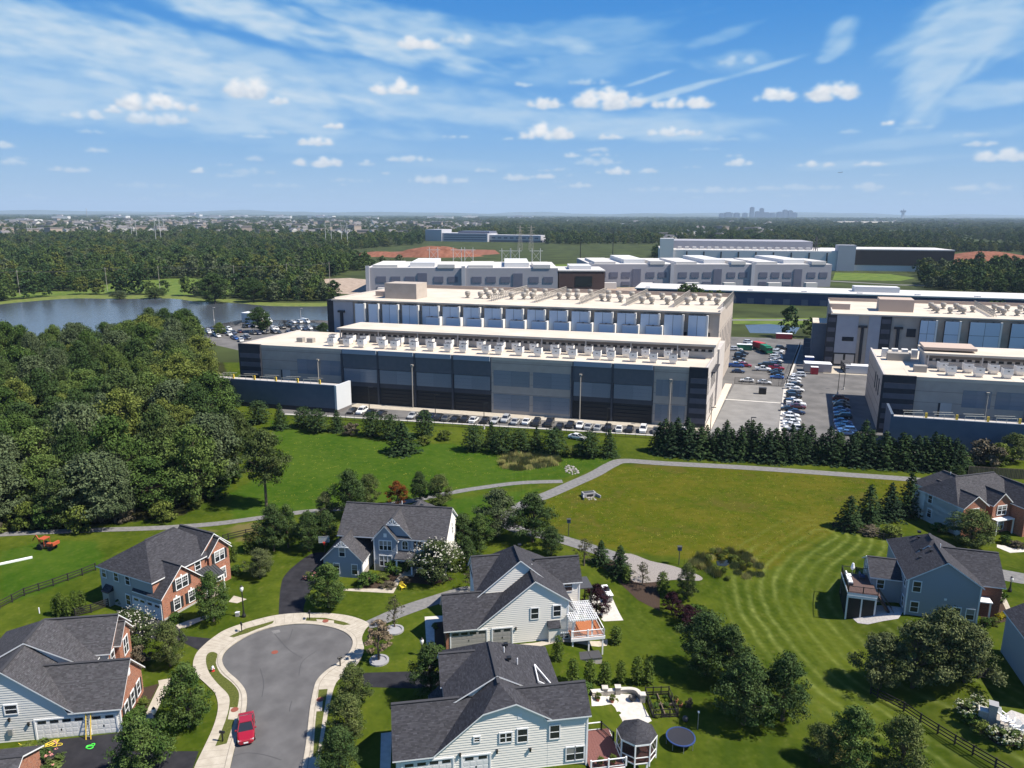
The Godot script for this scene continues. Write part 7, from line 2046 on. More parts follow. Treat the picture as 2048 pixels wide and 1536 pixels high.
func vehicles():
	mat("tyre", lin(0.012, 0.012, 0.012), 0.9)
	mat("lamp_glass", lin(0.5, 0.5, 0.5), 0.1)
	car("sedan", "red", "red car parked at the kerb of the cul-de-sac", G3(Vector2(-28.73,-69.95), 0.02), deg_to_rad(19), "", true)
	var cd := deg_to_rad(-CDEG)
	parked(vs([-45.27,-202.91, -42.48,-202.52, -39.63,-201.51, -36.39,-200.31, -27.6,-197.98, -24.64,-198.22, -22.16,-197.85, -20.14,-196.47, -17.92,-195.71, -15.34,-194.96, -12.9,-194.4, -10.32,-193.86, -7.27,-193.32, -4.57,-193.35, -1.72,-194.56, 0.94,-192.47, 4,-192.51, 6.59,-191.21, 10.1,-191.07, 12.56,-187.58, 15.53,-189.46, 18.05,-189.12, 20.21,-187.86, 22.64,-186.99, 25.21,-187.02]), "kwkksknkgkkwkssswkkkkwssk", "cucccuccccccccuccupccccccpc", cd, "from the left in the row below the long hall", "cars in the row below the long hall")
	parked(vs([25.26,-186.19, 28.03,-185.85, 30.71,-185.32, 34.19,-185.17, 37.33,-184.09, 44.33,-184.18, 46.39,-183.84]), "kwkwgww", "cccuccc", cd, "in the right part of the row below the long hall", "cars in the right part of that row")
	parked(vs([16.5,-178.23]), "w", "c", cd + 1.35, "car on the road behind the black fence", "cars in the row below the long hall")
	parked(vs([-155.65,-362.82, -153.51,-360.13, -145.28,-350.28, -142.99,-344.75, -146.67,-356.27, -137.86,-339.46, -134.33,-333.82, -141.18,-355.08, -136.8,-354.14, -136.57,-345.66, -134.3,-343.47, -133.51,-344.49, -130.65,-338.19, -130.36,-342.09, -125.76,-330.31, -123.75,-327.17, -129.06,-347.11, -119.58,-321.93, -120.76,-328.14, -121.21,-333.9, -118.99,-328.64, -131.94,-362.88, -131.36,-364.28, -122.71,-346, -120.72,-341.34, -129.88,-365.71, -127.83,-365.76, -118.42,-341.4, -119.71,-351.18, -116.45,-343.66, -115.73,-345.42, -124.54,-365.85, -123.4,-368.7, -121.74,-368.74, -116.22,-356.51, -114.62,-356.55, -112.2,-345.01, -110.06,-345.06, -112.62,-359.28, -112.22,-366.17, -105.97,-346.41, -109.36,-363.46, -105.84,-354.13, -106.51,-363.53, -102.99,-356.84, -101.03,-355.57, -98.93,-358.28, -96.46,-359.69]), "wwwwnwwwwnnnwnnbmwnwkkbbknwnnkkkkkwwkkkknkkkwnwk", "cucccuccucccupcccuccuppcuccuccuppcucucppcuccuccu", cd + 0.9, "counted from the near left in the lot by the pond", "cars in the lot by the pond", 0.12)
	parked(vs([-129.79,-380.84, -126.78,-381.53, -116.33,-379.7, -113.3,-378.88, -110.28,-379.56, -106.88,-379.65]), "rwkwwv".replace("v", "w"), "cvccuv", cd + 1.2, "from the left along the far kerb by the pond", "cars along the far kerb by the pond")
	parked(vs([100.31,-253.33, 97,-248.55, 95.03,-243.67, 93.62,-238.11, 91.03,-234.14, 91.34,-231.15, 88.81,-226.88, 87.07,-222.01, 85.31,-217.1, 83.55,-214.24, 84.09,-212.16, 83.55,-209.55, 79.93,-206.52, 80.93,-203.31, 78.16,-200.15, 76.66,-195.31, 75.32,-192.39, 74.54,-189.56, 73.67,-186.63]), "wwwkwwkkwnwmknwwwww", "ucccuccucupccccuccu", cd + PI / 2, "from the far end of the row along the white kerb", "cars along the white kerb")
	parked(vs([100.31,-219.26, 98.3,-214.46, 96.74,-210.31, 95.15,-206.53, 93.59,-202.66, 92.04,-198.72, 89.88,-193.75, 88.82,-190.69, 87.86,-187.91, 87.11,-185.02, 86.28,-182.56]), "mgkyykyyyyy", "ucuccucccuc", cd + PI / 2, "from the far end of the row beside the right hall", "cars beside the right hall")
	parked(vs([113.39,-307.54, 110.18,-301.55, 108.33,-297.98, 105.54,-291.09, 103.98,-285.93, 101.61,-279.76, 99.72,-275.15, 97.97,-270.32, 96.55,-264.96, 94.4,-259.78, 93.71,-255.8, 91.56,-250.01, 94.31,-271.34, 91.05,-263.12]), "kwwwwwkkrkkbkw", "ucucuccupcccvpcc".replace("v", "u"), cd + PI / 2, "from the far end of the fenced court, right side", "cars in the fenced court, right side")
	parked(vs([104.31,-316.89, 104.17,-321.87, 102.39,-313.44, 93.6,-295.51, 90.95,-290.38, 88.49,-283.42, 86.16,-275.64, 86.7,-270.11, 83.3,-269.68, 81.01,-259.54, 79.55,-244.59, 84.55,-241.71, 91.91,-304.78, 94.05,-304.82]), "wwwkkkwrbnwwww", "cuccuccupcccuc", cd + PI / 2, "from the far end of the fenced court, left side", "cars in the fenced court, left side")
	# boxes and plant in the courts
	var B := [["green_container", "green skip container in the fenced court", Vector2(97.26,-305.58), 6.0, 2.4, 2.4, "green_paint"], ["blue_container", "blue container beside the loading docks", Vector2(111.05,-271.66), 3.0, 3.6, 2.6, "blue_paint"], ["white_container", "pale container right of the blue container", Vector2(110.75,-263.15), 9.0, 3.0, 5.0, "panel_light"], ["red_cabinet", "small red cabinet before the pale container", Vector2(107.52,-257.69), 2.4, 2.6, 2.0, "red_paint"], ["dark_cabinet", "small black cabinet on the grey yard", Vector2(79.12,-227.37), 2.2, 2.0, 1.6, "black_metal"], ["storage_shed", "white storage shed beside the pond lot", Vector2(-134.04,-381.34), 10.0, 5.0, 6.0, "far_white"], ["generator_box", "white plant box by the loading court", Vector2(124.21,-259.99), 9.0, 2.8, 4.0, "far_white"], ["red_container", "red site box at the far end of the court", Vector2(124.33,-334.96), 7.0, 2.4, 2.6, "red_paint"]]
	for b in B:
		var o := thing(b[0], b[1], "container", G3(b[2]), cd)
		var w: float = b[3]; var h: float = b[4]; var d: float = b[5]
		box_part(o, "body", Vector3(-w / 2, 0.15, -d / 2), Vector3(w / 2, h, d / 2), b[6])
		box_part(o, "lid", Vector3(-w / 2 - 0.06, h, -d / 2 - 0.06), Vector3(w / 2 + 0.06, h + 0.12, d / 2 + 0.06), "white_trim" if b[6] != "black_metal" else "dark_grey")
		box_part(o, "base", Vector3(-w / 2 + 0.2, 0, -d / 2 + 0.2), Vector3(w / 2 - 0.2, 0.15, d / 2 - 0.2), "dark_grey")
		for i in int(w / 1.4): box_part(o, "rib", Vector3(-w / 2 + 0.5 + i * 1.4, 0.2, d / 2), Vector3(-w / 2 + 0.6 + i * 1.4, h - 0.1, d / 2 + 0.05), b[6])
	var T := [["green lorry with a raised body in the fenced court", Vector2(104.07,-298.99), "green_paint", cd + 0.3], ["red lorry in the fenced court", Vector2(103.86,-305.72), "red_paint", cd + 0.6], ["dark lorry backed to the loading dock", Vector2(121.5,-264.21), "dark_grey", cd]]
	for t in T:
		var o := thing("lorry", t[0], "truck", G3(t[1], 0.03), t[3])
		box_part(o, "cab", Vector3(-1.2, 0.6, 2.2), Vector3(1.2, 2.9, 4.0), t[2]); box_part(o, "windscreen", Vector3(-1.0, 1.8, 4.0), Vector3(1.0, 2.6, 4.05), "glass")
		box_part(o, "load_body", Vector3(-1.25, 1.1, -3.6), Vector3(1.25, 3.2, 1.9), t[2]); box_part(o, "chassis", Vector3(-0.5, 0.5, -3.6), Vector3(0.5, 0.9, 3.6), "black_metal")
		for z in [-2.6, -1.4, 3.0]:
			for x in [-1.05, 1.05]:
				var m := MB.new(); m.tube(Vector3(x - 0.15, 0.5, z), Vector3(x + 0.15, 0.5, z), 0.5, 0.5, 12); part(m, "wheel", M["tyre"], o)
	# orange tractor on the lawn
	var tr := thing("tractor", "orange tractor with raised loader on the lawn at the left", "tractor", G3(Vector2(-77.87,-114.83)), deg_to_rad(75))
	tr.scale = Vector3.ONE * 0.85
	mat("orange", lin(0.38, 0.075, 0.03), 0.6)
	box_part(tr, "bonnet", Vector3(-0.35, 0.7, 0.2), Vector3(0.35, 1.35, 1.7), "orange"); box_part(tr, "canopy", Vector3(-0.8, 2.2, -1.2), Vector3(0.8, 2.32, 0.2), "orange"); box_part(tr, "seat", Vector3(-0.3, 0.9, -0.9), Vector3(0.3, 1.4, -0.4), "black_metal"); box_part(tr, "frame", Vector3(-0.3, 0.4, -1.2), Vector3(0.3, 0.75, 1.6), "dark_grey")
	for x in [-0.7, 0.7]:
		for z in [-1.1, 0.1]: box_part(tr, "canopy_post", Vector3(x - 0.04, 0.8, z - 0.04), Vector3(x + 0.04, 2.2, z + 0.04), "orange")
		var m := MB.new(); m.tube(Vector3(x * 1.1 - 0.2, 0.65, -0.9), Vector3(x * 1.1 + 0.2, 0.65, -0.9), 0.65, 0.65, 14); part(m, "wheel", M["tyre"], tr)
		m = MB.new(); m.tube(Vector3(x * 1.0 - 0.12, 0.42, 1.3), Vector3(x * 1.0 + 0.12, 0.42, 1.3), 0.42, 0.42, 12); part(m, "wheel", M["tyre"], tr)
		m = MB.new(); m.bar(Vector3(x * 0.8, 1.0, 0.6), Vector3(x * 0.8, 1.5, 2.0), 0.1, 0.16); part(m, "loader_arm", M["orange"], tr)
	box_part(tr, "bucket", Vector3(-0.8, 1.2, 2.0), Vector3(0.8, 1.8, 2.4), "orange")
	var bh := MB.new(); bh.bar(Vector3(0, 0.8, -1.2), Vector3(0, 2.6, -2.4), 0.14, 0.2); bh.bar(Vector3(0, 2.6, -2.4), Vector3(0, 1.4, -3.4), 0.12, 0.16); part(bh, "backhoe_arm", M["orange"], tr)
	# white beam lying on the grass
	var wb := MB.new(); wb.bar(G3(Vector2(-82.63,-108.43), 0.15), G3(Vector2(-78.23,-111.44), 0.15), 0.35, 0.28)
	one(wb, "beam", M["white_trim"], "long white beam lying on the lawn at the left edge", "beam")

# ---------------------------------------------------------------- fences
func rail_fence(label: String, p: Array, gap: float, h: float, rails: int, m: String, group := ""):
	var o := thing("fence", label, "fence", Vector3.ZERO, 0.0, group)
	var pts := []
	for i in p.size() - 1:
		var a: Vector2 = p[i]; var b: Vector2 = p[i + 1]
		var k := maxi(1, int(round(a.distance_to(b) / gap)))
		for j in k: pts.append(a.lerp(b, float(j) / k))
	pts.append(p[-1])
	for q in pts:
		var b := MB.new(); b.obox(G3(q, h * 0.5 - 0.1), Vector3(0.14, h + 0.25, 0.14)); part(b, "post", M[m], o)
	for i in pts.size() - 1:
		for k in rails:
			var y := h * (k + 0.75) / rails
			var b := MB.new(); b.bar(G3(pts[i], y), G3(pts[i + 1], y), 0.045, 0.14); part(b, "rail", M[m], o)

func bar_fence(label: String, p: Array, h: float, gap := 0.7):
	var o := thing("fence", label, "fence")
	for i in p.size() - 1:
		var a: Vector2 = p[i]; var b: Vector2 = p[i + 1]
		var k := int(a.distance_to(b) / 2.6) + 1
		for j in k:
			var q := a.lerp(b, float(j) / k); var e := a.lerp(b, float(j + 1) / k)
			var m := MB.new()
			m.bar(G3(q, h - 0.1), G3(e, h - 0.1), 0.05, 0.06); m.bar(G3(q, 0.2), G3(e, 0.2), 0.05, 0.06)
			for t in 8: m.obox(G3(q.lerp(e, t / 8.0), h * 0.5), Vector3(0.035, h, 0.035))
			m.obox(G3(q, h * 0.5), Vector3(0.1, h + 0.1, 0.1))
			part(m, "panel", M["black_metal"], o)

func fences():
	rail_fence("black three rail fence running down the right of the striped lawn", vs([44.14,-80.05, 44.61,-79.31, 46.5,-76.77, 48.15,-72.61, 49.69,-68.73, 51.54,-64.15]), 2.5, 1.25, 3, "fence_black")
	rail_fence("black rail fence across the lawn at the left edge", vs([-73.59,-94.49, -72.75,-95.45, -71.65,-99.19, -69.15,-102.12, -66.68,-105.49, -65.59,-107.25]), 2.5, 1.25, 3, "fence_black")
	rail_fence("black rail fence behind the brick house", vs([-49.5,-117.82, -48.86,-118.53, -46.41,-120.2, -44.06,-121.47]), 2.5, 1.25, 3, "fence_black")
	rail_fence("black rail fence below the dark spruces beside the grey house", vs([58.01,-124.49, 61.28,-122.43, 64.75,-119.64, 67.32,-118.72]), 2.5, 1.2, 3, "fence_black")
	rail_fence("dark wire fence beside the brick house garage", vs([-60.82,-93.41, -59.26,-94.59, -57.68,-96.29, -56.69,-97.78]), 2.0, 1.25, 4, "fence_black")
	rail_fence("dark rail fence at the foot of the right shrub clump", vs([57.04,-80.06, 58.84,-80.66, 59.26,-80.58]), 1.2, 1.1, 5, "fence_black")
	bar_fence("black metal fence below the long parking row", [CW(-100, -19), CW(-60, -16.5), CW(0, -13.0), CW(18, -12.0)], 1.9)
	bar_fence("black metal fence with gate across the grey yard", [CW(3.2, 57.3), CW(19.4, 57.3), CW(20.4, 82), CW(21.8, 110), CW(23.4, 140)], 2.3)
	var w := thing("fence", "weathered brown board fence behind the far right house", "fence")
	var a: Vector2 = Vector2(99.02,-152.31); var b: Vector2 = Vector2(114.88,-149.39)
	var n := int(a.distance_to(b) / 0.32)
	for i in n:
		var m := MB.new(); m.obox(G3(a.lerp(b, (i + 0.5) / n), 1.15), Vector3(0.29, 2.3, 0.05)); part(m, "board", M["old_wood"] if i % 3 else M["old_wood2"], w)

# ---------------------------------------------------------------- street and garden things
func lamp_post(label: String, p: Vector2, h: float):
	var o := thing("street_lamp", label, "street lamp", G3(p))
	var m := MB.new(); m.lathe(Vector3.ZERO, [Vector2(0.28, 0), Vector2(0.28, 0.3), Vector2(0.16, 0.55), Vector2(0.09, 1.1), Vector2(0.07, h - 0.5), Vector2(0.14, h - 0.4), Vector2(0.08, h - 0.3), Vector2(0, h - 0.3)], 12); part(m, "post", M["black_metal"], o)
	m = MB.new(); m.lathe(Vector3(0, h - 0.3, 0), [Vector2(0.10, 0), Vector2(0.22, 0.25), Vector2(0.25, 0.5), Vector2(0.18, 0.72), Vector2(0, 0.74)], 12); part(m, "globe", M["opal"], o)
	m = MB.new(); m.lathe(Vector3(0, h + 0.42, 0), [Vector2(0.2, 0), Vector2(0.12, 0.12), Vector2(0.03, 0.2), Vector2(0, 0.36)], 10); part(m, "finial", M["black_metal"], o)

func lot_light(label: String, p: Vector2, h: float, m := "dark_grey"):
	var o := thing("light_pole", label, "light pole", G3(p))
	var b := MB.new(); b.tube(Vector3.ZERO, Vector3(0, h, 0), 0.12, 0.08, 8); part(b, "pole", M[m], o)
	b = MB.new(); b.obox(Vector3(0.5, h, 0), Vector3(1.2, 0.14, 0.4)); part(b, "lamp_head", M[m], o)
	b = MB.new(); b.tube(Vector3.ZERO, Vector3(0, 0.7, 0), 0.28, 0.28, 10); part(b, "footing", M["concrete_white"], o)

func mailbox(label: String, p: Vector2, turn: float):
	var o := thing("mailbox", label, "mailbox", G3(p, 0.1), turn)
	box_part(o, "post", Vector3(-0.06, 0, -0.06), Vector3(0.06, 1.05, 0.06), "black_metal")
	var m := MB.new()
	var ring := func(z: float) -> Array:
		var a := [Vector3(-0.11, 1.05, z), Vector3(0.11, 1.05, z)]
		for i in 7: a.append(Vector3(cos(PI * i / 6) * 0.11, 1.2 + sin(PI * i / 6) * 0.1, z))
		return a
	ring_loft(m, [ring.call(-0.28), ring.call(0.28)]); part(m, "box", M["black_metal"], o)

func adirondack(called: String, label: String, p: Vector3, turn: float, m: String, group := ""):
	var o := thing(called, label, "chair", p, turn, group)
	for i in 5:
		var x := -0.24 + i * 0.12
		var b := MB.new(); b.bar(Vector3(x, 0.26, -0.2), Vector3(x * 1.15, 0.95 + 0.05 * (2 - absi(i - 2)), -0.55), 0.10, 0.025, Vector3.RIGHT); part(b, "back_slat", M[m], o)
	for i in 4: box_part(o, "seat_slat", Vector3(-0.28, 0.27 + 0.03 * i, -0.15 + i * 0.14), Vector3(0.28, 0.30 + 0.03 * i, -0.03 + i * 0.14), m)
	for x in [-0.34, 0.34]:
		box_part(o, "armrest", Vector3(x - 0.07, 0.55, -0.45), Vector3(x + 0.07, 0.58, 0.42), m)
		box_part(o, "leg", Vector3(x - 0.02, 0, 0.28), Vector3(x + 0.02, 0.55, 0.38), m); box_part(o, "leg", Vector3(x - 0.02, 0, -0.5), Vector3(x + 0.02, 0.55, -0.4), m)

func rail_run(o: Node3D, a: Vector3, b: Vector3, h: float, post_m: String, rail_m: String, n := 2):
	for i in n + 1:
		box_part(o, "rail_post", a.lerp(b, float(i) / n) + Vector3(-0.08, 0, -0.08), a.lerp(b, float(i) / n) + Vector3(0.08, h + 0.12, 0.08), post_m)
	var m := MB.new(); m.bar(a + Vector3.UP * h, b + Vector3.UP * h, 0.1, 0.07); m.bar(a + Vector3.UP * 0.12, b + Vector3.UP * 0.12, 0.07, 0.06); part(m, "rail", M[post_m], o)
	m = MB.new()
	var k := int(a.distance_to(b) / 0.14)
	for i in k: m.obox(a.lerp(b, (i + 0.5) / k) + Vector3.UP * h * 0.5, Vector3(0.022, h - 0.1, 0.022))
	part(m, "baluster", M[rail_m], o)

func pot(label: String, p: Vector3, s: float, kind := "shrub1"):
	var o := thing("potted_plant", label, "plant", p)
	var m := MB.new(); m.lathe(Vector3.ZERO, [Vector2(0.16, 0), Vector2(0.24, 0.36), Vector2(0.27, 0.36), Vector2(0.27, 0.42), Vector2(0.2, 0.42), Vector2(0.0, 0.4)], 12); part(m, "pot", M["terracotta"], o)
	var c: MeshInstance3D = kinds[kind].get_child(1).duplicate(); c.name = "leaves"; o.add_child(c); c.position.y = 0.35; c.scale = Vector3.ONE * s

func garden():
	lamp_post("black street lamp with white globe beside the brick house tree", Vector2(-37.36,-93.58), 4.2)
	lamp_post("small black yard lamp at the walk of the ladder house", Vector2(-38.98,-70.74), 1.9)
	lamp_post("small black yard lamp on the lawn of the white house", Vector2(-11.35,-84.5), 1.9)
	lamp_post("small black yard lamp by the right grey house", Vector2(74.95,-101.58), 1.9)
	mailbox("black mailbox at the sidewalk before the brick house", Vector2(-36.27,-89.7), 0.5)
	mailbox("black mailbox near the red car", Vector2(-30.7,-68.4), 1.4)
	mailbox("black mailbox at the kerb on the right of the cul-de-sac", Vector2(-21.26,-82), -0.8)
	mailbox("black mailbox by the apron of the dark driveway", Vector2(-27.96,-92.82), 0.1)
	var o := thing("fire_hydrant", "red and white fire hydrant on the left verge", "hydrant", G3(Vector2(-36.63,-80.81), 0.1))
	var m := MB.new(); m.lathe(Vector3.ZERO, [Vector2(0.2, 0), Vector2(0.2, 0.06), Vector2(0.13, 0.08), Vector2(0.13, 0.5), Vector2(0.0, 0.5)], 12); part(m, "barrel", M["hydrant_red"], o)
	m = MB.new(); m.lathe(Vector3(0, 0.5, 0), [Vector2(0.16, 0), Vector2(0.16, 0.05), Vector2(0.12, 0.18), Vector2(0.03, 0.24), Vector2(0, 0.28)], 12); part(m, "bonnet", M["white_trim"], o)
	for d in [Vector3(1, 0, 0), Vector3(-1, 0, 0), Vector3(0, 0, 1)]:
		m = MB.new(); m.tube(Vector3(0, 0.38, 0), Vector3(0, 0.38, 0) + d * 0.22, 0.07, 0.07, 8); part(m, "nozzle", M["white_trim"], o)
	for a in [["rust red manhole cover in the middle of the cul-de-sac", Vector2(-30.37,-85.02), 0.025], ["rust red inlet lid on the concrete pad near the red car", Vector2(-31.33,-73.56), 0.125], ["rust red inlet lid on the concrete pad of the right verge", Vector2(-22.09,-75.43), 0.125], ["rust red inlet lid in the verge at the head of the cul-de-sac", Vector2(-25.66,-92.38), 0.125]]:
		m = MB.new(); m.lathe(G3(a[1], a[2]), [Vector2(0.42, 0), Vector2(0.42, 0.02), Vector2(0.36, 0.025), Vector2(0.0, 0.025)], 20)
		one(m, "manhole_cover", M["rust"], a[0], "manhole cover")
	o = thing("utility_box", "small white utility box beside the street lamp", "utility box", G3(Vector2(-38.33,-93.81)))
	box_part(o, "body", Vector3(-0.25, 0, -0.2), Vector3(0.25, 0.55, 0.2), "panel_pale"); box_part(o, "lid", Vector3(-0.28, 0.55, -0.23), Vector3(0.28, 0.6, 0.23), "white_trim")
	# mulch rings with stone edging
	for a in [["grey stone ring round the thin bare tree", Vector2(-15.76,-90.25)], ["grey stone ring round the tan withered tree", Vector2(-16.63,-83.2)]]:
		m = MB.new(); m.lathe(G3(a[1]), [Vector2(1.25, 0), Vector2(1.25, 0.22), Vector2(0.95, 0.22), Vector2(0.9, 0.08), Vector2(0, 0.10)], 18)
		one(m, "tree_ring", M["stone_grey"], a[0], "tree ring")
	# ladder, hose, green bag on the drive
	var lp: Vector2 = Vector2(-45.2,-68.69)
	o = thing("ladder", "yellow ladder leaning between the two garage doors", "ladder", G3(lp, 0.03), deg_to_rad(8.6))
	for x in [-0.24, 0.24]:
		m = MB.new(); m.bar(Vector3(x, 0, 0.0), Vector3(x, 2.75, -0.75), 0.05, 0.09, Vector3.RIGHT); part(m, "side_rail", M["yellow"], o)
	for i in 9:
		m = MB.new(); m.bar(Vector3(-0.24, 0.3 + i * 0.28, -0.08 - i * 0.0765), Vector3(0.24, 0.3 + i * 0.28, -0.08 - i * 0.0765), 0.04, 0.04); part(m, "rung", M["grey_metal"], o)
	m = MB.new()
	var hp := crm(vs([-52.28,-68.05, -50.96,-67.36, -50.16,-67.29, -49.7,-67.6, -49.23,-68.07, -48.69,-68.62, -48.26,-68.55, -48.6,-67.76, -49.11,-67.52, -49.66,-67.37, -49.02,-67.91, -47.81,-68.08, -47.56,-67.84, -48.29,-67.6, -49.29,-67.99, -49.33,-67.52, -48.67,-68.23, -48.37,-68.47, -48.02,-67.61]), 5)
	for i in hp.size() - 1: m.tube(G3(hp[i], 0.06), G3(hp[i + 1], 0.06), 0.035, 0.035, 5, false)
	one(m, "garden_hose", M["hose_yellow"], "yellow hose lying in loops on the dark drive", "hose")
	m = MB.new()
	hp = crm(vs([-44.75,-67.39, -44.76,-67.7, -44.37,-67.78, -44.03,-67.47, -44.28,-67.24, -44.69,-67.39, -44.61,-67.62, -44.11,-67.71, -44.17,-68.02, -44.45,-67.94]), 5)
	for i in hp.size() - 1: m.tube(G3(hp[i], 0.07), G3(hp[i + 1], 0.07), 0.06, 0.06, 5, false)
	one(m, "rope", M["bright_green"], "coil of bright green rope on the dark drive", "rope")
	# basketball hoop
	o = thing("basketball_hoop", "basketball hoop at the head of the driveway left of the blue house", "hoop", G3(Vector2(-30.51,-111.84)), 0.2)
	m = MB.new(); m.tube(Vector3.ZERO, Vector3(0, 3.3, -0.3), 0.08, 0.06, 8); part(m, "pole", M["black_metal"], o)
	box_part(o, "backboard", Vector3(-0.85, 2.9, 0.28), Vector3(0.85, 3.95, 0.33), "pane_clear")
	m = MB.new(); for e in [[-0.85, 2.9, 0.85, 2.9], [-0.85, 3.95, 0.85, 3.95], [-0.85, 2.9, -0.85, 3.95], [0.85, 2.9, 0.85, 3.95]]: m.bar(Vector3(e[0], e[1], 0.32), Vector3(e[2], e[3], 0.32), 0.07, 0.07, Vector3.BACK)
	part(m, "board_frame", M["grey_metal"], o)
	m = MB.new(); for i in 12: m.bar(Vector3(cos(TAU * i / 12) * 0.23, 3.05, 0.6 + sin(TAU * i / 12) * 0.23), Vector3(cos(TAU * (i + 1) / 12) * 0.23, 3.05, 0.6 + sin(TAU * (i + 1) / 12) * 0.23), 0.03, 0.03)
	part(m, "rim", M["orange"], o)
	m = MB.new(); m.lathe(Vector3(0, 2.6, 0.6), [Vector2(0.13, 0), Vector2(0.22, 0.45)], 10); part(m, "net", M["hydrant_red"], o)
	adirondack("garden_chair", "yellow garden chair on the lawn before the blue house", G3(Vector2(-16.32,-101.68)), 0.6, "hose_yellow")
	# bird-box posts
	for a in [["dark blue box on a post at the bend of the path", Vector2(10.03,-120.78)], ["blue box on a post beside the gravel patch", Vector2(27.1,-110.21)]]:
		o = thing("nest_box_post", a[0], "nest box", G3(a[1]))
		m = MB.new(); m.tube(Vector3.ZERO, Vector3(0, 2.6, 0), 0.07, 0.06, 8); part(m, "post", M["dark_grey"], o)
		box_part(o, "box", Vector3(-0.3, 2.5, -0.25), Vector3(0.3, 3.1, 0.25), "navy"); box_part(o, "roof", Vector3(-0.36, 3.1, -0.32), Vector3(0.36, 3.18, 0.32), "dark_grey")
	# drain headwall with rocks, and a bed of riprap
	o = thing("drain_headwall", "grey concrete drain headwall with stones on the olive meadow", "headwall", G3(Vector2(15.63,-139.26)), 0.3)
	o.scale = Vector3.ONE * 0.75
	box_part(o, "slab", Vector3(-1.8, 0, -1.6), Vector3(1.8, 1.1, 0.2), "stone_grey"); box_part(o, "grate", Vector3(-1.4, 1.1, -1.3), Vector3(1.4, 1.2, -0.1), "dark_grey"); box_part(o, "opening", Vector3(-0.9, 0.15, 0.18), Vector3(0.9, 0.8, 0.24), "black_louvre")
	for x in [-1.8, 1.8]:
		m = MB.new(); m.bar(Vector3(x, 0.5, 0.1), Vector3(x * 1.35, 0.3, 1.6), 0.3, 0.8); part(m, "wing_wall", M["stone_grey"], o)
	rocks("riprap", "bed of pale broken rock by the fork of the path", vs([11.86,-157.08, 13.05,-158.42, 14.64,-156.46, 14.45,-153.27, 12.99,-152.01, 11.85,-153.87]), 0.75)
	rocks("riprap", "pale rocks at the foot of the drain headwall", vs([14.88,-139.25, 16.59,-139.47, 16.69,-137.67, 15.24,-137.27]), 0.6)
	# trampoline
	var tp := G3(Vector2(18.83,-71.18))
	o = thing("trampoline", "round black trampoline with blue rim on the lawn", "trampoline", Vector3(tp.x, hgt(tp.x, tp.z), tp.z))
	m = MB.new(); m.lathe(Vector3(0, 0.92, 0), [Vector2(1.47, 0), Vector2(1.47, 0.02), Vector2(0, -0.03)], 32); part(m, "mat", M["jump_mat"], o)
	m = MB.new(); m.lathe(Vector3(0, 0.93, 0), [Vector2(1.62, -0.08), Vector2(1.62, 0.02), Vector2(1.47, 0.04), Vector2(1.45, 0.0)], 32); part(m, "rim_pad", M["pad_blue"], o)
	for i in 8:
		var d := Vector3(cos(TAU * i / 8), 0, sin(TAU * i / 8)) * 1.55
		m = MB.new(); m.tube(d, d + Vector3(0, 0.9, 0), 0.035, 0.035, 6); part(m, "leg", M["grey_metal"], o)
	# pole and grill and ball right of the garden bed
	o = thing("bird_feeder_pole", "thin grey pole behind the trampoline", "pole", G3(Vector2(21.33,-73.55)))
	m = MB.new(); m.tube(Vector3.ZERO, Vector3(0, 2.2, 0), 0.04, 0.04, 6); part(m, "pole", M["grey_metal"], o); m = MB.new(); m.obox(Vector3(0, 2.25, 0), Vector3(0.18, 0.18, 0.18)); part(m, "cap", M["white_trim"], o)
	m = MB.new(); m.lathe(G3(Vector2(20.22,-74.92)), [Vector2(0.0, 0), Vector2(0.26, 0.1), Vector2(0.34, 0.34), Vector2(0.26, 0.58), Vector2(0, 0.68)], 14)
	one(m, "ball", M["dark_grey"], "dark and white ball on the grass above the trampoline", "ball")
	garden_bed()
	decks()
	# stone fireplace and chairs by the right edge
	o = thing("outdoor_fireplace", "stepped stone outdoor fireplace beside the white garden chairs", "fireplace", G3(Vector2(53.75,-72.32)), deg_to_rad(-30))
	o.scale = Vector3.ONE * 0.78
	box_part(o, "chimney", Vector3(-0.5, 0, -0.7), Vector3(0.5, 3.0, 0.5), "stone"); box_part(o, "cap", Vector3(-0.6, 3.0, -0.8), Vector3(0.6, 3.15, 0.6), "stone_grey"); box_part(o, "shoulder", Vector3(-1.6, 0, -0.7), Vector3(-0.5, 1.7, 0.4), "stone"); box_part(o, "shoulder_cap", Vector3(-1.7, 1.7, -0.8), Vector3(-0.5, 1.82, 0.5), "concrete_white")
	for i in 3: box_part(o, "hearth_step", Vector3(0.5 + i * 0.5, 0, -0.7), Vector3(1.0 + i * 0.5, 1.3 - i * 0.42, 0.9), "stone")
	cover("patio", "flagstone", vs([54.04,-72.24, 57.15,-74.1, 58.3,-73.17, 56.29,-70.19, 54.45,-70.73]), 0.06)
	var cp := vs([55.21,-72.8, 55.67,-71.97, 55.44,-70.96, 55.37,-70.46])
	for i in 4: adirondack("garden_chair", ["white garden chair nearest the stone fireplace", "white garden chair, second from the stone fireplace", "white garden chair, third from the stone fireplace", "white garden chair farthest from the stone fireplace"][i], G3(cp[i], 0.07), [0.2, -0.7, -1.4, -2.0][i], "white_trim", "white garden chairs")
	o = thing("fire_table", "round white fire table between the garden chairs", "table", G3(Vector2(54.87,-72.06), 0.07))
	m = MB.new(); m.lathe(Vector3.ZERO, [Vector2(0.3, 0), Vector2(0.28, 0.4), Vector2(0.5, 0.42), Vector2(0.5, 0.5), Vector2(0, 0.5)], 18); part(m, "top", M["white_trim"], o)
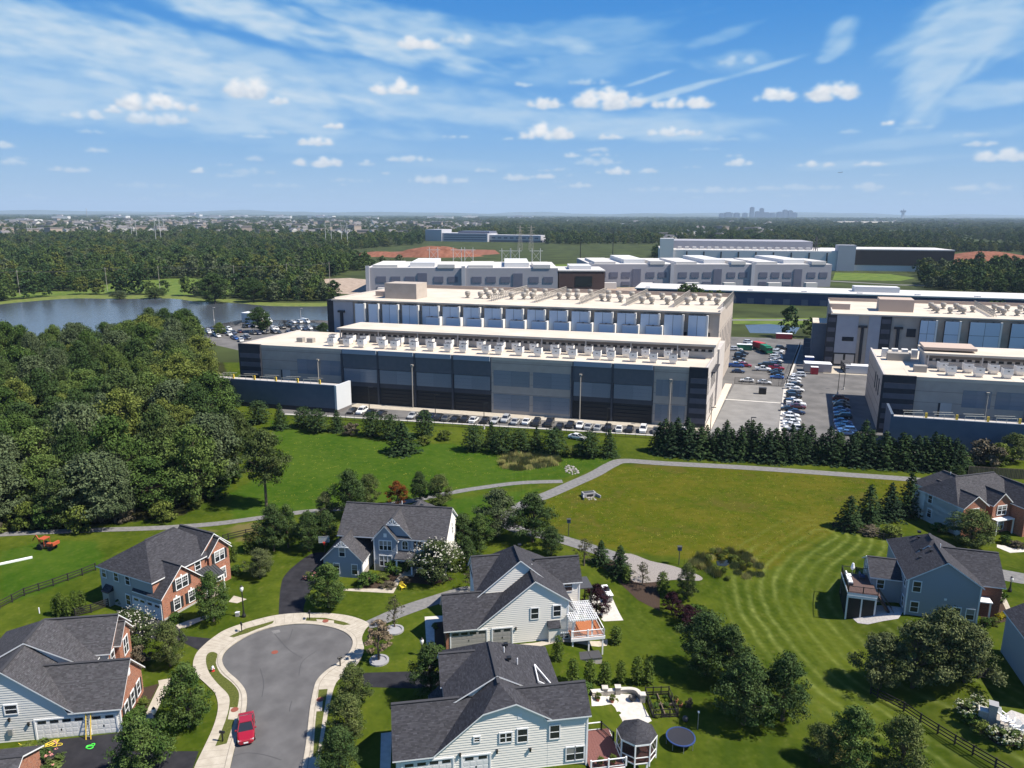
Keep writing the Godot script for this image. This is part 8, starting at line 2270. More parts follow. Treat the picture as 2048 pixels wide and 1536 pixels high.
	# lights round the campus
	var lots := {"light pole left in the front parking row": Vector2(-40.78,-204.68), "light pole by the middle of the front row": Vector2(-21.03,-196.26), "thin light pole before the glazed bay": Vector2(-7.3,-186.94), "light pole between cars right of the middle": Vector2(24.34,-182.06), "light pole at the corner of the hall end wall": Vector2(51.24,-183.66), "light pole on the kerb island, left of two": Vector2(102.77,-227.1), "light pole on the kerb island, right of two": Vector2(107.63,-233.87), "light pole in the pond lot, near the water": Vector2(-110.27,-383.81), "light pole in the pond lot, left end": Vector2(-156.65,-386.25), "light pole behind the spruces, left of the blue wall": Vector2(58.46,-174.1), "light pole before the blue wall at the right": Vector2(110.77,-169.85), "second light pole before the blue wall at the right": Vector2(116.02,-168.33)}
	for k in lots: lot_light(k, lots[k], 7.0, "black_metal" if not k.contains("pond") else "panel_pale")

func rocks(called: String, label: String, poly: Array, s: float):
	var o := thing(called, label, "rocks")
	var r := RandomNumberGenerator.new(); r.seed = hash(label)
	for p in spread(poly, s * 0.8, 3, []):
		var m := MB.new()
		var k := s * r.randf_range(0.35, 0.7)
		m.lathe(Vector3.ZERO, [Vector2(0, -0.3), Vector2(0.9, -0.1), Vector2(1.0, 0.25), Vector2(0.6, 0.6), Vector2(0, 0.7)], 6, k, k * r.randf_range(0.6, 1.0))
		var q := part(m, "rock", M["rock"], o)
		q.position = G3(p, 0.0); q.rotation = Vector3(r.randf_range(-0.3, 0.3), r.randf() * TAU, r.randf_range(-0.3, 0.3)); q.scale.y = s * r.randf_range(0.22, 0.4)

func garden_bed():
	var c := vs([16.42,-79.66, 19.32,-79.82, 19.54,-75.69, 16.63,-75.48])
	var o := thing("garden_enclosure", "dark timber fenced vegetable bed behind the trampoline", "garden bed")
	for i in 4:
		var a: Vector2 = c[i]; var b: Vector2 = c[(i + 1) % 4]
		for k in 3:
			var m := MB.new(); m.obox(G3(a.lerp(b, k / 3.0), 0.55), Vector3(0.12, 1.25, 0.12)); part(m, "post", M["fence_black"], o)
		for y in [0.12, 0.4, 1.05]:
			var m := MB.new(); m.bar(G3(a, y), G3(b, y), 0.05, 0.16 if y < 1 else 0.1); part(m, "rail", M["fence_black"], o)
	for e in [[0.5, 0.02, 0.5, 0.98, 0], [0.02, 0.5, 0.98, 0.5, 0]]:
		var A: Vector2 = c[0].lerp(c[1], e[0]).lerp(c[3].lerp(c[2], e[0]), e[1]); var B: Vector2 = c[0].lerp(c[1], e[2]).lerp(c[3].lerp(c[2], e[2]), e[3])
		var m := MB.new(); m.bar(G3(A, 0.15), G3(B, 0.15), 0.12, 0.3); part(m, "bed_board", M["old_wood2"], o)
	var r := RandomNumberGenerator.new(); r.seed = 2
	mass("vegetables", spread(c, 0.9, 2, []), 0.35, 0.6, r, "low green vegetables in the fenced bed", ["shrub0", "shrub1"], 0.7)
	for a in [["terracotta pot with plants right of the fenced bed", Vector2(19.9,-78.36)], ["red brown planter right of the fenced bed", Vector2(20.25,-77.54)]]: pot(a[0], G3(a[1]), 0.4)
	var s := kinds["shrub2"].get_child(1) as MeshInstance3D
	plant("shrub2", "shrub", "reddish shrub right of the fenced vegetable bed", "shrub", Vector2(21.27,-77.41), 0.6, 0.9, 0.0)

func decks():
	# --- deck, patio and gazebo of the clipped gable house; local frame of that house
	var turn := deg_to_rad(9.4)
	var base := Vector3(-11.25, 0, -62.55)
	var o := thing("gazebo_deck", "brown deck with white railing and an octagonal gazebo with shingled roof", "deck", base, turn)
	var x := 19.45
	while x < 23.0:
		box_part(o, "deck_board", L(x, -0.05, -1.2), L(x + 0.29, 0.0, 4.6), "deck_red"); x += 0.3
	box_part(o, "rim_board", L(19.4, -0.4, -1.28), L(23.1, -0.05, -1.2), "white_trim"); box_part(o, "rim_board", L(23.05, -0.4, -1.2), L(23.12, -0.05, 4.6), "white_trim")
	for p in [[19.8, -1.0], [22.6, -1.0], [22.6, 4.2], [25.6, -0.6], [26.4, 2.2]]: box_part(o, "deck_post", L(p[0], -2.6, p[1]), L(p[0] + 0.2, -0.1, p[1] + 0.2), "white_trim")
	rail_run(o, L(19.5, 0, -1.15), L(23.2, 0, -1.15), 0.95, "white_trim", "black_metal", 2)
	rail_run(o, L(19.5, 0, 4.5), L(22.2, 0, 4.5), 0.95, "white_trim", "black_metal", 1)
	rail_run(o, L(22.2, 0, 4.5), L(23.0, 0, 2.6), 0.95, "black_metal", "black_metal", 1)
	var gc := L(24.9, 0, 0.7)
	var gz := sub(o, "gazebo", gc)
	var rf := MB.new(); var fs := MB.new(); var fl := MB.new()
	for i in 8:
		var a0 := TAU * (i + 0.5) / 8; var a1 := TAU * (i + 1.5) / 8
		var d0 := Vector3(cos(a0), 0, -sin(a0)); var d1 := Vector3(cos(a1), 0, -sin(a1))
		var e0 := d0 * 2.1 + Vector3.UP * 2.35; var e1 := d1 * 2.1 + Vector3.UP * 2.35; var t := Vector3.UP * 3.75
		rf.tri(e0, e1, t, Vector2(0, 2.6), Vector2(1.8, 2.6), Vector2(0.9, 0)); fs.quad(e0 - Vector3.UP * 0.18, e1 - Vector3.UP * 0.18, e1, e0)
		fs.bar(d0 * 2.05 - Vector3.UP * 0.4, d0 * 2.05 + Vector3.UP * 2.3, 0.13, 0.13, Vector3.RIGHT); fs.bar(d0 * 2.05 + Vector3.UP * 0.75, d1 * 2.05 + Vector3.UP * 0.75, 0.07, 0.09); fs.bar(d0 * 2.05 + Vector3.UP * 0.02, d1 * 2.05 + Vector3.UP * 0.02, 0.07, 0.12); fs.bar(d0 * 2.05 + Vector3.UP * 2.2, d1 * 2.05 + Vector3.UP * 2.2, 0.1, 0.14)
		fl.tri(Vector3.ZERO, d0 * 2.1, d1 * 2.1)
		var pn := MB.new(); pn.quad(d0 * 2.03 + Vector3.UP * 0.1, d1 * 2.03 + Vector3.UP * 0.1, d1 * 2.03 + Vector3.UP * 2.15, d0 * 2.03 + Vector3.UP * 2.15); part(pn, "insect_screen", M["mesh_screen"], gz)
	part(rf, "gazebo_roof", M["shingle"], gz); part(fs, "frame", M["white_trim"], gz); part(fl, "floor", M["deck_red"], gz)
	var at := func(a: float, y: float, b: float) -> Vector3: return base + L(a, y, b).rotated(Vector3.UP, turn)
	pot("planter with green leaves at the deck railing, left of two", at.call(20.6, 0.0, -0.8), 0.5); pot("planter with green leaves at the deck railing, right of two", at.call(21.9, 0.0, -0.8), 0.55)
	# patio with seat wall
	cover("patio", "concrete_white", vs([9.62,-78.24, 13.49,-79.85, 15.09,-79.72, 15.68,-78.47, 15.99,-76.71, 16.35,-74.9, 14.61,-73.64, 12.78,-74.87, 12.41,-77.17, 12.05,-77.75, 9.47,-75.97]), 0.06)
	var sw := thing("seat_wall", "curved white capped stone seat wall round the pale patio", "wall")
	var line := crm(vs([9.61,-78.09, 11.36,-79.34, 13.16,-80.02, 14.61,-80.15, 15.38,-79.87, 15.71,-79.16, 15.86,-78.47]), 4)
	var st := MB.new(); strip(st, line, 0.4, 0.55, 0.55); part(st, "wall", M["stone"], sw)
	st = MB.new(); strip(st, line, 0.52, 0.63, 0.08); part(st, "cap", M["concrete_white"], sw)
	for q in vs([11.43,-79.31, 13.09,-79.88, 15.86,-78.47]):
		var m := MB.new(); m.obox(G3(q, 0.5), Vector3(0.6, 1.0, 0.6)); part(m, "pier", M["stone"], sw)
		m = MB.new(); m.obox(G3(q, 1.05), Vector3(0.75, 0.1, 0.75)); part(m, "pier_cap", M["concrete_white"], sw)
	var fp := thing("fire_bowl", "round black fire bowl on the pale patio", "fire bowl", G3(Vector2(14.69,-78.6), 0.07))
	var fm := MB.new(); fm.lathe(Vector3.ZERO, [Vector2(0.25, 0), Vector2(0.5, 0.35), Vector2(0.5, 0.45), Vector2(0.42, 0.45), Vector2(0.2, 0.25), Vector2(0, 0.22)], 18); part(fm, "bowl", M["black_metal"], fp)
	pot("yellow leaved plant on the pale patio", G3(Vector2(10.38,-77.49), 0.06), 0.55, "shrub1"); pot("green plant beside the patio railing", G3(Vector2(12.18,-78.06), 0.06), 0.5, "shrub1")
	# --- pergola deck of the white house
	turn = deg_to_rad(9.8); base = Vector3(-8.35, 0, -85.9)
	o = thing("pergola_deck", "white pergola over a raised wooden deck beside the white house", "pergola", base, turn)
	x = 16.25
	while x < 20.7:
		box_part(o, "deck_board", L(x, 0.75, -1.5), L(x + 0.29, 0.8, 2.6), "deck_orange"); x += 0.3
	box_part(o, "rim_board", L(16.2, 0.35, -1.6), L(20.8, 0.78, -1.5), "white_trim"); box_part(o, "rim_board", L(20.75, 0.35, -1.5), L(20.85, 0.78, 2.6), "white_trim")
	for p in [[16.4, -1.4], [18.6, -1.4], [20.5, -1.4], [20.5, 2.3]]:
		box_part(o, "deck_post", L(p[0], -2.4, p[1]), L(p[0] + 0.18, 0.4, p[1] + 0.18), "white_trim")
	for p in [[16.4, -1.4], [19.0, -1.4], [16.4, 2.3], [19.0, 2.3]]: box_part(o, "pergola_post", L(p[0], 0.8, p[1]), L(p[0] + 0.18, 3.2, p[1] + 0.18), "white_trim")
	for b in [-1.35, 2.4]: box_part(o, "beam", L(15.9, 3.15, b), L(19.7, 3.4, b + 0.1), "white_trim")
	for i in 13: box_part(o, "rafter", L(16.0 + i * 0.29, 3.4, -1.9), L(16.06 + i * 0.29, 3.58, 3.0), "white_trim")
	for i in 11: box_part(o, "slat", L(15.8, 3.58, -1.7 + i * 0.45), L(19.8, 3.63, -1.63 + i * 0.45), "white_trim")
	rail_run(o, L(16.3, 0.8, -1.45), L(20.7, 0.8, -1.45), 0.95, "white_trim", "white_trim", 2)
	rail_run(o, L(20.7, 0.8, -1.45), L(20.7, 0.8, 2.5), 0.95, "white_trim", "black_metal", 1)
	at = func(a: float, y: float, b: float) -> Vector3: return base + L(a, y, b).rotated(Vector3.UP, turn)
	var hx := thing("hot_tub", "grey hot tub with folded cover below the pergola deck", "hot tub", at.call(18.3, -1.75, -2.9), turn)
	box_part(hx, "tub", Vector3(-1.5, 0, -0.7), Vector3(1.5, 0.75, 0.9), "panel_pale"); box_part(hx, "cover_half", Vector3(-1.55, 0.75, -0.75), Vector3(-0.02, 0.9, 0.95), "dark_grey"); box_part(hx, "cover_half", Vector3(0.02, 0.75, -0.75), Vector3(1.55, 0.9, 0.95), "dark_grey")
	cover("patio", "concrete", vs([0.11,-86.9, 3.05,-86.28, 13.14,-90.24, 13.34,-91.84, 8.16,-89.08, 3.08,-87.36]), 0.05)
	cover("patio", "concrete_white", vs([11.79,-102.48, 15.1,-103.9, 16.25,-96.71, 13.37,-96.43, 12.01,-99.01]), 0.05)
	var gw := thing("grill_counter", "white outdoor grill counter beside the purple tree", "counter", G3(Vector2(14.67,-102.67), 0.05), turn)
	box_part(gw, "counter", Vector3(-0.5, 0, -1.6), Vector3(0.3, 0.9, 1.6), "stone_grey"); box_part(gw, "top", Vector3(-0.6, 0.9, -1.7), Vector3(0.4, 1.0, 1.7), "white_trim"); box_part(gw, "grill", Vector3(-0.4, 1.0, -0.5), Vector3(0.2, 1.35, 0.4), "black_metal")
	# --- furniture, stair and lower room of the deck at the grey house
	turn = deg_to_rad(-15.5); base = Vector3(64.4, 0, -92.6)
	at = func(a: float, y: float, b: float) -> Vector3: return base + L(a, y, b).rotated(Vector3.UP, turn)
	o = thing("screened_room", "white framed screened room under the deck of the grey house", "porch", base, turn)
	for a in [-16.6, -14.7, -12.9]: box_part(o, "post", L(a - 0.1, -2.2, -0.25), L(a + 0.1, 2.0, -0.1), "white_trim")
	box_part(o, "header", L(-16.7, 1.6, -0.3), L(-12.8, 2.0, -0.12), "white_trim"); box_part(o, "sill", L(-16.7, -2.2, -0.28), L(-12.8, -1.9, -0.1), "white_trim")
	for a in [[-16.5, -14.8], [-14.6, -13.0]]: box_part(o, "screen_panel", L(a[0], -1.9, -0.2), L(a[1], 1.6, -0.16), "black_louvre")
	box_part(o, "side_panel", L(-16.66, -1.9, -0.1), L(-16.6, 1.9, 6.0), "mesh_screen")
	for i in 9: box_part(o, "stair_tread", L(-12.6 + i * 0.3, 2.1 - i * 0.46, 0.2), L(-12.25 + i * 0.3, 2.16 - i * 0.46, 1.3), "composite")
	for b in [0.15, 1.35]:
		var m := MB.new(); m.bar(L(-12.6, 2.0, b), L(-9.7, -2.0, b), 0.06, 0.3); m.bar(L(-12.6, 3.1, b), L(-9.7, -0.9, b), 0.05, 0.08); part(m, "stringer", M["black_metal"], o)
	cover("patio", "flagstone", vs([49.74,-99.17, 52.7,-98.25, 56.72,-96.5, 54.35,-93.95, 50.4,-94.34, 49.38,-95.24, 49.17,-97.52]), 0.06)
	var fur := [["umbrella", "white folded patio umbrella on the dark deck", -15.3, 5.3], ["sofa", "white cushioned patio sofa at the deck railing", -16.0, 3.0], ["armchair", "dark blue cushioned armchair near the deck door", -14.0, 4.9], ["armchair", "white cushioned armchair near the deck corner", -15.9, 4.6]]
	for f in fur:
		var q := thing("patio_" + f[0], f[1], f[0], at.call(f[2], 2.42, f[3]), turn)
		if f[0] == "umbrella":
			var m := MB.new(); m.tube(Vector3.ZERO, Vector3(0, 1.9, 0), 0.03, 0.03, 6); part(m, "pole", M["grey_metal"], q); m = MB.new(); m.lathe(Vector3(0, 1.0, 0), [Vector2(0.2, 0), Vector2(0.3, 0.3), Vector2(0.15, 1.0), Vector2(0, 1.1)], 8); part(m, "canopy", M["white_trim"], q)
		else:
			var w := 0.9 if f[0] == "sofa" else 0.4
			var cm := "navy" if f[1].begins_with("dark") else "cushion"
			box_part(q, "frame", Vector3(-0.4, 0.05, -w - 0.1), Vector3(0.4, 0.3, w + 0.1), "dark_grey"); box_part(q, "cushion", Vector3(-0.35, 0.3, -w), Vector3(0.35, 0.46, w), cm); box_part(q, "backrest", Vector3(-0.42, 0.3, -w), Vector3(-0.25, 0.85, w), cm)

func prop_materials():
	mat("fence_black", lin(0.016, 0.014, 0.013), 0.8)
	nmat("old_wood", lin(0.085, 0.065, 0.05), lin(0.13, 0.105, 0.085), 2.0, 0.03, 0.9)
	nmat("old_wood2", lin(0.11, 0.085, 0.065), lin(0.17, 0.135, 0.105), 2.0, 0.03, 0.9)
	mat("opal", lin(0.75, 0.75, 0.72), 0.3)
	mat("hydrant_red", lin(0.48, 0.03, 0.025), 0.5)
	mat("rust", lin(0.20, 0.055, 0.035), 0.85)
	mat("stone_grey", lin(0.26, 0.26, 0.27), 0.9)
	nmat("rock", lin(0.16, 0.15, 0.14), lin(0.36, 0.335, 0.31), 2.0, 0.05, 0.9)
	nmat("flagstone", lin(0.33, 0.31, 0.30), lin(0.50, 0.48, 0.46), 2.5, 0.03, 0.9)
	mat("hose_yellow", lin(0.72, 0.55, 0.04), 0.5)
	mat("bright_green", lin(0.06, 0.62, 0.06), 0.5)
	mat("jump_mat", lin(0.018, 0.018, 0.024), 0.6)
	mat("pad_blue", lin(0.02, 0.045, 0.15), 0.5)
	mat("terracotta", lin(0.30, 0.10, 0.06), 0.8)
	nmat("deck_red", lin(0.13, 0.058, 0.052), lin(0.18, 0.088, 0.08), 2.0, 0.03, 0.75)
	nmat("deck_orange", lin(0.28, 0.10, 0.045), lin(0.38, 0.155, 0.075), 2.0, 0.03, 0.7)
	mat("green_paint", lin(0.012, 0.16, 0.08), 0.5)
	mat("blue_paint", lin(0.02, 0.06, 0.24), 0.5)
	mat("cushion", lin(0.66, 0.66, 0.65), 0.9)
	var sc := mat("mesh_screen", Color(0.02, 0.02, 0.02, 0.55), 0.9)
	sc.transparency = BaseMaterial3D.TRANSPARENCY_ALPHA
	var pc := mat("pane_clear", Color(0.8, 0.85, 0.9, 0.25), 0.1)
	pc.transparency = BaseMaterial3D.TRANSPARENCY_ALPHA

# ---------------------------------------------------------------- far country
func inside_any(p: Vector2, polys: Array) -> bool:
	for q in polys:
		if Geometry2D.is_point_in_polygon(p, q): return true
	return false

func scatter(called: String, label: String, meshes: Array, pts: Array, s0: float, s1: float, tall: float, m: Material, sd: int, cat := "trees"):
	var host := Node3D.new(); host.name = numbered(called); add_child(host)
	host.set_meta("label", label); host.set_meta("category", cat); host.set_meta("kind", "stuff")
	var r := RandomNumberGenerator.new(); r.seed = sd
	var kn := FastNoiseLite.new(); kn.seed = 3; kn.frequency = 0.006
	for k in meshes.size():
		var mine := []
		for p in pts:
			# neighbouring trees tend to be of one kind
			var w := int(absf(kn.get_noise_2d(p.x, p.y) * 3.2 + fposmod(p.x * 12.9 + p.y * 7.7, 1.0) * 1.6) * meshes.size() * 0.5) % meshes.size()
			if w == k: mine.append(p)
		if mine.is_empty(): continue
		var mm := MultiMesh.new()
		mm.transform_format = MultiMesh.TRANSFORM_3D
		mm.mesh = meshes[k]
		mm.instance_count = mine.size()
		for i in mine.size():
			var p: Vector2 = mine[i]
			var s := lerpf(s0, s1, r.randf()) * (0.75 + 0.5 * pow(r.randf(), 2.0))
			mm.set_instance_transform(i, Transform3D(Basis(Vector3.UP, r.randf() * TAU).scaled_local(Vector3(s, s * tall * r.randf_range(0.8, 1.15), s)), Vector3(p.x, 0, p.y)))
		var mi := MultiMeshInstance3D.new()
		mi.multimesh = mm; mi.material_override = m; mi.name = "crowns" if cat == "trees" else "roofs"
		host.add_child(mi, true)

func far_country():
	var r := RandomNumberGenerator.new(); r.seed = 9
	# simple crowns for trees a few pixels wide
	var fm := []
	for i in 5:
		var a: Color = [Color(0.034, 0.058, 0.018), Color(0.046, 0.072, 0.020), Color(0.024, 0.046, 0.018), Color(0.066, 0.082, 0.022), Color(0.054, 0.072, 0.036)][i]
		fm.append(broad(400 + i, 5.5, 0.2, 12.5, 46, 1100, 1.0, a, Color(a.r * 1.9, a.g * 1.75, a.b * 1.8))[1])
	var clear := []
	for q in [vs([-333.5,-369.72, -325.63,-460.7, -318.86,-489.27, -302.12,-511.84, -268.26,-509.81, -237.55,-514.19, -208.07,-493.14, -182.88,-488.02, -154.61,-471.8, -122.28,-470.12, -91.2,-473.91, -59.62,-373.48, -87.28,-332.19, -135.62,-333.85, -139.07,-291.56, -141.69,-248.46, -222.29,-242.31]), vs([-363.14,-456.81, -334.32,-482.8, -313.26,-501.79, -276.7,-529.71, -242.46,-517.33, -210.19,-515.19, -176.94,-519.73, -175.07,-559.37, -223.43,-621.76, -281.01,-649.08, -316.85,-608.32, -315.65,-535.32, -384.2,-484.02]), [CW(-165, -30), CW(120, -30), CW(130, 168), CW(-20, 165), CW(-20, 112), CW(-150, 112), CW(-160, 40)], vs([-148.11,-336.4, -151.58,-374.56, -145.54,-393.25, -85.46,-387.27, -61.01,-302.22, -91.01,-285.1, -122.7,-300.89]), vs([-163.89,-634.09, -148.38,-751.43, 103.62,-886.11, 320.66,-742.07, 219.48,-495.89, 359.5,-451.78, 292.87,-365.66, 158.86,-379.24, 113.08,-381.6, 136.99,-465.14, 38.77,-456.79, -100.5,-457.49, -133.59,-514.69]), vs([-261.5,-1172.6, -142.2,-1475.9, -4.686,-1391.4, 221.8,-1212.3, 161.01,-844.94, 135.07,-732.74, -160.53,-786.8]), vs([158.47,-862.11, 243.66,-923.89, 415.76,-895.61, 441.44,-819.91, 343.61,-627.36, 287.74,-654.19, 140.02,-732.99]), vs([547.4,-1032.9, 679.7,-1166.8, 812.2,-1192.8, 521.38,-752.16, 401.96,-727.03]), vs([-194.5,-1582.5, 75.1,-1744.8, 58.39,-1352.7, -56.25,-1300.4, -169.2,-1375.7]), vs([3039,-7373.6, 4154,-8128.9, 3000,-5719.4, 2210,-4680.9, 2076,-4876.8]), vs([310.51,-741.56, 402.36,-746.18, 319.31,-574.87, 380.96,-501.39, 331.3,-434.35, 202.1,-478.08]), vs([75.85,-522.27, 217.84,-508.01, 149.09,-343.53, 97.15,-342.29, 129.21,-459.67, 68.98,-473.69])]:
		clear.append(PackedVector2Array(q))
	var suburb := []
	for q in [vs([-1401,-1877.8, -1033,-1682.2, -721.5,-1797.8, -430.5,-1684.6, -242.2,-1780.2, -110.6,-2564.1, -126.5,-4234.6, -1064,-4954.8, -2438,-5092.2, -3339,-4125.6]), vs([278.3,-1373.1, 593.1,-1883.8, 816.9,-2306.3, 918.3,-2923.9, 529,-2386.3, 333.7,-1705.4])]: suburb.append(PackedVector2Array(q))
	var nz := FastNoiseLite.new(); nz.seed = 31; nz.frequency = 0.0016; nz.fractal_octaves = 3
	# bands: from, to, spacing
	var bands := [[245.0, 620.0, 8.0, 0.85, 1.2], [620.0, 1300.0, 10.5, 0.95, 1.35], [1300.0, 2600.0, 17.0, 1.2, 1.8], [2600.0, 5500.0, 34.0, 1.8, 3.0], [5500.0, 16000.0, 85.0, 4.0, 7.0]]
	for bi in bands.size():
		var b: Array = bands[bi]
		var pts := []
		var z := -float(b[0])
		while z > -float(b[1]):
			var half := -z * 0.80 + 30.0
			var x := -half
			while x < half:
				var p := Vector2(x + r.randf_range(-0.45, 0.45) * b[2], z + r.randf_range(-0.45, 0.45) * b[2])
				x += b[2]
				var n := nz.get_noise_2d(p.x, p.y)
				if bi < 3 and n > 0.24: continue
				if bi >= 2 and n > 0.10 and r.randf() < 0.82: continue
				if inside_any(p, clear): continue
				if inside_any(p, suburb) and r.randf() < 0.62: continue
				if bi == 0 and p.x < -40.0 and p.y > -330.0: continue
				if bi == 0 and p.x > -95.0 and p.x < 120.0 and p.y > -260.0: continue
				pts.append(p)
			z -= b[2]
		scatter("far_wood", ["trees round the campus and the pond", "wood beyond the pond and the campus", "woods in the middle distance", "woods towards the horizon", "hazy woods at the horizon"][bi], fm, pts, b[3], b[4], [1.0, 1.0, 0.9, 0.55, 0.30][bi], foliage, 50 + bi)
	# shore and lot shrubs with single trees by the water
	var shore := [["tall dark tree on the near shore of the pond", Vector2(-159.16,-312.09), 0.9, 0.8], ["round dark tree between the pond and the car lot", Vector2(-149.25,-336.38), 1.0, 0.75], ["dark tree at the water behind the car lot", Vector2(-120.12,-348.98), 1.1, 0.85], ["small dark tree in the water corner by the tall hall", Vector2(-86.88,-337.87), 0.55, 0.45], ["dense dark tree on the far shore, larger of two", Vector2(-187.14,-465.26), 2.0, 1.35], ["dense dark tree on the far shore, smaller of two", Vector2(-164.71,-471.47), 1.4, 1.1], ["light green tree beside the car lot lamp", Vector2(-134.45,-336.73), 0.5, 0.45], ["pale bushes on the far shore by the meadow", Vector2(-257.39,-485.45), 1.0, 0.4], ["low dark bushes on the far shore", Vector2(-236.17,-489.15), 1.3, 0.5]]
	for i in shore.size():
		var a: Array = shore[i]
		plant("oak%d" % [4, 1, 4, 4, 4, 4, 2, 3, 0][i], "shore_tree", a[0], "tree", a[1], a[2], a[3], r.randf() * TAU)
	var near_shore: Array = crm(vs([-206.49,-252.19, -189.35,-257.58, -173.97,-261.37, -159.95,-265.23, -151.36,-276.78, -147.11,-295.81, -146.46,-312.37]), 3)
	for p in near_shore:
		var kd := r.randi() % 6; var th := r.randf_range(1.0, 1.4)
		plant("oak%d" % kd, "woodland_tree", wood_label(kd, th), "tree", p + Vector2(r.randf_range(-4, 4), r.randf_range(2, 12)), r.randf_range(0.8, 1.2), th, r.randf() * TAU, "trees of the wood at the left")
	# far houses, too small to tell apart
	var hb := MB.new()
	hb.col = Color(0.40, 0.385, 0.36); hb.box(Vector3(-6, 0, -5), Vector3(6, 6.5, 5))
	hb.col = Color(0.13, 0.125, 0.125)
	hb.quad(Vector3(-6.5, 6.4, 5.5), Vector3(6.5, 6.4, 5.5), Vector3(6.5, 10.5, 0), Vector3(-6.5, 10.5, 0)); hb.quad(Vector3(6.5, 6.4, -5.5), Vector3(-6.5, 6.4, -5.5), Vector3(-6.5, 10.5, 0), Vector3(6.5, 10.5, 0))
	hb.col = Color(0.6, 0.58, 0.55)
	hb.tri(Vector3(6, 6.4, 5), Vector3(6, 6.4, -5), Vector3(6, 10.3, 0)); hb.tri(Vector3(-6, 6.4, -5), Vector3(-6, 6.4, 5), Vector3(-6, 10.3, 0))
	var h2 := MB.new()
	h2.col = Color(0.30, 0.24, 0.20); h2.box(Vector3(-9, 0, -6), Vector3(9, 9, 6)); h2.col = Color(0.18, 0.16, 0.155); h2.box(Vector3(-9.4, 9, -6.4), Vector3(9.4, 10.2, 6.4))
	var vm := mat("far_paint", Color.WHITE, 0.8); vm.vertex_color_use_as_albedo = true
	var hp := []
	for q in suburb: hp.append_array(spread(Array(q), 68.0, 40, []))
	for i in 900:
		var d := r.randf_range(3500.0, 11000.0); var a := r.randf_range(-0.62, 0.62)
		if nz.get_noise_2d(a * d, -d) > 0.1: hp.append(Vector2(a * d, -d))
	scatter("far_houses", "far suburb of grey and white houses among trees", [hb.mesh(), h2.mesh()], hp, 1.2, 2.1, 0.9, vm, 8, "houses")
	# bigger far buildings that stand out
	var big := [[40, 446, 60, 12], [120, 443, 30, 18], [232, 440, 40, 14], [215, 440.5, 25, 10], [330, 439, 90, 12], [385, 438.5, 30, 16], [430, 440, 60, 12], [480, 438, 80, 10], [560, 440, 40, 14], [640, 439, 50, 12], [735, 441, 40, 10], [880, 440, 50, 12], [940, 438, 30, 10], [1040, 438.5, 50, 10], [1390, 470, 60, 8], [1440, 469, 30, 8], [1540, 464, 70, 7], [1580, 463, 40, 6], [1650, 441, 80, 5], [1920, 467, 60, 9], [1960, 467, 50, 10], [2010, 466, 50, 9], [1265, 452, 50, 8], [1320, 449, 60, 6], [300, 470, 22, 8], [415, 476, 20, 6], [1830, 480, 14, 6]]
	var tall := vs([-2675,-4110, -2923,-4890.3, -3187,-6087.8, -3129,-5851.7, -3097,-6750.6, -3022,-7152.9, -2529,-6437, -2774,-7711.6, -2053,-6688.8, -1894,-7452, -1249,-6521.1, -709.3,-7401.4, -515.9,-9174.6, 88.06,-9061.7, 519.9,-2151, 609.5,-2218.1, 879.7,-2581.8, 982.4,-2675.8, 3672,-8912.6, 1461,-2466.2, 1533,-2477.2, 1673,-2566.6, 612.8,-3868, 881.6,-4528.5, -934.5,-1944.2, -697.7,-1723.7, 948,-1775.7])
	for i in big.size():
		var p: Vector2 = tall[i]
		var k := -p.y / 1480.0
		var rank := 0
		for q in tall: rank += int(q.x / -q.y < p.x / -p.y)
		var o := thing("far_building", "tiny pale building among the far trees, %s from the left" % ordinal(rank), "building", Vector3(p.x, 0, p.y), r.randf_range(-0.2, 0.2), "pale buildings near the horizon")
		var w: float = big[i][2] * k; var h: float = maxf(8.0, big[i][3] * k * 0.55)
		cbox(o, "wall", -w / 2, w / 2, 0, w * 0.4, 0, h, "far_white"); cbox(o, "roof", -w / 2, w / 2, -0.5, w * 0.4, h, h + 1.0, "far_roof")
		cbox(o, "penthouse", -w * 0.2, w * 0.1, w * 0.1, w * 0.3, h, h * 1.3, "far_lav")
	# far towers of a city on the horizon
	var city := [[1432, 8, 5, 0], [1446, 14, 7, 0], [1462, 10, 6, 0], [1478, 8, 6, 0], [1491, 7, 17, 1], [1502, 8, 9, 0], [1510, 7, 15, 1], [1520, 12, 7, 0], [1532, 10, 6, 0], [1546, 10, 8, 0], [1556, 8, 12, 0], [1566, 8, 11, 0], [1574, 10, 7, 0]]
	for i in city.size():
		var c: Array = city[i]
		var d := 12500.0; var k := d / 1480.0
		var x: float = (c[0] - 1024) * k
		var o := thing("city_tower", "grey blue tower, %s from the left in the city on the horizon" % ordinal(i), "tower", Vector3(x, 0, -d), 0.0, "towers of the far city")
		var w: float = c[1] * k; var h: float = (c[2] + 4.5) * k
		cbox(o, "shaft", -w / 2, w / 2, 0, w, 0, h, "tower_blue"); cbox(o, "crown", -w * 0.3, w * 0.3, w * 0.2, w * 0.8, h, h + k * 1.2, "tower_blue")
	var ct := thing("control_tower", "slim airport control tower on the right horizon", "tower", Vector3((1783 - 1024) * 8.0, 0, -11800.0))
	cbox(ct, "shaft", -16, 16, 0, 30, 0, 110, "far_white"); cbox(ct, "cab", -30, 30, -12, 44, 110, 140, "tower_blue"); cbox(ct, "mast", -3, 3, 10, 16, 140, 165, "tower_blue")
	var mast := thing("radio_mast", "thin radio mast on the left horizon", "mast", Vector3((195 - 1024) * 4.4, 0, -6500.0))
	var mm := MB.new(); mm.tube(Vector3.ZERO, Vector3(0, 95, 0), 2.2, 1.2, 6); part(mm, "mast", M["unit_grey"], mast)
	# low blue hills
	var hl := MB.new()
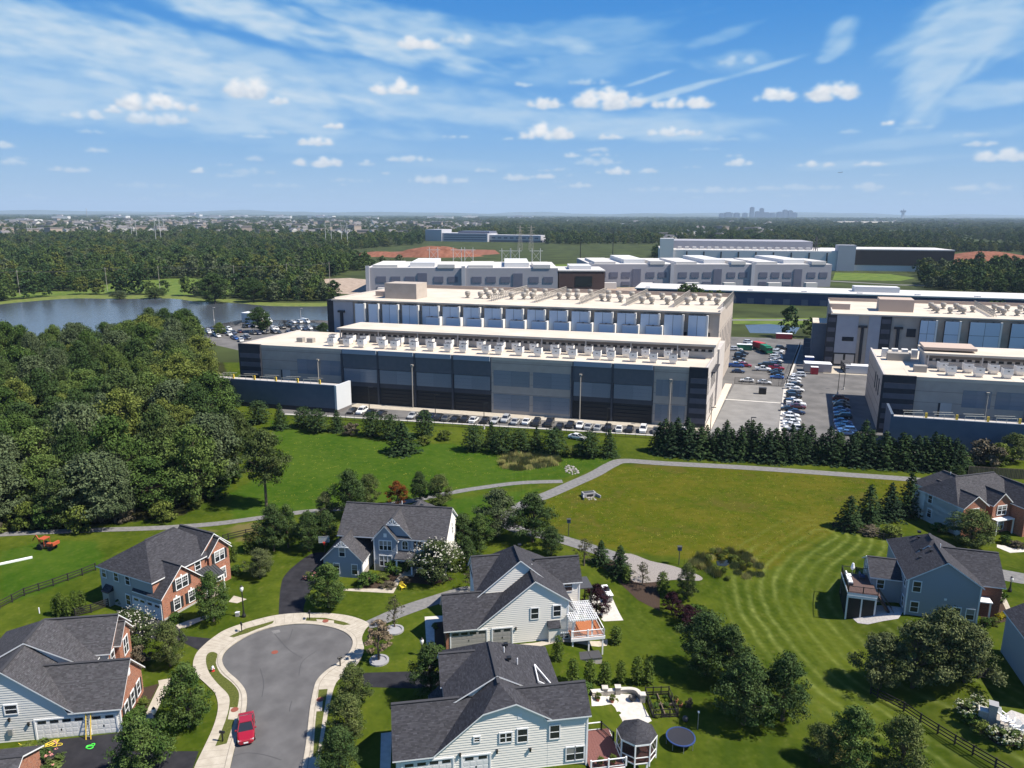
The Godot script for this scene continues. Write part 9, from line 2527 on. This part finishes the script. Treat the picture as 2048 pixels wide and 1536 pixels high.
	var nh := FastNoiseLite.new(); nh.seed = 5; nh.frequency = 0.00016; nh.fractal_octaves = 4
	for lay in 3:
		var d := 15000.0 + lay * 5000.0
		var x := -d * 0.9
		while x < d * 0.9:
			var q := []
			for e in [x, x + 350.0]: q.append(maxf(4.0, 34.0 + lay * 34.0 + nh.get_noise_2d(e, lay * 9000.0) * (70.0 + lay * 30.0)))
			hl.quad(Vector3(x, 0, -d), Vector3(x + 350, 0, -d), Vector3(x + 350, q[1], -d - 900), Vector3(x, q[0], -d - 900))
			hl.quad(Vector3(x, q[0], -d - 900), Vector3(x + 350, q[1], -d - 900), Vector3(x + 350, 0, -d - 2000), Vector3(x, 0, -d - 2000))
			x += 350.0
	struct(hl, "hills", mat("hill", lin(0.045, 0.065, 0.035), 0.95))
	# mounds of red earth
	for a in [["large mound of red earth with terraced sides, left of centre", Vector2(-104.6,-1012.3), 62.0, 13.0, 40.0], ["low ridge of red earth left of the large mound", Vector2(-178,-1007.1), 40.0, 6.0, 24.0], ["mound of red earth on the right among trees", Vector2(610.32,-967.96), 70.0, 11.0, 36.0]]:
		var m := MB.new(); var ro := []
		var nm := FastNoiseLite.new(); nm.seed = 4; nm.frequency = 0.9
		for j in 7:
			var ring := []
			for i in 26:
				var t := TAU * i / 26; var f := 1.0 - j / 7.0
				var k := 1.0 + 0.25 * nm.get_noise_2d(cos(t) * 1.5 + a[2], sin(t) * 1.5 + j * 0.1)
				ring.append(G3(a[1]) + Vector3(cos(t) * a[2] * f * k, a[3] * (sin(j / 7.0 * PI * 0.5)) * (1.0 + 0.15 * nm.get_noise_2d(i * 0.6, j)), -sin(t) * a[4] * f * k))
			ro.append(ring)
		ring_loft(m, ro, true, true)
		one(m, "earth_mound", M["red_dirt"], a[0], "earth mound")
	power()
	planes()

func pylon(label: String, p: Vector2, h: float, m := "unit_grey", arms := 3):
	var o := thing("pylon", label, "pylon", Vector3(p.x, 0, p.y), 0.3, "power line supports")
	var b := h * 0.09
	for sx in [-1, 1]:
		for sz in [-1, 1]:
			var q := MB.new(); q.bar(Vector3(sx * b, 0, sz * b), Vector3(sx * 0.4, h, sz * 0.4), 0.35, 0.35, Vector3.RIGHT); part(q, "leg", M[m], o)
	var br := MB.new()
	for i in 7:
		var f0 := i / 7.0; var f1 := (i + 1) / 7.0
		for s in [-1, 1]:
			br.bar(Vector3(-lerpf(b, 0.4, f0), h * f0, s * lerpf(b, 0.4, f0)), Vector3(lerpf(b, 0.4, f1), h * f1, s * lerpf(b, 0.4, f1)), 0.16, 0.16); br.bar(Vector3(lerpf(b, 0.4, f0), h * f0, s * lerpf(b, 0.4, f0)), Vector3(-lerpf(b, 0.4, f1), h * f1, s * lerpf(b, 0.4, f1)), 0.16, 0.16)
	part(br, "bracing", M[m], o)
	for i in arms:
		var y := h * (0.66 + 0.13 * i); var q := MB.new()
		q.bar(Vector3(-h * 0.16, y, 0), Vector3(h * 0.16, y, 0), 0.3, 0.4); part(q, "crossarm", M[m], o)

func h_frame(label: String, p: Vector2, h: float, w: float, m := "unit_grey"):
	var o := thing("pylon", label, "pylon", Vector3(p.x, 0, p.y), 0.1, "power line supports")
	for x in [-w / 2, w / 2]:
		var q := MB.new(); q.tube(Vector3(x, 0, 0), Vector3(x, h, 0), 0.38, 0.25, 6); part(q, "pole", M[m], o)
	var q := MB.new(); q.bar(Vector3(-w * 0.8, h * 0.9, 0), Vector3(w * 0.8, h * 0.9, 0), 0.4, 0.4); part(q, "crossarm", M[m], o)
	q = MB.new(); q.bar(Vector3(-w / 2, h * 0.5, 0), Vector3(w / 2, h * 0.9, 0), 0.2, 0.2); q.bar(Vector3(w / 2, h * 0.5, 0), Vector3(-w / 2, h * 0.9, 0), 0.2, 0.2); part(q, "brace", M[m], o)

func wire(o: Node3D, a: Vector3, b: Vector3, sag: float):
	var m := MB.new()
	for i in 10:
		var t0 := i / 10.0; var t1 := (i + 1) / 10.0
		m.tube(a.lerp(b, t0) - Vector3.UP * sag * 4.0 * t0 * (1 - t0), a.lerp(b, t1) - Vector3.UP * sag * 4.0 * t1 * (1 - t1), 0.06, 0.06, 4, false)
	part(m, "wire", M["dark_grey"], o)

func power():
	pylon("dark lattice pylon before the large white hall", Vector2(312.59,-775.64), 34.0, "dark_grey")
	pylon("lattice pylon behind the left long hall, left of two", Vector2(11.91,-1195), 38.0); pylon("lattice pylon behind the left long hall, right of two", Vector2(29.44,-1196.5), 38.0)
	var fr := [["grey frame mast left of the red earth, nearer", Vector2(-261.5,-1172.6), 42.0], ["grey frame mast left of the red earth, farther", Vector2(-294.1,-1204.2), 42.0], ["frame mast above the wood, left of three", Vector2(-735.9,-1467.1), 40.0], ["frame mast above the wood, middle of three", Vector2(-646.5,-1375.6), 46.0], ["frame mast above the wood, right of three", Vector2(-683.8,-1472.6), 46.0], ["frame mast at the left edge horizon", Vector2(-993.5,-1553.7), 36.0]]
	for a in fr: h_frame(a[0], a[1], a[2], 9.0, "far_white")
	var sub_ := [[Vector2(-75.9,-722.14), "first"], [Vector2(-53.24,-723.28), "second"], [Vector2(-42.13,-723.84), "third"], [Vector2(-6.09,-707.04), "fourth"], [Vector2(2.44,-707.45), "fifth"], [Vector2(22.39,-708.43), "sixth"]]
	for a in sub_: h_frame("grey substation frame, %s from the left behind the left long hall" % a[1], a[0], 24.0, 8.0, "far_white")
	for a in [["black utility pole beyond the office block", Vector2(70.28,-777.14), 34.0], ["black utility pole right of the office block pole", Vector2(122.39,-916.28), 34.0]]:
		var o := thing("utility_pole", a[0], "pole", G3(a[1])); var m := MB.new(); m.tube(Vector3.ZERO, Vector3(0, a[2], 0), 0.6, 0.35, 6); part(m, "pole", M["black_metal"], o)
		for k in 3:
			m = MB.new(); m.bar(Vector3(-4, a[2] * (0.8 + k * 0.08), 0), Vector3(4, a[2] * (0.8 + k * 0.08), 0), 0.4, 0.4); part(m, "crossarm", M["black_metal"], o)
	# wooden line across the far meadow
	var line := vs([-393.28,-475, -337.18,-507.31, -292.67,-536.19, -262.11,-552.12, -211.31,-565.76, -177.8,-587.65, -148.72,-606.41])
	var prev := Vector3.ZERO
	for i in line.size():
		var p := G3(line[i])
		var o := thing("utility_pole", "slim grey pole on the far pond meadow, %s from the left" % ordinal(i), "pole", p, 0.0, "poles of the meadow line")
		var m := MB.new(); m.tube(Vector3.ZERO, Vector3(0, 17, 0), 0.2, 0.14, 6); part(m, "pole", M["unit_grey"], o)
		m = MB.new(); m.bar(Vector3(0, 16, -1.3), Vector3(0, 16, 1.3), 0.16, 0.16); part(m, "crossarm", M["unit_grey"], o)
		if i > 0:
			for z in [-1.2, 1.2]:
				wire(o, prev + Vector3(0, 16.1, z) - p, Vector3(0, 16.1, z), 1.2)
		prev = p

func planes():
	var k := 6500.0 / 1480.0
	var o := thing("airplane", "tiny dark airplane low in the sky at the right", "airplane", Vector3((1632 - 1024) * k * 1.02, 55.0 + (429 - 349) * k * 1.0, -6400.0), deg_to_rad(80))
	var m := MB.new(); m.lathe(Vector3.ZERO, [Vector2(0, -20), Vector2(1.6, -17), Vector2(2.1, -10), Vector2(2.1, 10), Vector2(1.2, 18), Vector2(0, 21)], 10)
	var f := part(m, "fuselage", M["dark_grey"], o); f.rotation.x = PI / 2
	m = MB.new(); m.poly([Vector3(-18, 0, 6), Vector3(0, 0, -4), Vector3(18, 0, 6), Vector3(18, 0, 8), Vector3(0, 0, 4), Vector3(-18, 0, 8)]); m.obox(Vector3(0, -0.2, 1), Vector3(10, 0.5, 5)); part(m, "wing", M["dark_grey"], o)
	m = MB.new(); m.obox(Vector3(0, 4, 17), Vector3(0.5, 6, 4)); m.obox(Vector3(0, 1, 17), Vector3(12, 0.4, 3)); part(m, "tail", M["dark_grey"], o)

func _ready():
	stage()
	materials()
	ground_materials()
	campus_materials()
	prop_materials()
	mat("dead_wood", lin(0.28, 0.26, 0.24), 0.9)
	vegetation_kinds()
	ground()
	street()
	campus_buildings()
	far_campus()
	houses()
	woods()
	tufts()
	vehicles()
	fences()
	garden()
	far_country()
